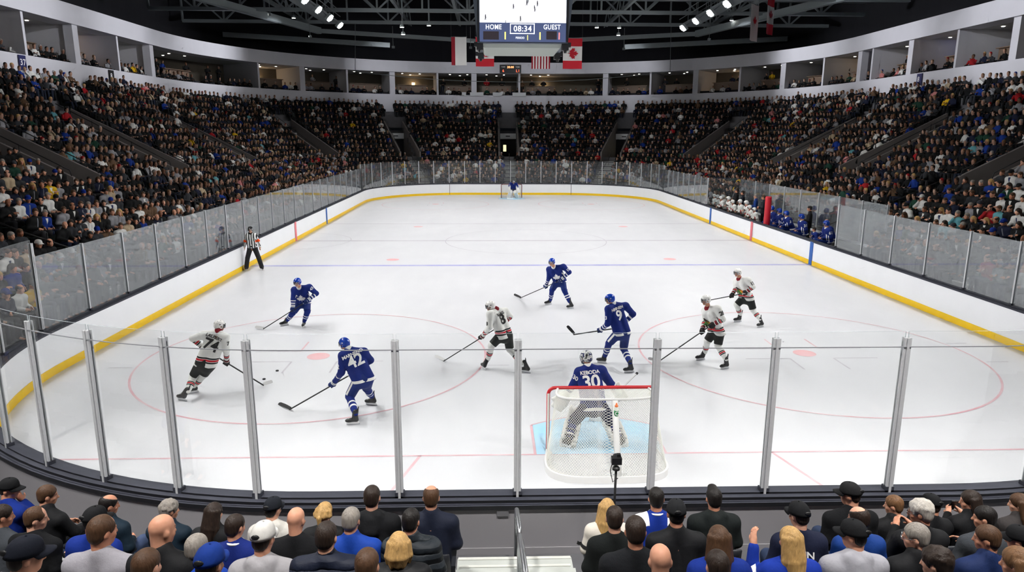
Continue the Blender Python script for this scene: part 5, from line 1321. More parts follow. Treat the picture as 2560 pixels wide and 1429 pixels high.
    y = YF+D_BACK-.6; p = (aty(1250, 163, y)+aty(1302, 182, y))/2; o = empty('game_clock', p); tag(o, 'small black clock board with red digits on the far fascia', 'clock board')
    b = MB(); b.box(p, (2.55, .16, .95)); b.build('housing', M_CAPD, o, off=p)
    g = plain('red_led', (1, .12, .05, 1), .5, emit=1.6); g2 = plain('orange_led', (1, .4, .15, 1), .5, emit=2.2)
    for t, x, z, k, m in (('20:00', 0, .2, .34, g2), ('TIME', -.85, .22, .22, M_NUMW), ('TIME', .85, .22, .22, M_NUMW), ('6', -.85, -.22, .42, g), ('L', .75, -.22, .42, g), ('1', 1.0, -.22, .42, g)):
        V, F = TXT[t+'_flat']; addmesh('digits', np.stack([V[:, 0], V[:, 2], V[:, 1]], 1)*k+np.asarray(p)+V3(x, -.09, z), F, m, o, p, smooth=False)
def flag(name, pts, label, paint, fold=.06, depth=.0):
    """cloth panel from a top edge (a,b) hanging to length h; paint(u,v)->material index, u across, v down"""
    a, b_, h, mats, extra = pts
    a, b_ = np.asarray(a, float), np.asarray(b_, float); nx, nz = 48, 30; w = b_-a; n = unit(np.cross(w, V3(0, 0, 1)))
    vs = []; fs = []; mi = []
    for j in range(nz+1):
        for i in range(nx+1):
            u, v = i/nx, j/nz; vs.append(a+w*u-V3(0, 0, h*v)+n*fold*(.3+.7*v)*math.sin(u*7+v*1.7))
    k = len(vs); vs += [q+n*.012 for q in vs]
    for j in range(nz):
        for i in range(nx):
            q = j*(nx+1)+i; m = paint((i+.5)/nx, (j+.5)/nz); fs += [(q, q+1, q+nx+2, q+nx+1), (k+q, k+q+nx+1, k+q+nx+2, k+q+1)]; mi += [m, m]
    b = MB(); b.v = [tuple(v) for v in vs]; b.f = fs; b.m = mi
    o = empty(name, (a+b_)/2); b.build('cloth', mats, o, smooth=True, off=o.location)
    t = MB(); t.tube([a-w*.04, b_+w*.04], .03, 6); t.build('top_bar', M_TRUSS, o, off=o.location)
    for q in (a, b_): t = MB(); t.tube([q, q+V3(0, 0, 23-q[2])], .008, 4); t.build('cord', M_TRUSS, o, off=o.location)
    return tag(o, label, 'flag'), n
def leaf_on(o, c, x, y, size, mat, off):
    V, F = poly_raw([(p*size, q*size) for p, q in LEAF]); n = np.cross(unit(x), unit(y))
    for q in (-1, 1): addmesh('maple_leaf', np.asarray(c)+np.outer(V[:, 0], unit(x))+np.outer(V[:, 1], unit(y))+n*.065*q, F if q > 0 else F[:, ::-1], mat, o, off, smooth=False)
def build_roof():
    fr = plain('flag_red', C(196, 24, 44), .8); fw = plain('flag_white', C(226, 226, 226), .8); fd = plain('flag_darkred', C(150, 20, 40), .8)
    Y = 58.
    A = lambda x, y, yy=Y: aty(x, y, yy)
    def far(x0, x1, y0, y1, mats, label, paint):
        a = A(x0, y0); b_ = A(x1, y0); h = a[2]-A(x0, y1)[2]; b_[2] = a[2]; return flag('hanging_flag', (a, b_, h, mats, None), label, paint, .05)[0], a, b_, h
    far(1128, 1166, 92, 163, [fd, fw], 'white flag with a dark red side strip hanging beside the scoreboard', lambda u, v: 0 if u < .26 else 1)
    o, a, b_, h = far(1189, 1235, 92, 166, [fr, fw], 'red and white flag mostly hidden behind the scoreboard corner', lambda u, v: 0 if v < .27 or v > .73 else 1)
    leaf_on(o, (a+b_)/2-V3(0, 0, h*.5), (0, 0, -1), (1, 0, 0), h*.42, fr, o.location)
    far(1329, 1376, 92, 172, [fd, fw], 'flag with dark red and white upright stripes under the scoreboard', lambda u, v: int(u*13) % 2)
    o, a, b_, h = far(1408, 1456, 95, 172, [fr, fw], 'red and white flag with a full maple leaf beside the scoreboard', lambda u, v: 0 if v < .27 or v > .73 else 1)
    leaf_on(o, (a+b_)/2-V3(0, 0, h*.5), (0, 0, -1), (1, 0, 0), h*.4, fr, o.location)
    # two long banners near the bench-side lamps, turned edge-on
    y = 40.; a = aty(1879, 8, y); b_ = aty(1898, 2, y+1.1); b_[2] = a[2]; h = a[2]-aty(1876, 100, y)[2]
    o, n = flag('hanging_banner', (a, b_, h, [fw], None), 'long white banner with a small red leaf near the lamps', lambda u, v: 0, .05); leaf_on(o, (a+b_)/2-V3(0, 0, h*.45), b_-a, (0, 0, 1), .75, fr, o.location)
    y = 40.; a = aty(1921, -18, y); b_ = aty(1938, -24, y+1.0); b_[2] = a[2]; h = a[2]-aty(1916, 84, y)[2]
    o, n = flag('hanging_banner', (a, b_, h, [fr, fw], None), 'long red and white banner hanging beside the plain white one', lambda u, v: 1 if .3 < v < .74 else 0, .05); leaf_on(o, (a+b_)/2-V3(0, 0, h*.52), b_-a, (0, 0, 1), .8, fd, o.location)
    # roof steel
    n = 0
    for i, y in enumerate(np.arange(-9., 68, 7.)):
        b = MB(); zb, zt = 16.6, 20.2
        b.box((0, y, zb), (64, .35, .3)); b.box((0, y, zt), (64, .3, .28)); b.box((0, y, zb+1.0), (64, .08, .08))
        for j, x in enumerate(np.arange(-32, 32, 4.)):
            b.bar((x, y, zb), (x, y, zt), .16); b.bar((x, y, zb if j % 2 else zt), (x+4, y, zt if j % 2 else zb), .14)
        struct(b.build('beam_cross_%d' % (i+1), M_TRUSS))
    for i, x in enumerate((-21.5, -10.5, -5.2, 0, 5.2, 10.5, 21.5)):
        b = MB(); z = 17.3
        b.box((x, 28.5, z), (.26, 76, .3)); b.box((x, 28.5, z+1.5), (.2, 76, .2))
        for y in np.arange(-9, 66, 3.5): b.bar((x, y, z), (x, y+1.75, z+1.5), .1); b.bar((x, y+1.75, z+1.5), (x, y+3.5, z), .1)
        struct(b.build('beam_long_%d' % (i+1), M_TRUSS))
    for q in (-1, 1):
        b = MB(); b.bar((q*30, 66, 16.0), (q*13, 69, 15.4), .4, .5); b.bar((q*34, 30, 17.5), (q*19, 62, 15.9), .45, .6); b.bar((q*19, 62, 15.9), (0, 68, 15.6), .3, .4); struct(b.build('beam_tie_%d' % (1 if q < 0 else 2), M_TRUSS))
        b = MB(); x = q*16.6
        b.box((x, 24, 15.9), (1.5, 66, .12)); b.box((x-.72, 24, 16.5), (.05, 66, .05)); b.box((x+.72, 24, 16.5), (.05, 66, .05)); b.box((x-.72, 24, 17.), (.05, 66, .05)); b.box((x+.72, 24, 17.), (.05, 66, .05))
        for y in np.arange(-9, 57, 3.): b.box((x-.72, y, 16.5), (.05, .05, 1.1)); b.box((x+.72, y, 16.5), (.05, .05, 1.1)); b.bar((x, y, 16), (x, y, 20), .07)
        struct(b.build('ceiling_catwalk_%d' % (1 if q < 0 else 2), M_TRUSS))
    # small ceiling lamps between the trusses
    for j, (x, y) in enumerate(((1005, 68), (1072, 64), (1008, 86), (1492, 69), (1548, 70), (1546, 88), (734, 45), (1829, 51))):
        p = aty(x, y, 50.+j); o = empty('spot_lamp', p); b = MB(); b.lathe([(.05, .25), (.14, .2), (.2, 0), (.18, .0)], p, 12); b.build('shade', M_TRUSS, o, smooth=True, off=p); b = MB(); b.lathe([(.16, -.02), (.16, .02)], p, 12); b.build('bulb', plain('spot_glow', (1, .96, .88, 1), .5, emit=14. if j in (0, 1, 3) else 4.), o, off=p)
        b = MB(); b.tube([p+V3(0, 0, .25), V3(p[0], p[1], 20)], .02, 4); b.build('stem', M_TRUSS, o, off=p); tag(o, ['bright small roof lamp near the bench-opposite side of the scoreboard', 'brighter of two roof lamps close to the scoreboard', 'dim lower roof lamp under the bright pair', 'bright roof lamp on the bench side of the scoreboard', 'second roof lamp on the bench side of the scoreboard', 'dim lower roof lamp on the bench side', 'faint roof lamp outside the bench-opposite lamp row', 'faint roof lamp outside the bench-side lamp row'][j], 'lamp')
    # cable hanging across the far end
    pts = [aty(888, 60, 62), aty(888, 178, 62)]; p2 = [aty(1675, 178, 62), aty(1678, 60, 62)]
    sag = [pts[1]+(p2[0]-pts[1])*t-V3(0, 0, 1.05*(1-(2*t-1)**2)) for t in np.linspace(0, 1, 20)]
    b = MB(); b.tube([pts[0]]+sag+[p2[1]], .03, 5); tag(b.build('hanging_cable', M_TRUSS, smooth=True), 'thin pale cable sagging across in front of the far suites', 'cable')

M_SCRN = plain('screen_white_ice', (.93, .94, 1, 1), .4, emit=.72); M_PANEL = plain('score_panel', C(66, 76, 108), .4, emit=.8); M_SBODY = plain('scoreboard_body', C(78, 86, 98), .45); M_SUND = plain('scoreboard_underside', C(160, 166, 160), .6); M_SFIG = plain('screen_dark_figure', C(50, 52, 62), .4)
M_SW2 = plain('score_white', (.95, .97, 1, 1), .5, emit=1.0); M_SYEL = plain('score_yellow', (.95, .8, .2, 1), .5, emit=1.0); M_SRED = plain('score_red', (.95, .25, .25, 1), .5, emit=.9); M_SBOX = plain('score_dim', C(62, 54, 62), .5)
def build_scoreboard():
    yf = 25.; cx = -.33; P = lambda x, y, dy=0: aty(x, y, yf-dy)
    x0, x1 = aty(1199, 57, yf)[0], aty(1415, 57, yf)[0]; zb, zm = aty(1300, 105, yf)[2], aty(1300, 57, yf)[2]; zt = zm+2.55
    o = empty('scoreboard', (cx, 27.4, zb)); off = o.location[:]; tag(o, 'large hanging scoreboard with a video screen and the score one to one', 'scoreboard')
    b = MB(); w0 = (x1-x0)/2+.12; w1 = w0+.34; c = (x0+x1)/2; d0, d1 = yf+.04, yf+4.9
    b.add([(c-w0, d0, zb-.05), (c+w0, d0, zb-.05), (c+w0, d1, zb-.05), (c-w0, d1, zb-.05), (c-w1, d0-.1, zt), (c+w1, d0-.1, zt), (c+w1, d1+.1, zt), (c-w1, d1+.1, zt)], [(3, 2, 1, 0), (4, 5, 6, 7), (0, 1, 5, 4), (1, 2, 6, 5), (2, 3, 7, 6), (3, 0, 4, 7)]); b.build('housing', M_SBODY, o, off=off)
    b = MB(); b.box((c, yf-.02, (zm+zt)/2), (x1-x0, .06, zt-zm)); sc = b.build('video_screen', M_SCRN, o, off=off)
    b = MB(); b.box((c, yf-.02, (zm+zb)/2), (x1-x0, .06, zm-zb-.01)); pa = b.build('score_panel', M_PANEL, o, off=off)
    for q in (-1, 1): b = MB(); b.box((c+q*(w0-.03), yf-.03, (zt+zb)/2), (.06, .08, zt-zb)); b.build('side_trim', M_CAPD, o, off=off)
    def txt(t, x, y, h, m, par, name='lettering', sx=1.):
        V, F = TXT[t+'_flat']; k = h/(V[:, 1].max()-V[:, 1].min()); V = V-np.array([0, (V[:, 1].max()+V[:, 1].min())/2, 0]); p = P(x, y, .07)
        addmesh(name, np.stack([V[:, 0]*k*sx, V[:, 2], V[:, 1]*k], 1)+p, F, m, par, off, smooth=False)
    txt('HOME', 1234, 67, .235, M_SW2, pa, sx=.85); txt('GUEST', 1380, 67.5, .235, M_SW2, pa, sx=.85); txt('08:34', 1306.5, 71.5, .28, M_SW2, pa)
    b = MB(); p0, p1 = P(1276, 59.5, .06), P(1335.5, 84, .06)
    for a, e in (((p0[0], p0[2]), (p1[0], p0[2])), ((p1[0], p0[2]), (p1[0], p1[2])), ((p1[0], p1[2]), (p0[0], p1[2])), ((p0[0], p1[2]), (p0[0], p0[2]))):
        b.box(((a[0]+e[0])/2, p0[1], (a[1]+e[1])/2), (abs(a[0]-e[0])+.04, .02, abs(a[1]-e[1])+.04))
    b.build('clock_frame', M_SW2, pa, off=off)
    txt('1', 1263, 89, .36, M_SYEL, pa, 'digit'); txt('1', 1350, 90, .36, M_SYEL, pa, 'digit'); txt('1', 1398, 90, .33, M_SRED, pa, 'digit'); txt('PERIOD', 1300, 94.5, .1, M_SW2, pa, sx=.9); txt('1', 1319, 94, .24, M_SYEL, pa, 'digit')
    for a, e in ((1208, 1247), (1366, 1392)):
        q0, q1 = P(a, 78, .055), P(e, 99, .055); b = MB(); b.box((q0+q1)/2, (q1[0]-q0[0], .012, q0[2]-q1[2])); b.build('unlit_display', M_SBOX, pa, off=off)
    # the picture on the screen: pale ice with small skaters and the boards' line
    for i, (x, y, h) in enumerate(((1283.5, 17, 11), (1317, 8, 12), (1320, 3, 9), (1343.5, 10, 12), (1337, 25, 10), (1336, 18, 8), (1301, 48, 12), (1213.5, 44, 12), (1264, 54, 6))):
        b = MB(); p = P(x, y, .07); k = h/50.; b.box(p+V3(0, 0, .2*k), (.2*k, .01, .5*k)); b.bar(p, p+V3(-.13*k, 0, -.45*k), .1*k, .01, up=(0, 1, 0)); b.bar(p, p+V3(.13*k, 0, -.45*k), .1*k, .01, up=(0, 1, 0)); b.sphere(p+V3(0, 0, .55*k), (.1*k, .01, .1*k), 8, 5); b.bar(p+V3(0, 0, .3*k), p+V3(.25*k, 0, -.1*k), .06*k, .01, up=(0, 1, 0)); b.build('skater_image', M_SFIG, sc, off=off)
    g = plain('screen_grey_line', (.72, .74, .8, 1), .4, emit=.5)
    for a, e in (((1201, 38.5), (1268, 57)), ((1240, 37), (1240, 56)), ((1355, 0), (1413, 12)), ((1201, 26), (1250, -6))):
        b = MB(); b.bar(P(*a, .07), P(*e, .07), .025, .008, up=(0, 1, 0)); b.build('boards_image', g, sc, off=off)
    # underside with chamfered light panel, corner brackets and hoist cables
    b = MB(); zu = zb-.22; b.add([(c-w0+.25, d0+.35, zb-.05), (c+w0-.25, d0+.35, zb-.05), (c+w0-.25, d1-.3, zb-.05), (c-w0+.25, d1-.3, zb-.05), (c-w0+.35, d0+.5, zu), (c+w0-.35, d0+.5, zu), (c+w0-.35, d1-.4, zu), (c-w0+.35, d1-.4, zu)], [(7, 6, 5, 4), (0, 1, 5, 4), (1, 2, 6, 5), (2, 3, 7, 6), (3, 0, 4, 7)]); b.build('underside', M_SUND, o, off=off)
    for q in (-1, 1):
        for d in (d0+.3, d1-.2):
            b = MB(); b.box((c+q*(w0-.12), d, zb-.2), (.34, .5, .34)); b.box((c+q*(w0+.02), d-.1, zb-.1), (.3, .25, .22)); b.lathe([(.08, -.2), (.09, 0)], (c+q*(w0-.1), d-.1, zb-.3), 10); b.build('bracket', M_CAPD, o, off=off)
            b = MB(); b.tube([(c+q*w0*.7, d, zt), (c+q*w0*.7, d, 20)], .03, 5); b.build('hoist_cable', M_TRUSS, o, off=off)
def build_lights():
    n = 0
    for q, w in ((-1, 'row opposite the benches'), (1, 'bench-side row')):
        ys = list(np.arange(1.3, 55.5, 3.9))
        for i, y in enumerate(ys):
            x = q*14.9; z = 15.0; p = V3(x, y, z)
            aim = unit(V3(-q*1.2, min(max(y, 1.5), 52.5), 0)-p); A = head_axes(unit(np.cross(aim, V3(0, 1, 0)))*q, -aim) if False else None
            u = unit(np.cross(V3(0, 1, 0), aim)); v = np.cross(aim, u)
            R = (u, v, aim)
            o = empty('arena_lamp', p)
            b = MB(); b.box(p-aim*.12, (.62, 1.15, .2), R); b.build('housing', M_TRUSS, o, off=p)
            b = MB(); b.box(p+aim*.0, (.54, .5, .02), R); b.box(p+aim*.0+v*.0, (.3, 1.05, .018), R); b.build('lens', M_LAMP, o, off=p)
            b = MB(); b.bar(p-aim*.2, (x+q*1.2, y, 15.95), .06); b.build('bracket', M_TRUSS, o, off=p)
            tag(o, f'bright floodlight in the {w}, {ordinal(len(ys)-1-i)} from the far end', 'floodlight', 'floodlights over the ice')
            L = bpy.data.lights.new('arena_lamp', 'SPOT'); L.energy = LAMP_W; L.spot_size = math.radians(111); L.spot_blend = .85; L.shadow_soft_size = .45; L.color = (1, .985, .96)
            lo = bpy.data.objects.new('arena_lamp_light', L); link(lo); lo.location = p+aim*.06
            lo.rotation_euler = Vector(aim).to_track_quat('-Z', 'Y').to_euler()
            n += 1
    for i, x in enumerate((-13., -6.5, 0, 6.5, 13.)):       # house lights over the camera-end rows
        p = V3(x, -9.5, 15.2); aim = unit(V3(x*.85, -5.3, 1.3)-p); u = unit(np.cross(V3(0, 1, 0), aim)); v = np.cross(aim, u); o = empty('house_lamp', p)
        b = MB(); b.lathe([(.16, -.3), (.3, -.1), (.34, .02), (.32, .02)], p, 16, (u, v, aim)); b.build('shade', M_TRUSS, o, smooth=True, off=p)
        b = MB(); b.lathe([(.3, -.02), (.3, .0)], p, 16, (u, v, aim)); b.build('lens', M_LAMP, o, off=p)
        b = MB(); b.bar(p-aim*.25, p+V3(0, 0, 2.2), .05); b.build('stem', M_TRUSS, o, off=p)
        tag(o, f'round house lamp over the camera-end rows, {ORD[i]} from the bench-opposite side', 'house lamp', 'house lamps over the camera end')
        L = bpy.data.lights.new('house_lamp', 'SPOT'); L.energy = HOUSE_W; L.spot_size = math.radians(56); L.spot_blend = .7; L.shadow_soft_size = .35; L.color = (1, .97, .93)
        lo = bpy.data.objects.new('house_lamp_light', L); link(lo); lo.location = p+aim*.06; lo.rotation_euler = Vector(aim).to_track_quat('-Z', 'Y').to_euler()
    added_wash = [(V3(q*18.6, y, 14.6), V3(q*31, y, 13.)) for q in (-1, 1) for y in (8., 20., 32., 44., 56.)]+[(V3(x, 64., 14.6), V3(x*1.25, 75.5, 12.)) for x in (-12., -4., 4., 12.)]
    for i, (p, t) in enumerate(added_wash):       # small washers added under the roof only to brighten the concourse walls
        aim = unit(t-p); u = unit(np.cross(V3(0, 0, 1), aim)); v = np.cross(aim, u); o = empty('added_washer', p)
        b = MB(); b.box(p-aim*.1, (.3, .2, .2), (u, v, aim)); b.build('housing', M_TRUSS, o, off=p); b = MB(); b.bar(p-aim*.1, p+V3(0, 0, 2.1), .04); b.build('bracket', M_TRUSS, o, off=p)
        b = MB(); b.box(p+aim*.005, (.24, .14, .01), (u, v, aim)); b.build('lens', M_LAMP, o, off=p)
        tag(o, f'added fill lamp under the roof brightening the {"far end" if i > 9 else "bench-side" if i > 4 else "bench-opposite"} wall, {ORD[i % 5 if i < 10 else i-10]} of its line', 'added lamp', 'added fill lamps under the roof')
        L = bpy.data.lights.new('added_washer', 'SPOT'); L.energy = ADDED_WASH_W*(1.7 if i < 10 else .6); L.spot_size = math.radians(76); L.spot_blend = .9; L.shadow_soft_size = .2; L.color = (.95, .96, 1)
        lo = bpy.data.objects.new('added_washer_light', L); link(lo); lo.location = p+aim*.04; lo.rotation_euler = Vector(aim).to_track_quat('-Z', 'Y').to_euler()
ADDED_WASH_W = 1500.
HOUSE_W = 6400.
LAMP_W = 2950.
# ------------------------------------------------------------------ spectators
def seat_joints(s=1., lean=8., arms='lap', yaw=0., pitch=-8., roll=0., wide=1.):
    la = math.radians(lean); up = V3(0, math.sin(la), math.cos(la)); J = {}
    hip = V3(0, 0, .52); neck = hip+up*.50; ch = hip+up*.43
    J['hpL'], J['hpR'] = hip+V3(-.09, 0, 0), hip+V3(.09, 0, 0); J['neck'] = neck
    J['shL'], J['shR'] = ch+V3(-.185*wide, -.01, .0), ch+V3(.185*wide, -.01, .0)
    J['head'] = neck+V3(0, .035+.05*math.sin(la), .185)
    f = {'lap': (V3(-.255, .04, .72), V3(-.12, .27, .68), V3(.255, .04, .72), V3(.12, .27, .68)), 'fold': (V3(-.26, .07, .76), V3(.05, .22, .80), V3(.26, .07, .76), V3(-.05, .24, .85)),
         'chin': (V3(-.25, .08, .72), V3(.06, .25, .72), V3(.22, .27, .76), V3(.07, .20, 1.0)), 'knees': (V3(-.26, .16, .74), V3(-.15, .42, .66), V3(.26, .16, .74), V3(.15, .42, .66)),
         'raise': (V3(-.30, .16, .80), V3(-.27, .24, 1.08), V3(.255, .04, .72), V3(.12, .27, .68)), 'hold': (V3(-.25, .14, .74), V3(-.09, .32, .92), V3(.25, .14, .74), V3(.09, .32, .92))}[arms]
    J['elL'], J['wrL'], J['elR'], J['wrR'] = f
    for q, sg in (('L', -1), ('R', 1)):
        J['kn'+q] = V3(sg*.13, .44, .55); J['an'+q] = V3(sg*.13, .42, .1); J['to'+q] = V3(sg*.15, .60, .05)
    J = {k: v*s for k, v in J.items()}
    a = math.radians(yaw); p = math.radians(pitch)
    J['face'] = V3(math.sin(a)*math.cos(p), math.cos(a)*math.cos(p), math.sin(p)); return J
def seated_body(J, s, h, hands=True):
    hm, up, r, f, L = torso_frame(J)
    F = Field(*bounds([v for k, v in J.items() if k != 'face'], .15*s), h)
    for q in (-1, 1): F.cone(J['neck']-up*.12*s+r*q*.07*s, hm+r*q*.06*s, .095*s, .1*s, k=.06*s)
    for q in 'LR':
        F.cone(J['sh'+q], J['neck']-up*.05*s, .05*s, .05*s, k=.04*s); F.cone(J['sh'+q], J['el'+q], .046*s, .038*s, k=.03); F.cone(J['el'+q], J['wr'+q], .038*s, .027*s, k=.02)
        F.cone(J['hp'+q], J['kn'+q], .078*s, .055*s, k=.04); F.cone(J['kn'+q], J['an'+q], .052*s, .036*s, k=.03); F.cone(J['an'+q], J['to'+q], .036*s, .03*s, k=.02)
        d = J['wr'+q]-J['el'+q]
        add_hand(F, J['wr'+q], unit(d)+V3(.0, .25, -.1), V3(.9 if q == 'L' else -.9, .1, -.5), s, .55, left=(q == 'R'))
    A = head_axes(J['face']); add_head(F, J['head'], A, s, J['neck']-up*.03*s)
    V, Q = F.mesh(); return V, Q, A
def seated_legs(J, s, h):
    hm, up, r, f, L = torso_frame(J); F = Field(*bounds([J[k] for k in ('hpL', 'hpR', 'knL', 'knR', 'anL', 'anR')], .16*s), h)
    for q in 'LR':
        F.cone(hm+(J['hp'+q]-hm)*.8+up*.08*s, J['hp'+q], .105*s, .11*s, k=.04); F.cone(J['hp'+q], J['kn'+q], .098*s, .075*s, k=.03); F.cone(J['kn'+q], J['an'+q], .072*s, .06*s, k=.02)
    return F.mesh()
def seated_shoes(J, s, h):
    F = Field(*bounds([J[k] for k in ('anL', 'anR', 'toL', 'toR')], .1*s), h)
    for q in 'LR': F.cone(J['an'+q]+V3(0, -.03*s, -.045*s), J['to'+q], .045*s, .038*s, k=.02); F.cone(J['an'+q]+V3(0, -.02, 0), J['an'+q]-V3(0, 0, .04*s), .045*s, .045*s, k=.02)
    F.cut((0, 0, .005), (0, 0, -1)); return F.mesh()
HC = dict(black=C(26, 22, 21), dark=C(46, 35, 29), brown=C(84, 60, 42), lbrown=C(122, 90, 62), grey=C(150, 146, 142), white=C(200, 198, 194), blond=C(196, 160, 104), dblond=C(160, 126, 80), red=C(140, 76, 40))
SKINS = [C(214, 160, 132), C(205, 148, 120), C(222, 172, 146), C(188, 130, 100), C(150, 100, 74)]
BODYWORD = dict(jersey='jersey', hoodie='hoodie', jacket='jacket', puffer='jacket', sweater='sweater')
def fan(px, py, row, hair, hcol, top, tcol, yaw, label, arms='lap', lean=9., cap=None, skin=0, peak=True, deco=None, pitch=-12., wide=1., s0=None, collar=None, glasses=False, phone=False):
    d = row_d(row); P = ray_at_d(px, py, d-.06); n = normal_at(P[0], P[1]); zf = row_z(row)
    s = (P[2]-zf)/1.2; s = min(max(s, .95), 1.22) if s0 is None else s0
    rz = math.atan2(n[0], -n[1])      # body faces the ice: local +y = -n
    loc = V3(P[0], P[1], zf); J = seat_joints(s, lean, arms, yaw+math.degrees(rz)*0, pitch, wide=wide)
    loc = V3(P[0]+n[0]*J['head'][1]*.9, P[1]+n[1]*J['head'][1]*.9, zf)
    root = empty('person', loc, rz); tag(root, label, 'spectator', 'spectators in the rows behind the near goal')
    Z = V3(0, 0, 0); hands = arms not in ('lap', 'knees')
    V, Q, A = seated_body(J, s, .0115 if hands else .0145)
    addmesh('body', V, Q, M_SKIN, root, None, SKINS[skin], vattrs=[('hl', head_local(V, J['head'], A, s))])
    mat = {'jersey': M_CLOTH, 'hoodie': M_CLOTH, 'jacket': M_LEATHER, 'puffer': M_PUFF, 'sweater': M_KNIT}[top]
    F = top_field(J, s, .016, {'puffer': 1.16, 'hoodie': 1.06, 'jersey': 1.05}.get(top, 1.0), .012 if top == 'puffer' else 0, .06, .94, hood=(top == 'hoodie'), collar=(top in ('jacket', 'puffer')))
    V, Q = F.mesh(); t = addmesh({'puffer': 'jacket'}.get(top, top), V, Q, mat, root, None, tcol)
    hm, up, r, f, L = torso_frame(J)
    if deco or collar:
        bv = bvh_of(V, Q)
        for kind, *a in (deco or []):
            if kind == 'text': decal('back_lettering', TXT[a[0]], (J['neck']-up*a[1]-f*.35, r, up), bv, M_NUMW, t, None)
            if kind == 'yoke':
                for q in (-1, 1): decal('shoulder_panel', poly_raw([(-.09*s, -.06), (.09*s, -.06), (.08*s, .07), (-.06*s, .07)], .025), (J['shR' if q > 0 else 'shL']+up*.3-f*.05, r, f), bv, a[0], t, None)
            if kind == 'bars':
                for q in ('L', 'R'):
                    sh, el = J['sh'+q], J['el'+q]; vd = unit(-f+(r if q == 'R' else -r)*.8); dd = unit(sh-el)
                    decal('sleeve_stripe', poly_raw([(-.1, -.02), (.1, -.02), (.1, .02), (-.1, .02)], .025), (sh*.35+el*.65+vd*.3, np.cross(dd, vd), dd), bv, a[0], t, None)
            if kind == 'patch': decal('emblem', poly_raw([(x*a[1], y*a[1]) for x, y in LEAF], .03), (J['neck']-up*a[2]+r*a[3]-f*.35, r, up), bv, a[0], t, None)
        if collar:
            b = MB(); b.tube([J['neck']+up*.04*s+(r*math.cos(a)+f*math.sin(a))*.074*s for a in np.linspace(0, 2*math.pi, 15)], .016*s, 6); b.build('collar', collar, t, smooth=True)
    V, Q = seated_legs(J, s, .024); addmesh('trousers', V, Q, M_CLOTH, root, None, random.choice([C(40, 52, 78), C(28, 30, 36), C(46, 46, 50), C(60, 74, 104)]))
    V, Q = seated_shoes(J, s, .024); addmesh('shoes', V, Q, M_LEATHER, root, None, C(34, 33, 34))
    if hair not in (None, 'bald'): add_hair(root, J['head'], A, s, hair, HC[hcol], None, .0115, under=cap is not None)
    if cap is not None:
        if cap[0] == 'cap': add_cap(root, J['head'], A, s, cap[1], None)
        elif cap[0] == 'back': add_cap(root, J['head'], A, s, cap[1], None, back=True)
        else: add_beanie(root, J['head'], A, s, cap[1], None)
    if glasses:
        P_ = lambda x, y, z: J['head']+s*(A.T@np.array([x, y, z])); b = MB()
        for q in (-1, 1):
            b.tube([P_(q*.033+.022*math.cos(a), .104, .0+.017*math.sin(a)) for a in np.linspace(0, 2*math.pi, 13)], .0025*s, 5); b.tube([P_(q*.055, .102, .006), P_(q*.08, .07, .008), P_(q*.083, -.01, .008)], .0025*s, 5)
        b.tube([P_(-.011, .106, .002), P_(.011, .106, .002)], .0025*s, 5); b.build('glasses', M_STEEL, root, smooth=True)
    if phone:
        m = (J['wrL']+J['wrR'])/2+V3(0, .07, .07)*s; c, sn = math.cos(rz), math.sin(rz); w = loc+V3(m[0]*c-m[1]*sn, m[0]*sn+m[1]*c, m[2]); b = MB(); b.box(w, (.085, .012, .17), (V3(c, sn, 0), V3(-sn*.9, c*.9, .44), V3(sn*.44, -c*.44, .9))); tag(b.build('phone', M_CAPD, loc=w), 'dark phone held up by the woman with straight dark hair, front row', 'phone')
    return root, J, A, s
K = C(20, 21, 24); NAVY = C(24, 30, 48); ROYAL = C(12, 42, 128); GREY = C(150, 150, 156); DGREY = C(66, 70, 76); TEAL = C(22, 40, 54)
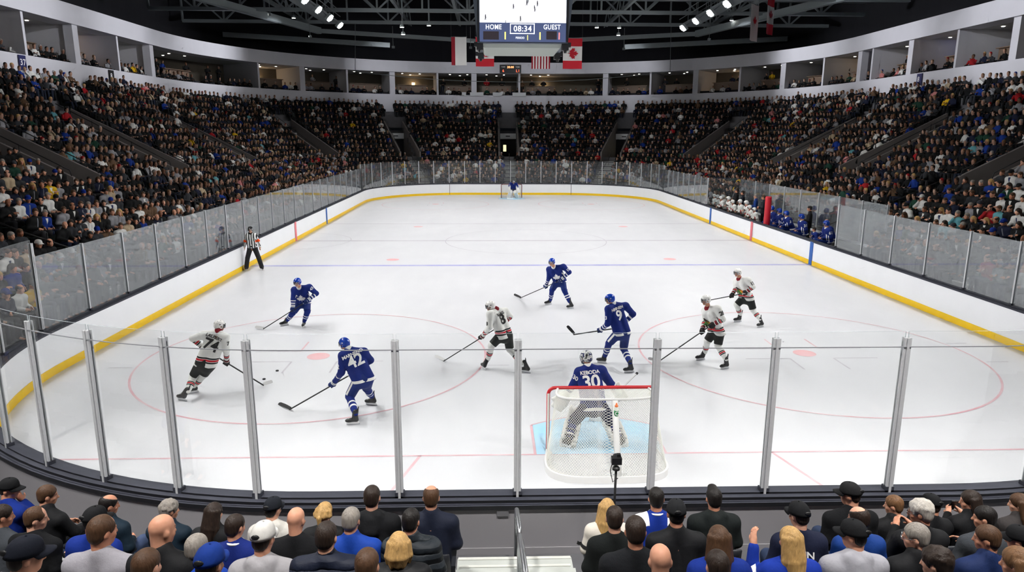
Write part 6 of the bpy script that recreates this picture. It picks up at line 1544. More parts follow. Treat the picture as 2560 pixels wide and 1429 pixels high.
FANS = [
 (22, 1222, 0, 'crop', 'dark', 'jersey', ROYAL, 62, 'man in blue jersey and black cap, chin on hand, by curved boards', dict(arms='chin', cap=('cap', K))),
 (118, 1238, 0, 'short', 'brown', 'jacket', K, 42, 'brown-haired man in a plain black jacket beside the man in the black cap', dict(arms='knees')),
 (272, 1262, 0, 'balding', 'black', 'jacket', TEAL, 40, 'balding dark-haired man in a dark teal jacket looking along the boards', dict(arms='lap')),
 (423, 1275, 0, 'curly', 'grey', 'jacket', TEAL, 38, 'grey-haired man in a dark jacket with a cream collar, front row', dict(arms='knees', collar=plain('cream_collar', C(214, 206, 186), .9))),
 (537, 1302, 0, 'wavy', 'dark', 'jacket', K, 20, 'woman with long wavy dark hair in black, front row', {}),
 (682, 1272, 0, 'crop', 'black', 'hoodie', C(200, 198, 192), 22, 'man in a dark ball cap with a pale fleece collar, front row', dict(cap=('cap', C(22, 26, 34)))),
 (812, 1282, 0, 'pony', 'blond', 'jacket', K, 14, 'blonde woman with her hair tied back in a black jacket, front row', {}),
 (930, 1243, 0, 'short', 'dark', 'hoodie', K, 4, 'dark-haired man in a black hooded top in front of a glass post', dict(wide=1.1)),
 (1078, 1243, 0, 'balding', 'brown', 'jacket', NAVY, 0, 'balding man in a navy jacket at the front, next to the steps', dict(wide=1.08)),
 (4, 1290, 1, 'short', 'dark', 'sweater', DGREY, 35, 'person in a grey sweater cut off by the picture edge below the chin-resting man', {}),
 (89, 1296, 1, 'receding', 'brown', 'sweater', K, 48, 'man with thinning brown hair in a black sweater, second row near the curve', dict(wide=1.12)),
 (236, 1300, 1, 'crop', 'black', 'jersey', ROYAL, 30, 'fan in black cap and blue jersey half hidden behind the man in grey', dict(cap=('cap', K), deco=[('bars', M_NUMW)])),
 (588, 1316, 1, 'short', 'dark', 'jersey', C(16, 36, 110), 25, 'dark-haired man in a blue jersey with a white neckline, second row', dict(collar=M_NUMW, deco=[('bars', M_NUMW)])),
 (740, 1300, 1, 'bald', None, 'sweater', K, 12, 'bald man in a black sweater, second row', dict(wide=1.1)),
 (878, 1300, 1, 'short', 'grey', 'jacket', C(18, 62, 156), 12, 'grey-haired man in a bright blue jacket, second row', dict(wide=1.12)),
 (1028, 1302, 1, 'short', 'black', 'puffer', C(36, 42, 48), 16, 'dark-haired man in a charcoal padded jacket, second row near the steps', {}),
 (255, 1328, 2, 'receding', 'brown', 'sweater', C(158, 156, 164), 28, 'broad man with cropped hair in a pale grey sweatshirt, third row', dict(wide=1.15)),
 (404, 1326, 2, 'bald', None, 'jacket', K, 30, 'bald man in a black jacket directly right of the pale grey sweatshirt', {}),
 (658, 1346, 2, 'crop', 'dark', 'hoodie', C(156, 154, 158), 14, 'man in a white cap worn with a grey hooded top, third row', dict(cap=('cap', C(206, 204, 200)))),
 (816, 1342, 2, 'receding', 'dark', 'puffer', NAVY, 10, 'man with receding dark hair in a navy padded jacket, third row', dict(wide=1.08)),
 (997, 1366, 2, 'bob', 'blond', 'puffer', K, -6, 'woman with a blonde bob in a black padded jacket, third row', {}),
 (492, 1370, 2, 'short', 'grey', 'hoodie', C(18, 62, 160), 22, 'man with short silver hair in a royal blue hooded top', {}),
 (62, 1392, 3, 'crop', 'dark', 'sweater', C(206, 204, 200), 42, 'person in a navy ball cap and white top at the bottom corner', dict(cap=('cap', C(20, 24, 36)))),
 (366, 1416, 3, 'short', 'brown', 'jacket', DGREY, 15, 'brown head of hair at the bottom edge, left of the silver-haired man', {}),
 (524, 1410, 3, 'crop', 'dark', 'jacket', NAVY, 15, 'person in a plain blue cap at the bottom edge', dict(cap=('cap', C(14, 50, 130)))),
 (918, 1414, 3, 'short', 'brown', 'jacket', NAVY, 6, 'brown-haired head at the bottom edge, left of the blonde bob', {}),
 # beyond the steps
 (1518, 1278, 0, 'long', 'blond', 'jersey', C(212, 206, 196), 14, 'woman with long blonde hair in a cream jersey beside the steps', dict(deco=[('bars', M_NUMK)])),
 (1641, 1246, 0, 'short', 'black', 'jersey', C(14, 46, 140), 6, 'dark-haired man in a blue jersey with white shoulders, front row', dict(collar=M_NUMW, deco=[('yoke', M_NUMW)])),
 (1785, 1246, 0, 'quiff', 'black', 'hoodie', C(20, 26, 26), 0, 'man with swept-up black hair in a dark hooded top, alone in the front row', dict(wide=1.1)),
 (2126, 1236, 0, 'crop', 'dark', 'sweater', K, -48, 'tall man in a black cap and black sweater looking across to the net, front row', dict(cap=('cap', C(30, 30, 32)), wide=1.15)),
 (2234, 1266, 0, 'short', 'lbrown', 'jacket', K, -52, 'brown-haired boy in a black jacket, front row', {}),
 (2328, 1268, 0, 'crop', 'dark', 'jacket', K, -30, 'person in a black cap behind the curly white-haired man', dict(cap=('cap', K), arms='hold')),
 (2426, 1252, 0, 'long', 'dark', 'jacket', K, -62, 'woman with straight dark hair turned sideways holding a phone, front row', dict(arms='hold', phone=True)),
 (2545, 1272, 0, 'long', 'brown', 'jacket', C(60, 56, 56), -55, 'brown-haired woman with folded hands at the picture edge', dict(arms='fold')),
 (1537, 1296, 1, 'short', 'dark', 'sweater', C(20, 24, 24), 8, 'dark-haired man in a black sweater in front of the camera pole, second row', {}),
 (1691, 1284, 1, 'crop', 'black', 'jacket', K, 8, 'man in a black cap and jacket right behind the white-shouldered jersey', dict(cap=('cap', C(26, 27, 30)), wide=1.1)),
 (1998, 1288, 1, 'crop', 'dark', 'jersey', C(20, 26, 50), -20, 'fan in a black cap whose dark jersey shows white letters', dict(cap=('cap', K), deco=[('text', 'EIUN', .17)])),
 (2147, 1296, 1, 'balding', 'dark', 'jacket', C(18, 58, 130), -35, 'bald-topped man in a blue jacket between the two black caps', {}),
 (2302, 1280, 1, 'curly', 'white', 'jacket', K, -50, 'man with curly white hair and glasses in black, second row', dict(arms='hold', glasses=True)),
 (2462, 1294, 1, 'short', 'black', 'sweater', DGREY, -52, 'black-haired person in a grey sweater with arms folded, second row', dict(arms='fold')),
 (1589, 1328, 2, 'short', 'dark', 'sweater', C(22, 24, 28), 6, 'dark-haired man in a charcoal sweater, third row, next to the steps', dict(wide=1.12)),
 (1797, 1350, 2, 'long', 'brown', 'jersey', ROYAL, 0, 'woman with long brown hair in a blue jersey, third row', {}),
 (1976, 1352, 2, 'long', 'blond', 'jersey', C(18, 50, 150), -18, 'woman with long blonde hair raising one hand, blue jersey', dict(arms='raise', deco=[('patch', M_NUMW, .12, .1, -.14), ('bars', M_NUMW)])),
 (2135, 1338, 2, 'crop', 'black', 'hoodie', C(160, 160, 168), -42, 'man in a black cap and pale grey hooded top, third row', dict(cap=('cap', K), wide=1.12)),
 (2290, 1342, 2, 'short', 'grey', 'jacket', K, -55, 'grey-haired man with thin glasses in a black jacket, third row', dict(glasses=True)),
 (2468, 1346, 2, 'short', 'brown', 'jacket', C(22, 40, 84), -50, 'brown-haired man in a navy blue jacket, third row', dict(wide=1.1)),
 (2550, 1350, 2, 'crop', 'black', 'jacket', K, -40, 'person in black cut off by the picture edge, third row', dict(cap=('cap', K), deco=[('patch', M_NUMW, .12, .12, 0)])),
 (1651, 1402, 3, 'bald', None, 'sweater', C(96, 96, 100), 4, 'bald man at the bottom edge below the charcoal sweater', {}),
 (1794, 1416, 3, 'short', 'dark', 'jacket', DGREY, 0, 'short dark hair at the bottom edge behind the long-haired woman in blue', {}),
 (2342, 1408, 3, 'curly', 'dark', 'jacket', DGREY, -40, 'curly dark head at the bottom edge behind the navy blue jacket', {}),
 (2543, 1408, 3, 'bob', 'lbrown', 'jacket', C(40, 48, 80), -45, 'light brown-haired woman at the bottom corner on the bench side', {}),
]
def stadium_seat_mesh():
    b = MB(); b.mat(0)
    n = 8; vs = []; fs = []
    for i in range(n+1):
        u = -1+2*i/n
        for v in range(5):
            t = v/4; vs.append((.235*u*(1-.08*t), -.20-.10*t+.05*u*u, .44+.42*t-.03*u*u*t)); 
    k = len(vs); vs += [(x, y-.03, z) for x, y, z in vs]
    for i in range(n):
        for v in range(4):
            a = i*5+v; fs += [(a, a+1, a+6, a+5), (k+a, k+a+5, k+a+6, k+a+1)]
    for i in range(n): a = i*5; fs += [(a, a+5, k+a+5, k+a), (a+4, k+a+4, k+a+9, a+9)]
    fs += [(v, k+v, k+v+1, v+1) for v in range(4)]+[(n*5+v, n*5+v+1, k+n*5+v+1, k+n*5+v) for v in range(4)]
    back = MB(); back.add(vs, fs)
    pan = MB(); pan.box((0, .0, .43), (.46, .42, .035)); pan.box((0, .2, .425), (.44, .05, .045))
    leg = MB(); leg.box((0, -.16, .22), (.06, .08, .44)); leg.box((0, -.12, .02), (.3, .14, .03))
    arm = [MB().box((q*.255, -.03, .62), (.045, .3, .03)).box((q*.255, -.15, .5), (.035, .05, .24)) for q in (-1, 1)]
    return back, pan, leg, arm
def build_fans():
    back, pan, leg, arm = stadium_seat_mesh(); m = plain('seat_plastic', C(34, 36, 42), .42, noise=.1, nscale=10.); proto = None; i = 0
    rows = {}
    for px, py, row, hair, hcol, top, tcol, yaw, label, o in FANS:
        sk = o.pop('skin', len(label) % 3)
        root, J, A, s = fan(px, py, row, hair, hcol, top, tcol, yaw, label, skin=sk, **o)
        if proto is None:
            proto = empty('stadium_seat'); parts = [back.build('backrest', m, proto, smooth=True), pan.build('seat', m, proto), leg.build('leg', M_CAP, proto)]+[a.build('armrest', m, proto) for a in arm]; st = proto
        else:
            st = proto.copy(); link(st)
            for p in proto.children: q = p.copy(); link(q, st)
        st.location = root.location+Vector((0, 0, .012)); st.rotation_euler = root.rotation_euler
        st['label'] = 'dark plastic flip seat under the '+' '.join(label.replace(',', '').split()[:8]); st['category'] = 'seat'; st['group'] = 'seats of the near rows'
    # a pale jacket laid over an empty seat
    q = aty(578, 1385, YN-row_d(2)-.28); q[2] = row_z(2)+.8; F = Field(q-.45, q+.45, .018); 
    for t in np.linspace(-1, 1, 7): F.cone(q+V3(t*.2, 0, .03-.05*t*t), q+V3(t*.23, -.06, -.2), .045, .04, k=.05)
    V, Q = F.mesh(); o = addmesh('draped_jacket', V, Q, M_CLOTH, None, q, C(176, 178, 180)); o.location = tuple(q); tag(o, 'silver grey jacket draped over a seat between the silver-haired man and the white cap', 'jacket')
    b = MB(); b.tube([q+V3(t*.23, -.01, .075-.05*t*t) for t in np.linspace(-1, 1, 9)], .01, 5); b.build('piping', M_YEL, o, smooth=True, off=q)
    # steel rails on the near steps
    rm = plain('brushed_steel', C(176, 178, 182), .3, metal=.9)
    for (ax, ay, az, bx_, by, bz, zb0, zb1, lab) in ((-1.69, -4.05, 1.24, -1.68, -4.72, 1.30, .3, .62, 'front hoop of the steel handrail on the near steps'), (-1.68, -4.85, 1.37, -1.67, -5.95, 1.56, .62, .9, 'rear hoop of the steel handrail on the near steps')):
        o = empty('steel_handrail', (ax, ay, zb0)); off = o.location[:]
        pts = [(ax, ay, zb0), (ax, ay, az-.1), (ax, ay-.02, az-.03), (ax, ay-.09, az), (bx_, by+.09, bz), (bx_, by+.02, bz-.03), (bx_, by, bz-.1), (bx_, by, zb1)]
        b = MB(); b.tube(pts, .03, 12); b.build('rail', rm, o, smooth=True, off=off)
        for xx, yy, zz in ((ax, ay, zb0), (bx_, by, zb1)): b = MB(); b.lathe([(.06, 0), (.06, .02), (.035, .03)], (xx, yy, zz), 14); b.build('foot', rm, o, off=off)
        tag(o, lab, 'handrail')
    b = MB(); p = aty(1257, 1281, -3.665); b.box((p[0], p[1], p[2]), (.16, .012, .1)); tag(b.build('access_plate', plain('plate_grey', C(112, 112, 116), .5), loc=p), 'small grey metal plate on the board back beside the steps', 'plate')

# ------------------------------------------------------------------ figures in the side stands (shared meshes, own colours)
TOPS = [('black', C(17, 18, 20), 40), ('charcoal', C(46, 48, 53), 16), ('navy', C(22, 28, 50), 11), ('grey', C(138, 138, 144), 10), ('white', C(214, 214, 212), 9), ('blue', C(16, 48, 128), 5), ('red', C(160, 26, 34), 2), ('brown', C(94, 72, 54), 4), ('beige', C(176, 158, 132), 3), ('dark green', C(24, 60, 48), 3), ('pink', C(200, 130, 130), 1), ('teal', C(90, 150, 160), 1), ('yellow', C(210, 170, 30), 1)]
TW = np.array([t[2] for t in TOPS], float); TW /= TW.sum()
TWD = np.array([54, 18, 10, 6, 7, 3, 1.6, 3, 2, 2, .6, .6, .6]); TWD /= TWD.sum()
def sample_palette(dark=False):
    if dark: return TOPS[RNG.choice(len(TOPS), p=TWD)]
    return TOPS[RNG.choice(len(TOPS), p=TW)]
HAIRS = [('short', 'black', 'short black hair'), ('short', 'brown', 'short brown hair'), ('short', 'grey', 'grey hair'), ('balding', 'dark', 'a balding head'), ('bald', None, 'a bald head'), ('long', 'blond', 'long blonde hair'), ('long', 'dark', 'long dark hair'), ('cap', K, 'a black cap'), ('cap', C(215, 215, 212), 'a white cap'), ('cap', ROYAL, 'a blue cap'), ('bob', 'brown', 'a brown bob'), ('beanie', C(60, 62, 70), 'a grey beanie')]
class Kit: pass
def make_kit():
    k = Kit(); k.body = {}; k.hair = {}
    hold = empty('person')          # source meshes are kept as data only
    for pose in ('lap', 'fold', 'chin', 'knees'):
        for yaw in (-40, 0, 40):
            J = seat_joints(1., 12 if pose != 'knees' else 24, pose, yaw, -10); V, Q, A = seated_body(J, 1., .019)
            mb = mesh_np('body', V, Q, [M_SKIN]); attr_v(mb, 'hl', head_local(V, J['head'], A, 1.))
            V, Q = top_field(J, 1., .024, 1.04, .006, .05, .95, collar=pose in ('fold', 'knees')).mesh(); TF = (V, Q); mt = mesh_np('jacket', V, Q, [M_CLOTH])
            V, Q = seated_legs(J, 1., .03); ml = mesh_np('trousers', V, Q, [M_CLOTH])
            bv = bvh_of(*TF); hm, up, r, f, L = torso_frame(J); ex = []
            for P_ in ([(-.055, .13), (.055, .13), (.018, -.02), (0, -.08), (-.018, -.02)], [(-.02, .12), (.02, .12), (.02, -.3), (-.02, -.3)], [(x_*.2, y_*.2-.08) for x_, y_ in LEAF]):
                o = decal('mark', poly_raw(P_, .03), (J['neck']-up*.11+f*.4, -r, up), bv, M_CLOTH, None, None, off=.006); ex.append(o.data if o else None)
                if o: bpy.data.objects.remove(o)
            k.body[(pose, yaw)] = (J, mb, mt, ml, ex)
    Z = V3(0, 0, 0); I = np.eye(3)
    for st in ('short', 'balding', 'long', 'bob'):
        F = Field(V3(-.2, -.2, -.48), V3(.2, .2, .2), .017); hair_field(F, lambda x, y, z: V3(x, y, z), I, 1., st); V, Q = F.mesh(); k.hair[st] = ('hair', mesh_np('hair', V, Q, [M_HAIR]))
    o = add_cap(None, Z, I, 1., K, None); pk = [c for c in o.children if c.name.startswith('peak')][0]; k.hair['cap'] = ('cap', o.data); k.peak = pk.data
    for c in list(o.children): bpy.data.objects.remove(c)
    bpy.data.objects.remove(o)
    o = add_beanie(None, Z, I, 1., K, None); k.hair['beanie'] = ('knit_hat', o.data); bpy.data.objects.remove(o)
    bpy.data.objects.remove(hold)
    return k
def child(name, me, parent, col, loc=(0, 0, 0), rz=(0, 0, 0)):
    o = bpy.data.objects.new(name, me); link(o, parent); o.color = col; o.location = tuple(loc); o.rotation_euler = rz; return o
def kit_person(k, loc, rz, s, pose, yaw, tcol, hair, label, group, cat='spectator', skin=None, topname='jacket', legs=None):
    J, mb, mt, ml, ex = k.body[(pose, yaw)]
    r = empty('person', loc, rz); r.scale = (s, s, s); tag(r, label, cat, group)
    e_ = RNG.integers(0, 6)
    if e_ < 3 and ex[e_] is not None and (e_ < 2 or tcol[2] > .15 and tcol[0] < .05): child(('shirt_front', 'zip_strip', 'chest_emblem')[e_], ex[e_], r, [C(225, 225, 222), C(120, 124, 132), C(225, 228, 232)][e_] if tcol[1] < .5 else C(40, 50, 90))
    child('body', mb, r, skin or SKINS[RNG.integers(0, 5) if RNG.random() < .5 else 0]); child(topname, mt, r, tcol); child('trousers', ml, r, legs or [C(34, 44, 68), C(26, 27, 32), C(54, 54, 58)][RNG.integers(0, 3)])
    if hair[0] != 'bald':
        nm, me = k.hair[hair[0]]; col = hair[1] if isinstance(hair[1], tuple) else HC[hair[1]]
        p = math.radians(-10); h = child(nm, me, r, col, J['head'], (p*math.cos(0), 0, -math.radians(yaw)))
        if hair[0] == 'cap': child('peak', k.peak, h, col)
    return r
def seats_list():
    out = []
    for kk in range(NROW):
        d = row_d(kk); s = -6.; i = 0
        while s < SB[5]+6.5:
            b_ = base(s); step = .56*(RC/(RC+d) if b_[2] else 1)
            if not in_vom(s, kk) and not in_aisle(s, kk) and not bench_zone(s, d):
                P = pt(s, d, row_z(kk)); q = proj(P+V3(0, 0, 1.15))
                if q[2] > 3: out.append((s, kk, P, q))
            s += step
    return out
PUCK = V3(-6.9, 5.4, 0)
def look(P, n):
    """body yaw and a head turn towards the puck"""
    face = -np.array([n[0], n[1]]); a0 = math.atan2(face[0], face[1]); t = PUCK-P; a1 = math.atan2(t[0], t[1]); dlt = (a1-a0+math.pi) % (2*math.pi)-math.pi
    dlt = max(-1.25, min(1.25, dlt)); return -(a0+dlt*.35), math.degrees(dlt*.65)
N_SIDE = 214
def build_side(k):
    seats = seats_list(); RN = random.Random(11)
    cand = [x for x in seats if -20 < x[3][0] < 2580 and -20 < x[3][1] < 1300 and RN.random() < .955]
    cand.sort(key=lambda x: x[3][2]); near = cand[:N_SIDE]; keys = {(x[0], x[1]) for x in near}
    far = [x for x in cand[N_SIDE:]]+[x for x in seats if not (-20 < x[3][0] < 2580 and -20 < x[3][1] < 1300) and -420 < x[3][0] < 2980 and -150 < x[3][1] and RN.random() < .94]
    by = {}
    for x in near: by.setdefault((x[2][0] > 0, x[1]), []).append(x)
    for (bench, row), xs in sorted(by.items()):
        xs.sort(key=lambda x: x[2][1]); st = 'bench-side stand' if bench else 'stand facing the benches'; count = {}
        for s, kk, P, q in xs:
            n = base(s)[1]; rz, hy = look(P, n); yaw = min((-40, 0, 40), key=lambda v: abs(v-hy)); w = None
            name, col, _ = sample_palette(); hr = HAIRS[RNG.choice(len(HAIRS), p=np.array([16, 18, 10, 8, 8, 6, 9, 9, 4, 5, 4, 3])/100)]
            i = count.get(name, 0); count[name] = i+1
            pose = ['lap', 'fold', 'chin', 'knees'][RNG.choice(4, p=[.4, .25, .15, .2])]
            kit_person(k, P+V3(0, 0, 0), rz+RNG.normal()*.08, RNG.uniform(1.0, 1.12), pose, yaw, col, hr, f'spectator with {hr[2]}, {ordinal(i)} {name} top in {ordinal(row)} row, {st}', 'spectators in the side stands', topname=['jacket', 'sweater', 'jersey'][RNG.integers(0, 3)])
    return near, far, seats
def low_person(standing=False, pose=0):
    """coarse seated figure for the distant crowd: vertices, quads and a part number per face (0 skin, 1 hair, 2 top, 3 trousers)"""
    V = []; F = []; M = []
    def loft(rings, m, n=6, capt=True):
        b0 = len(V)
        for c, rx, ry, ax in rings:
            c = np.asarray(c); d = unit(ax); u = unit(np.cross(d, V3(1, .01, 0) if abs(d[0]) < .9 else V3(0, 1, 0))); w = np.cross(d, u)
            for i in range(n): t = 2*math.pi*i/n; V.append(c+w*rx*math.cos(t)+u*ry*math.sin(t))
        for j in range(len(rings)-1):
            for i in range(n): F.append((b0+j*n+i, b0+j*n+(i+1) % n, b0+(j+1)*n+(i+1) % n, b0+(j+1)*n+i)); M.append(m(j, i) if callable(m) else m)
        if capt:
            e = b0+(len(rings)-1)*n; F.append((e, e+1, e+2, e+n-1)); M.append(M[-1])
            if n == 6: F.append((e+2, e+3, e+4, e+5)); M.append(M[-1])
            if n == 8: F.append((e+2, e+3, e+6, e+7)); M.append(M[-1]); F.append((e+3, e+4, e+5, e+6)); M.append(M[-1])
    z = V3(0, 0, 1); dz = .42 if standing else 0; y0 = {0: 0, 1: .03, 2: -.03}[pose]
    loft([((0, -.03, .45+dz), .2, .14, z), ((0, -.01, .68+dz), .19, .135, z), ((0, .03, .87+dz), .215, .13, z), ((0, .045, .97+dz), .15, .1, z), ((0, .05, 1.02+dz), .075, .07, z)], 2, 8)
    h = lambda zz, rx, ry, yy=.085: ((0, yy+y0, zz+dz), rx, ry, z)
    loft([h(.98, .06, .065, .06), h(1.045, .06, .065, .075), h(1.065, .06, .085), h(1.12, .077, .1), h(1.18, .084, .107), h(1.245, .079, .1), h(1.29, .055, .07, .08), h(1.31, .02, .025, .08)], lambda j, i: 1 if j >= 5 or (j >= 4 and i not in (1, 2)) or (j >= 2 and i in (4, 5, 6, 7)) else 0, 8)
    for q in (-1, 1):
        a, b, c = V3(q*.21, .02, .9+dz), V3(q*.27, .07, .67+dz), {0: V3(q*.1, .27, .62+dz), 1: V3(-q*.04, .21, .76+dz), 2: V3(q*.16, .36, .6+dz) if q > 0 else V3(.02, .2, .98+dz)}[pose]
        loft([(a, .075, .075, b-a), (b, .065, .065, c-a), (c, .045, .045, c-b)], 2, 5, False)
        loft([(c, .042, .042, c-b), (c+unit(c-b)*.08, .036, .026, c-b)], 0, 5, False)
        if standing: loft([((q*.1, 0, .9), .1, .1, z), ((q*.1, 0, .05), .07, .08, z)], 3, 5, False)
        else: loft([((q*.1, 0, .5), .1, .09, V3(0, 1, 0)), ((q*.12, .42, .53), .08, .075, V3(0, 1, -.6)), ((q*.12, .44, .05), .06, .06, -z)], 3, 5, False)
    return np.array(V), np.array(F), np.array(M)
def build_crowd(far):
    LP = [low_person(), low_person(True), low_person(False, 1), low_person(False, 2)]
    allV, allF, allC = [], [], []; off = 0
    people = [(P, base(s)[1], 0) for s, kk, P, q in far]
    RN = random.Random(5)
    s = -7.
    while s < SB[5]+7:
        n = base(s)[1]
        if RN.random() < .72: people.append((pt(s, D_BACK+.45, Z_B1-.45), n, 0))
        if RN.random() < .16: people.append((pt(s, D_BACK+2.5, Z_B1+.3), n, 1))
        s += .62*(RC/(RC+D_BACK) if base(s)[2] else 1)
    for P, n, kind in people:
        V, F, M = LP[1 if kind or RN.random() < .012 else RN.choice([0, 0, 2, 2, 3])]
        rz, hy = look(P, n); rz += RN.gauss(0, .15); c, sn = math.cos(rz), math.sin(rz); sc = RN.uniform(.94, 1.08)
        lean = RN.gauss(0, .05); W_ = V*np.array([sc*RN.uniform(.94, 1.16), sc, sc]); W_ = np.stack([W_[:, 0]*c-W_[:, 1]*sn, W_[:, 0]*sn+W_[:, 1]*c, W_[:, 2]], 1); W_[:, :2] += np.outer(W_[:, 2]-.5, [RN.gauss(0, .05), RN.gauss(0, .05)])
        allV.append(W_+P); allF.append(F+off); off += len(V)
        t = sample_palette(True)[1]; hk = RN.choice(['black', 'dark', 'dark', 'brown', 'brown', 'grey', 'blond', 'lbrown']); hc = HC[hk]
        if RN.random() < .15: hc = RN.choice([K, K, C(200, 200, 200), ROYAL, C(150, 24, 30)])
        sk = RN.choice([C(172, 134, 116), C(160, 122, 104), C(180, 146, 128), C(140, 102, 86), C(112, 78, 62)]); g = RN.choice([C(30, 36, 52), C(24, 25, 28), C(50, 52, 58)])
        allC.append(np.array([sk, hc, t, g])[M])
    V = np.concatenate(allV); F = np.concatenate(allF); Cc = np.concatenate(allC)
    x = NT('crowd_colours'); x.setp(rough=.8, spec=.2); x.color(x.attr('tone').outputs['Color'])
    me = mesh_np('crowd', V, F, [x.m], smooth=True); a = me.attributes.new('tone', 'FLOAT_COLOR', 'FACE'); a.data.foreach_set('color', Cc.astype(np.float32).ravel())
    o = bpy.data.objects.new('crowd', me); link(o); tag(o, 'seated crowd filling the upper and far stands of the arena', 'crowd', kind='stuff')
    return len(people)
def build_seat_mass(seats, near):
    """the rows of dark seats in the stands"""
    V = []; F = []
    bx = lambda c, h: [c+np.array([i*h[0], j*h[1], k*h[2]]) for k in (-1, 1) for j in (-1, 1) for i in (-1, 1)]
    base_v = np.array(bx(V3(0, -.26, .64), (.22, .02, .2))+bx(V3(0, -.02, .44), (.22, .2, .02))+bx(V3(0, -.2, .22), (.04, .04, .22)))
    bf = np.array([(0, 2, 3, 1), (4, 5, 7, 6), (0, 1, 5, 4), (2, 6, 7, 3), (0, 4, 6, 2), (1, 3, 7, 5)]); bf = np.concatenate([bf, bf+8, bf+16]); off = 0
    for s, kk, P, q in seats:
        if not (-420 < q[0] < 2980): continue
        n = base(s)[1]; rz = math.atan2(n[0], -n[1]); c, sn = math.cos(rz), math.sin(rz)
        V.append(np.stack([base_v[:, 0]*c-base_v[:, 1]*sn, base_v[:, 0]*sn+base_v[:, 1]*c, base_v[:, 2]], 1)+P); F.append(bf+off); off += 24
    me = mesh_np('stand_seating', np.concatenate(V), np.concatenate(F), [M_SEATD], smooth=False); o = bpy.data.objects.new('stand_seating', me); link(o); tag(o, 'dark green tip-up seating under the crowd in the stands', 'seating', kind='stuff')

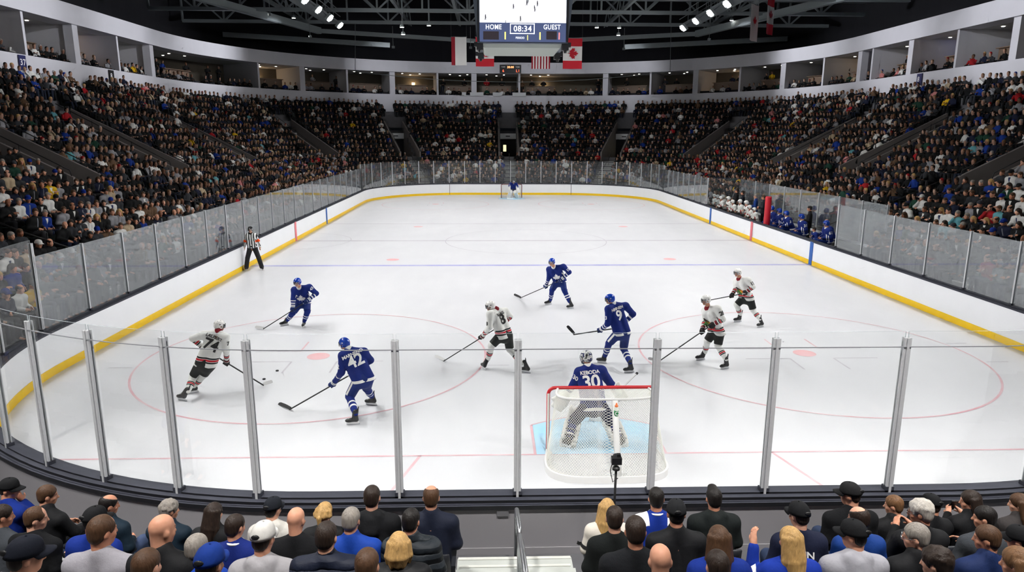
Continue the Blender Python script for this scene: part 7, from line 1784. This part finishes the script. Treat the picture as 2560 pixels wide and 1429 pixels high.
# ------------------------------------------------------------------ the team benches
def build_bench(k):
    """players leaning on the boards, coaches standing behind"""
    SXb = lambda x: 1740+x/6.4; SYb = lambda y: 440+y/6.4
    def jmesh(pose, m, h=.024):
        J = k.body[(pose, 0)][0]; V, Q = top_field(J, 1., h, 1.16, .02, .04).mesh(); me = mesh_np('jersey', V, Q, [m]); 
        for n_, a in top_attrs(V, J, 1., .04): attr_f(me, n_, a)
        return me, (V, Q, J)
    jw, jb = {p: jmesh(p, M_JW) for p in ('knees', 'lap', 'fold')}, {p: jmesh(p, M_JB) for p in ('knees', 'lap', 'fold')}
    hm_ = {}
    for nm, m in (('W', M_HW), ('B', M_HB)):
        o = helmet(None, V3(0, 0, 0), np.eye(3), V3(0, 0, 0), 1., m, visor=True); hm_[nm] = o
    def put(x, y, team, pose, d, label, bare=False, num=None, head='short', hc='dark', turn=0):
        d = max(d, .8)+.22; P = atx(SXb(x), SYb(y), HW+d); zf = .3; rz = math.pi/2+math.radians(turn); s = min(max((P[2]-zf)/1.2, .85), 1.25)
        yaw = min((-40, 0, 40), key=lambda v: abs(v-30)); yaw = 40
        J, mb, mt, ml, ex = k.body[(pose, yaw)]
        f = V3(-math.sin(rz), math.cos(rz), 0)
        r = empty('person', (P[0]-f[0]*J['head'][1]*s, P[1]-f[1]*J['head'][1]*s, zf), rz); r.scale = (s, s, s); tag(r, label, 'hockey player', 'players on the team benches')
        child('body', mb, r, SKINS[RNG.integers(0, 3)]); me, raw = (jw if team == 'W' else jb)[pose]; jo = child('jersey', me, r, (1, 1, 1, 1)); child('hockey_pants', ml, r, C(22, 24, 26) if team == 'W' else JPANT)
        rot = (math.radians(-10), 0, -math.radians(yaw))
        if bare: child('hair', k.hair[head][1], r, HC[hc], J['head'], rot)
        else:
            h = child('helmet', hm_[team].data, r, (1, 1, 1, 1), J['head'], rot)
            for c in hm_[team].children: child(c.name.split('.')[0], c.data, h, (1, 1, 1, 1))
        for q in 'LR':
            b = MB(); b.sphere(J['wr'+q]*1., (.055, .065, .055), 10, 6); 
            for i in range(4): b.sphere(J['wr'+q]+unit(J['wr'+q]-J['el'+q])*.07+V3((i-1.5)*.03, 0, 0), (.02, .035, .025), 6, 4)
            b.build('glove', M_GK if team == 'W' else M_GB, r, smooth=True)
        if num:
            V, Q, J0 = raw; bv = bvh_of(V, Q); sh, el = J0['shL'], J0['elL']; vd = unit(V3(-1, .2, .35)); dd = unit(sh-el)
            decal('sleeve_number', TXT[num], (sh*.55+el*.45+vd*.3, np.cross(dd, vd), dd), bv, M_NUMW if team == 'B' else M_NUMK, jo, None)
        return r
    W_ = 'player in white'
    for i, (x, y, d, lab) in enumerate([(155, 312, .75, 'furthest white player on the bench, beside a pane post'), (292, 318, 1.0, 'white-helmeted player, second from the far end of the bench'), (345, 330, .8, 'white-helmeted player, third from the far end of the bench'), (398, 345, .7, 'white-helmeted player, fourth from the far end of the bench'), (432, 330, 1.1, 'white player half hidden behind the middle of the bench'), (518, 360, .75, 'white player leaning over the boards at the middle of the bench'), (588, 405, .7, 'white player just past the middle of the bench, gloves on the boards'), (704, 410, .8, 'white player third from the red post, arms over the boards'), (803, 430, .75, 'white player second from the red post with helmet raised'), (858, 490, .55, 'white player with a sleeve number leaning forward by the red board stripe'), (932, 535, .65, 'white player nearest the red padded post, bending low')]):
        put(x, y, 'W', ['knees', 'lap', 'fold'][i % 3], d, lab, num='14' if i == 9 else None)
    for x, y, d, pose, lab, num, bare in [(1215, 470, .9, 'fold', 'blue player nearest the red post, mostly turned away', None, False), (1335, 510, .6, 'lap', 'blue player with 93 on his sleeve next to the red post', '93', False), (1445, 590, .6, 'knees', 'blue player bowing his head over the boards', '3b', False), (1690, 628, .6, 'lap', 'blue player with 31 on his sleeve in front of the standing coach', '31', False), (1890, 850, .5, 'fold', 'bare-headed blue player sitting low by the boards', None, True), (2090, 700, .55, 'lap', 'blue player with 61 on his sleeve nearest the camera', '61', False), (2105, 575, 1.25, 'knees', 'bald-headed blue staff member behind the last player', None, True)]:
        put(x, y, 'B', pose, d, lab, bare, num, head='balding' if 'bald' in lab else 'short')
    for h in list(hm_.values()):
        for c in list(h.children): bpy.data.objects.remove(c)
        bpy.data.objects.remove(h)
    # coaches: standing figures in suits
    def coach(x, y, d, suit, tie, hair, hc, lab, zf=.3):
        P = atx(SXb(x), SYb(y), HW+d); s = min(max((P[2]-zf)/1.64, .92), 1.15); rz = math.pi/2-.35
        J = dict(hpL=V3(-.09, 0, .93), hpR=V3(.09, 0, .93), neck=V3(0, -.01, 1.44), head=V3(0, .03, 1.64), shL=V3(-.19, -.01, 1.38), shR=V3(.19, -.01, 1.38), elL=V3(-.25, .02, 1.1), elR=V3(.25, .02, 1.1), wrL=V3(-.08, .2, 1.12), wrR=V3(.1, .22, 1.05), knL=V3(-.1, .02, .5), knR=V3(.1, .02, .5), anL=V3(-.1, -.02, .1), anR=V3(.1, -.02, .1), toL=V3(-.12, .15, .05), toR=V3(.12, .15, .05), face=V3(.2, 1, -.12))
        r = empty('person', (P[0], P[1], zf), rz); r.scale = (s, s, s); tag(r, lab, 'coach', 'coaches standing behind the benches')
        V, Q, A = seated_body(J, 1., .02); addmesh('body', V, Q, M_SKIN, r, None, SKINS[1], vattrs=[('hl', head_local(V, J['head'], A, 1.))])
        V, Q = top_field(J, 1., .022, .98, 0, .16, .96, collar=True).mesh(); jo = addmesh('suit_jacket', V, Q, M_CLOTH, r, None, suit); bv = bvh_of(V, Q)
        decal('shirt', poly_raw([(-.06, .16), (.06, .16), (.0, -.16)], .03), (V3(0, .4, 1.29), V3(-1, 0, 0), V3(0, 0, 1)), bv, M_NUMW, jo, None)
        decal('tie', poly_raw([(-.018, .14), (.018, .14), (.022, -.1), (0, -.14), (-.022, -.1)], .03), (V3(0, .4, 1.29), V3(-1, 0, 0), V3(0, 0, 1)), bv, tie, jo, None, off=.012)
        F = Field(V3(-.3, -.25, 0), V3(.3, .25, 1.1), .026)
        for q in 'LR': F.cone(V3(0, 0, .98)+J['hp'+q]*V3(.6, 0, 0), J['hp'+q], .11, .115, k=.04); F.cone(J['hp'+q], J['kn'+q], .1, .075, k=.03); F.cone(J['kn'+q], J['an'+q], .075, .065, k=.02)
        V, Q = F.mesh(); addmesh('trousers', V, Q, M_CLOTH, r, None, C(26, 27, 32)); V, Q = seated_shoes(J, 1., .022); addmesh('shoes', V, Q, M_LEATHER, r, None, K)
        if hair != 'bald': add_hair(r, J['head'], A, 1., hair, HC[hc], None, .015)
    dt = plain('dark_tie', C(28, 28, 34), .7); rt = plain('red_tie', C(150, 28, 40), .7)
    coach(222, 190, 1.7, K, dt, 'short', 'black', 'coach in black suit at the far end of the white bench', .3)
    coach(660, 225, 1.9, K, dt, 'short', 'dark', 'coach in a dark suit behind the middle of the white bench'); coach(758, 215, 1.7, C(24, 27, 40), dt, 'short', 'dark', 'coach in a navy suit right behind the white helmets')
    coach(965, 300, 1.6, C(26, 60, 130), rt, 'short', 'grey', 'coach in a bright blue suit with a red tie'); coach(1092, 280, 1.8, C(36, 38, 46), dt, 'short', 'brown', 'coach in a charcoal suit beside the red padded post'); coach(1835, 440, 1.7, C(18, 18, 22), dt, 'short', 'black', 'dark-haired coach in a black suit standing behind the blue bench')

# ------------------------------------------------------------------ put it together
def main():
    build_rink(); build_glass(); build_ice_props(); build_players(); build_bowl(); build_upper(); build_roof(); build_scoreboard(); build_lights()
    build_fans(); k = make_kit(); near, far, seats = build_side(k); build_crowd(far); build_seat_mass(seats, near); build_bench(k)
    cam = bpy.data.cameras.new('camera'); cam.sensor_width = 36.; cam.sensor_fit = 'HORIZONTAL'; cam.lens = CF/W*36.; cam.clip_start = .1; cam.clip_end = 300
    co = bpy.data.objects.new('camera', cam); COL.objects.link(co)
    co.matrix_world = Matrix(((RGT[0], UPV[0], -FWD[0], CPOS[0]), (RGT[1], UPV[1], -FWD[1], CPOS[1]), (RGT[2], UPV[2], -FWD[2], CPOS[2]), (0, 0, 0, 1)))
    SC.camera = co
    w = bpy.data.worlds.new('hall_air'); SC.world = w; w.use_nodes = True; w.node_tree.nodes['Background'].inputs[0].default_value = (.35, .42, .55, 1); w.node_tree.nodes['Background'].inputs[1].default_value = .004
    vs = SC.view_settings; vs.view_transform = 'Standard'; vs.look = 'None'; vs.exposure = EXPOSURE; vs.gamma = 1.; vs.use_curve_mapping = False
    c = SC.cycles; c.max_bounces = 4; c.diffuse_bounces = 2; c.glossy_bounces = 2; c.transmission_bounces = 2; c.transparent_max_bounces = 14; c.caustics_reflective = False; c.caustics_refractive = False
    c.use_adaptive_sampling = True; c.adaptive_threshold = .16; c.adaptive_min_samples = 12; c.use_denoising = True; c.sample_clamp_indirect = 4.; c.sample_clamp_direct = 0
    try: c.denoiser = 'OPENIMAGEDENOISE'
    except Exception: pass
EXPOSURE = .18
main()
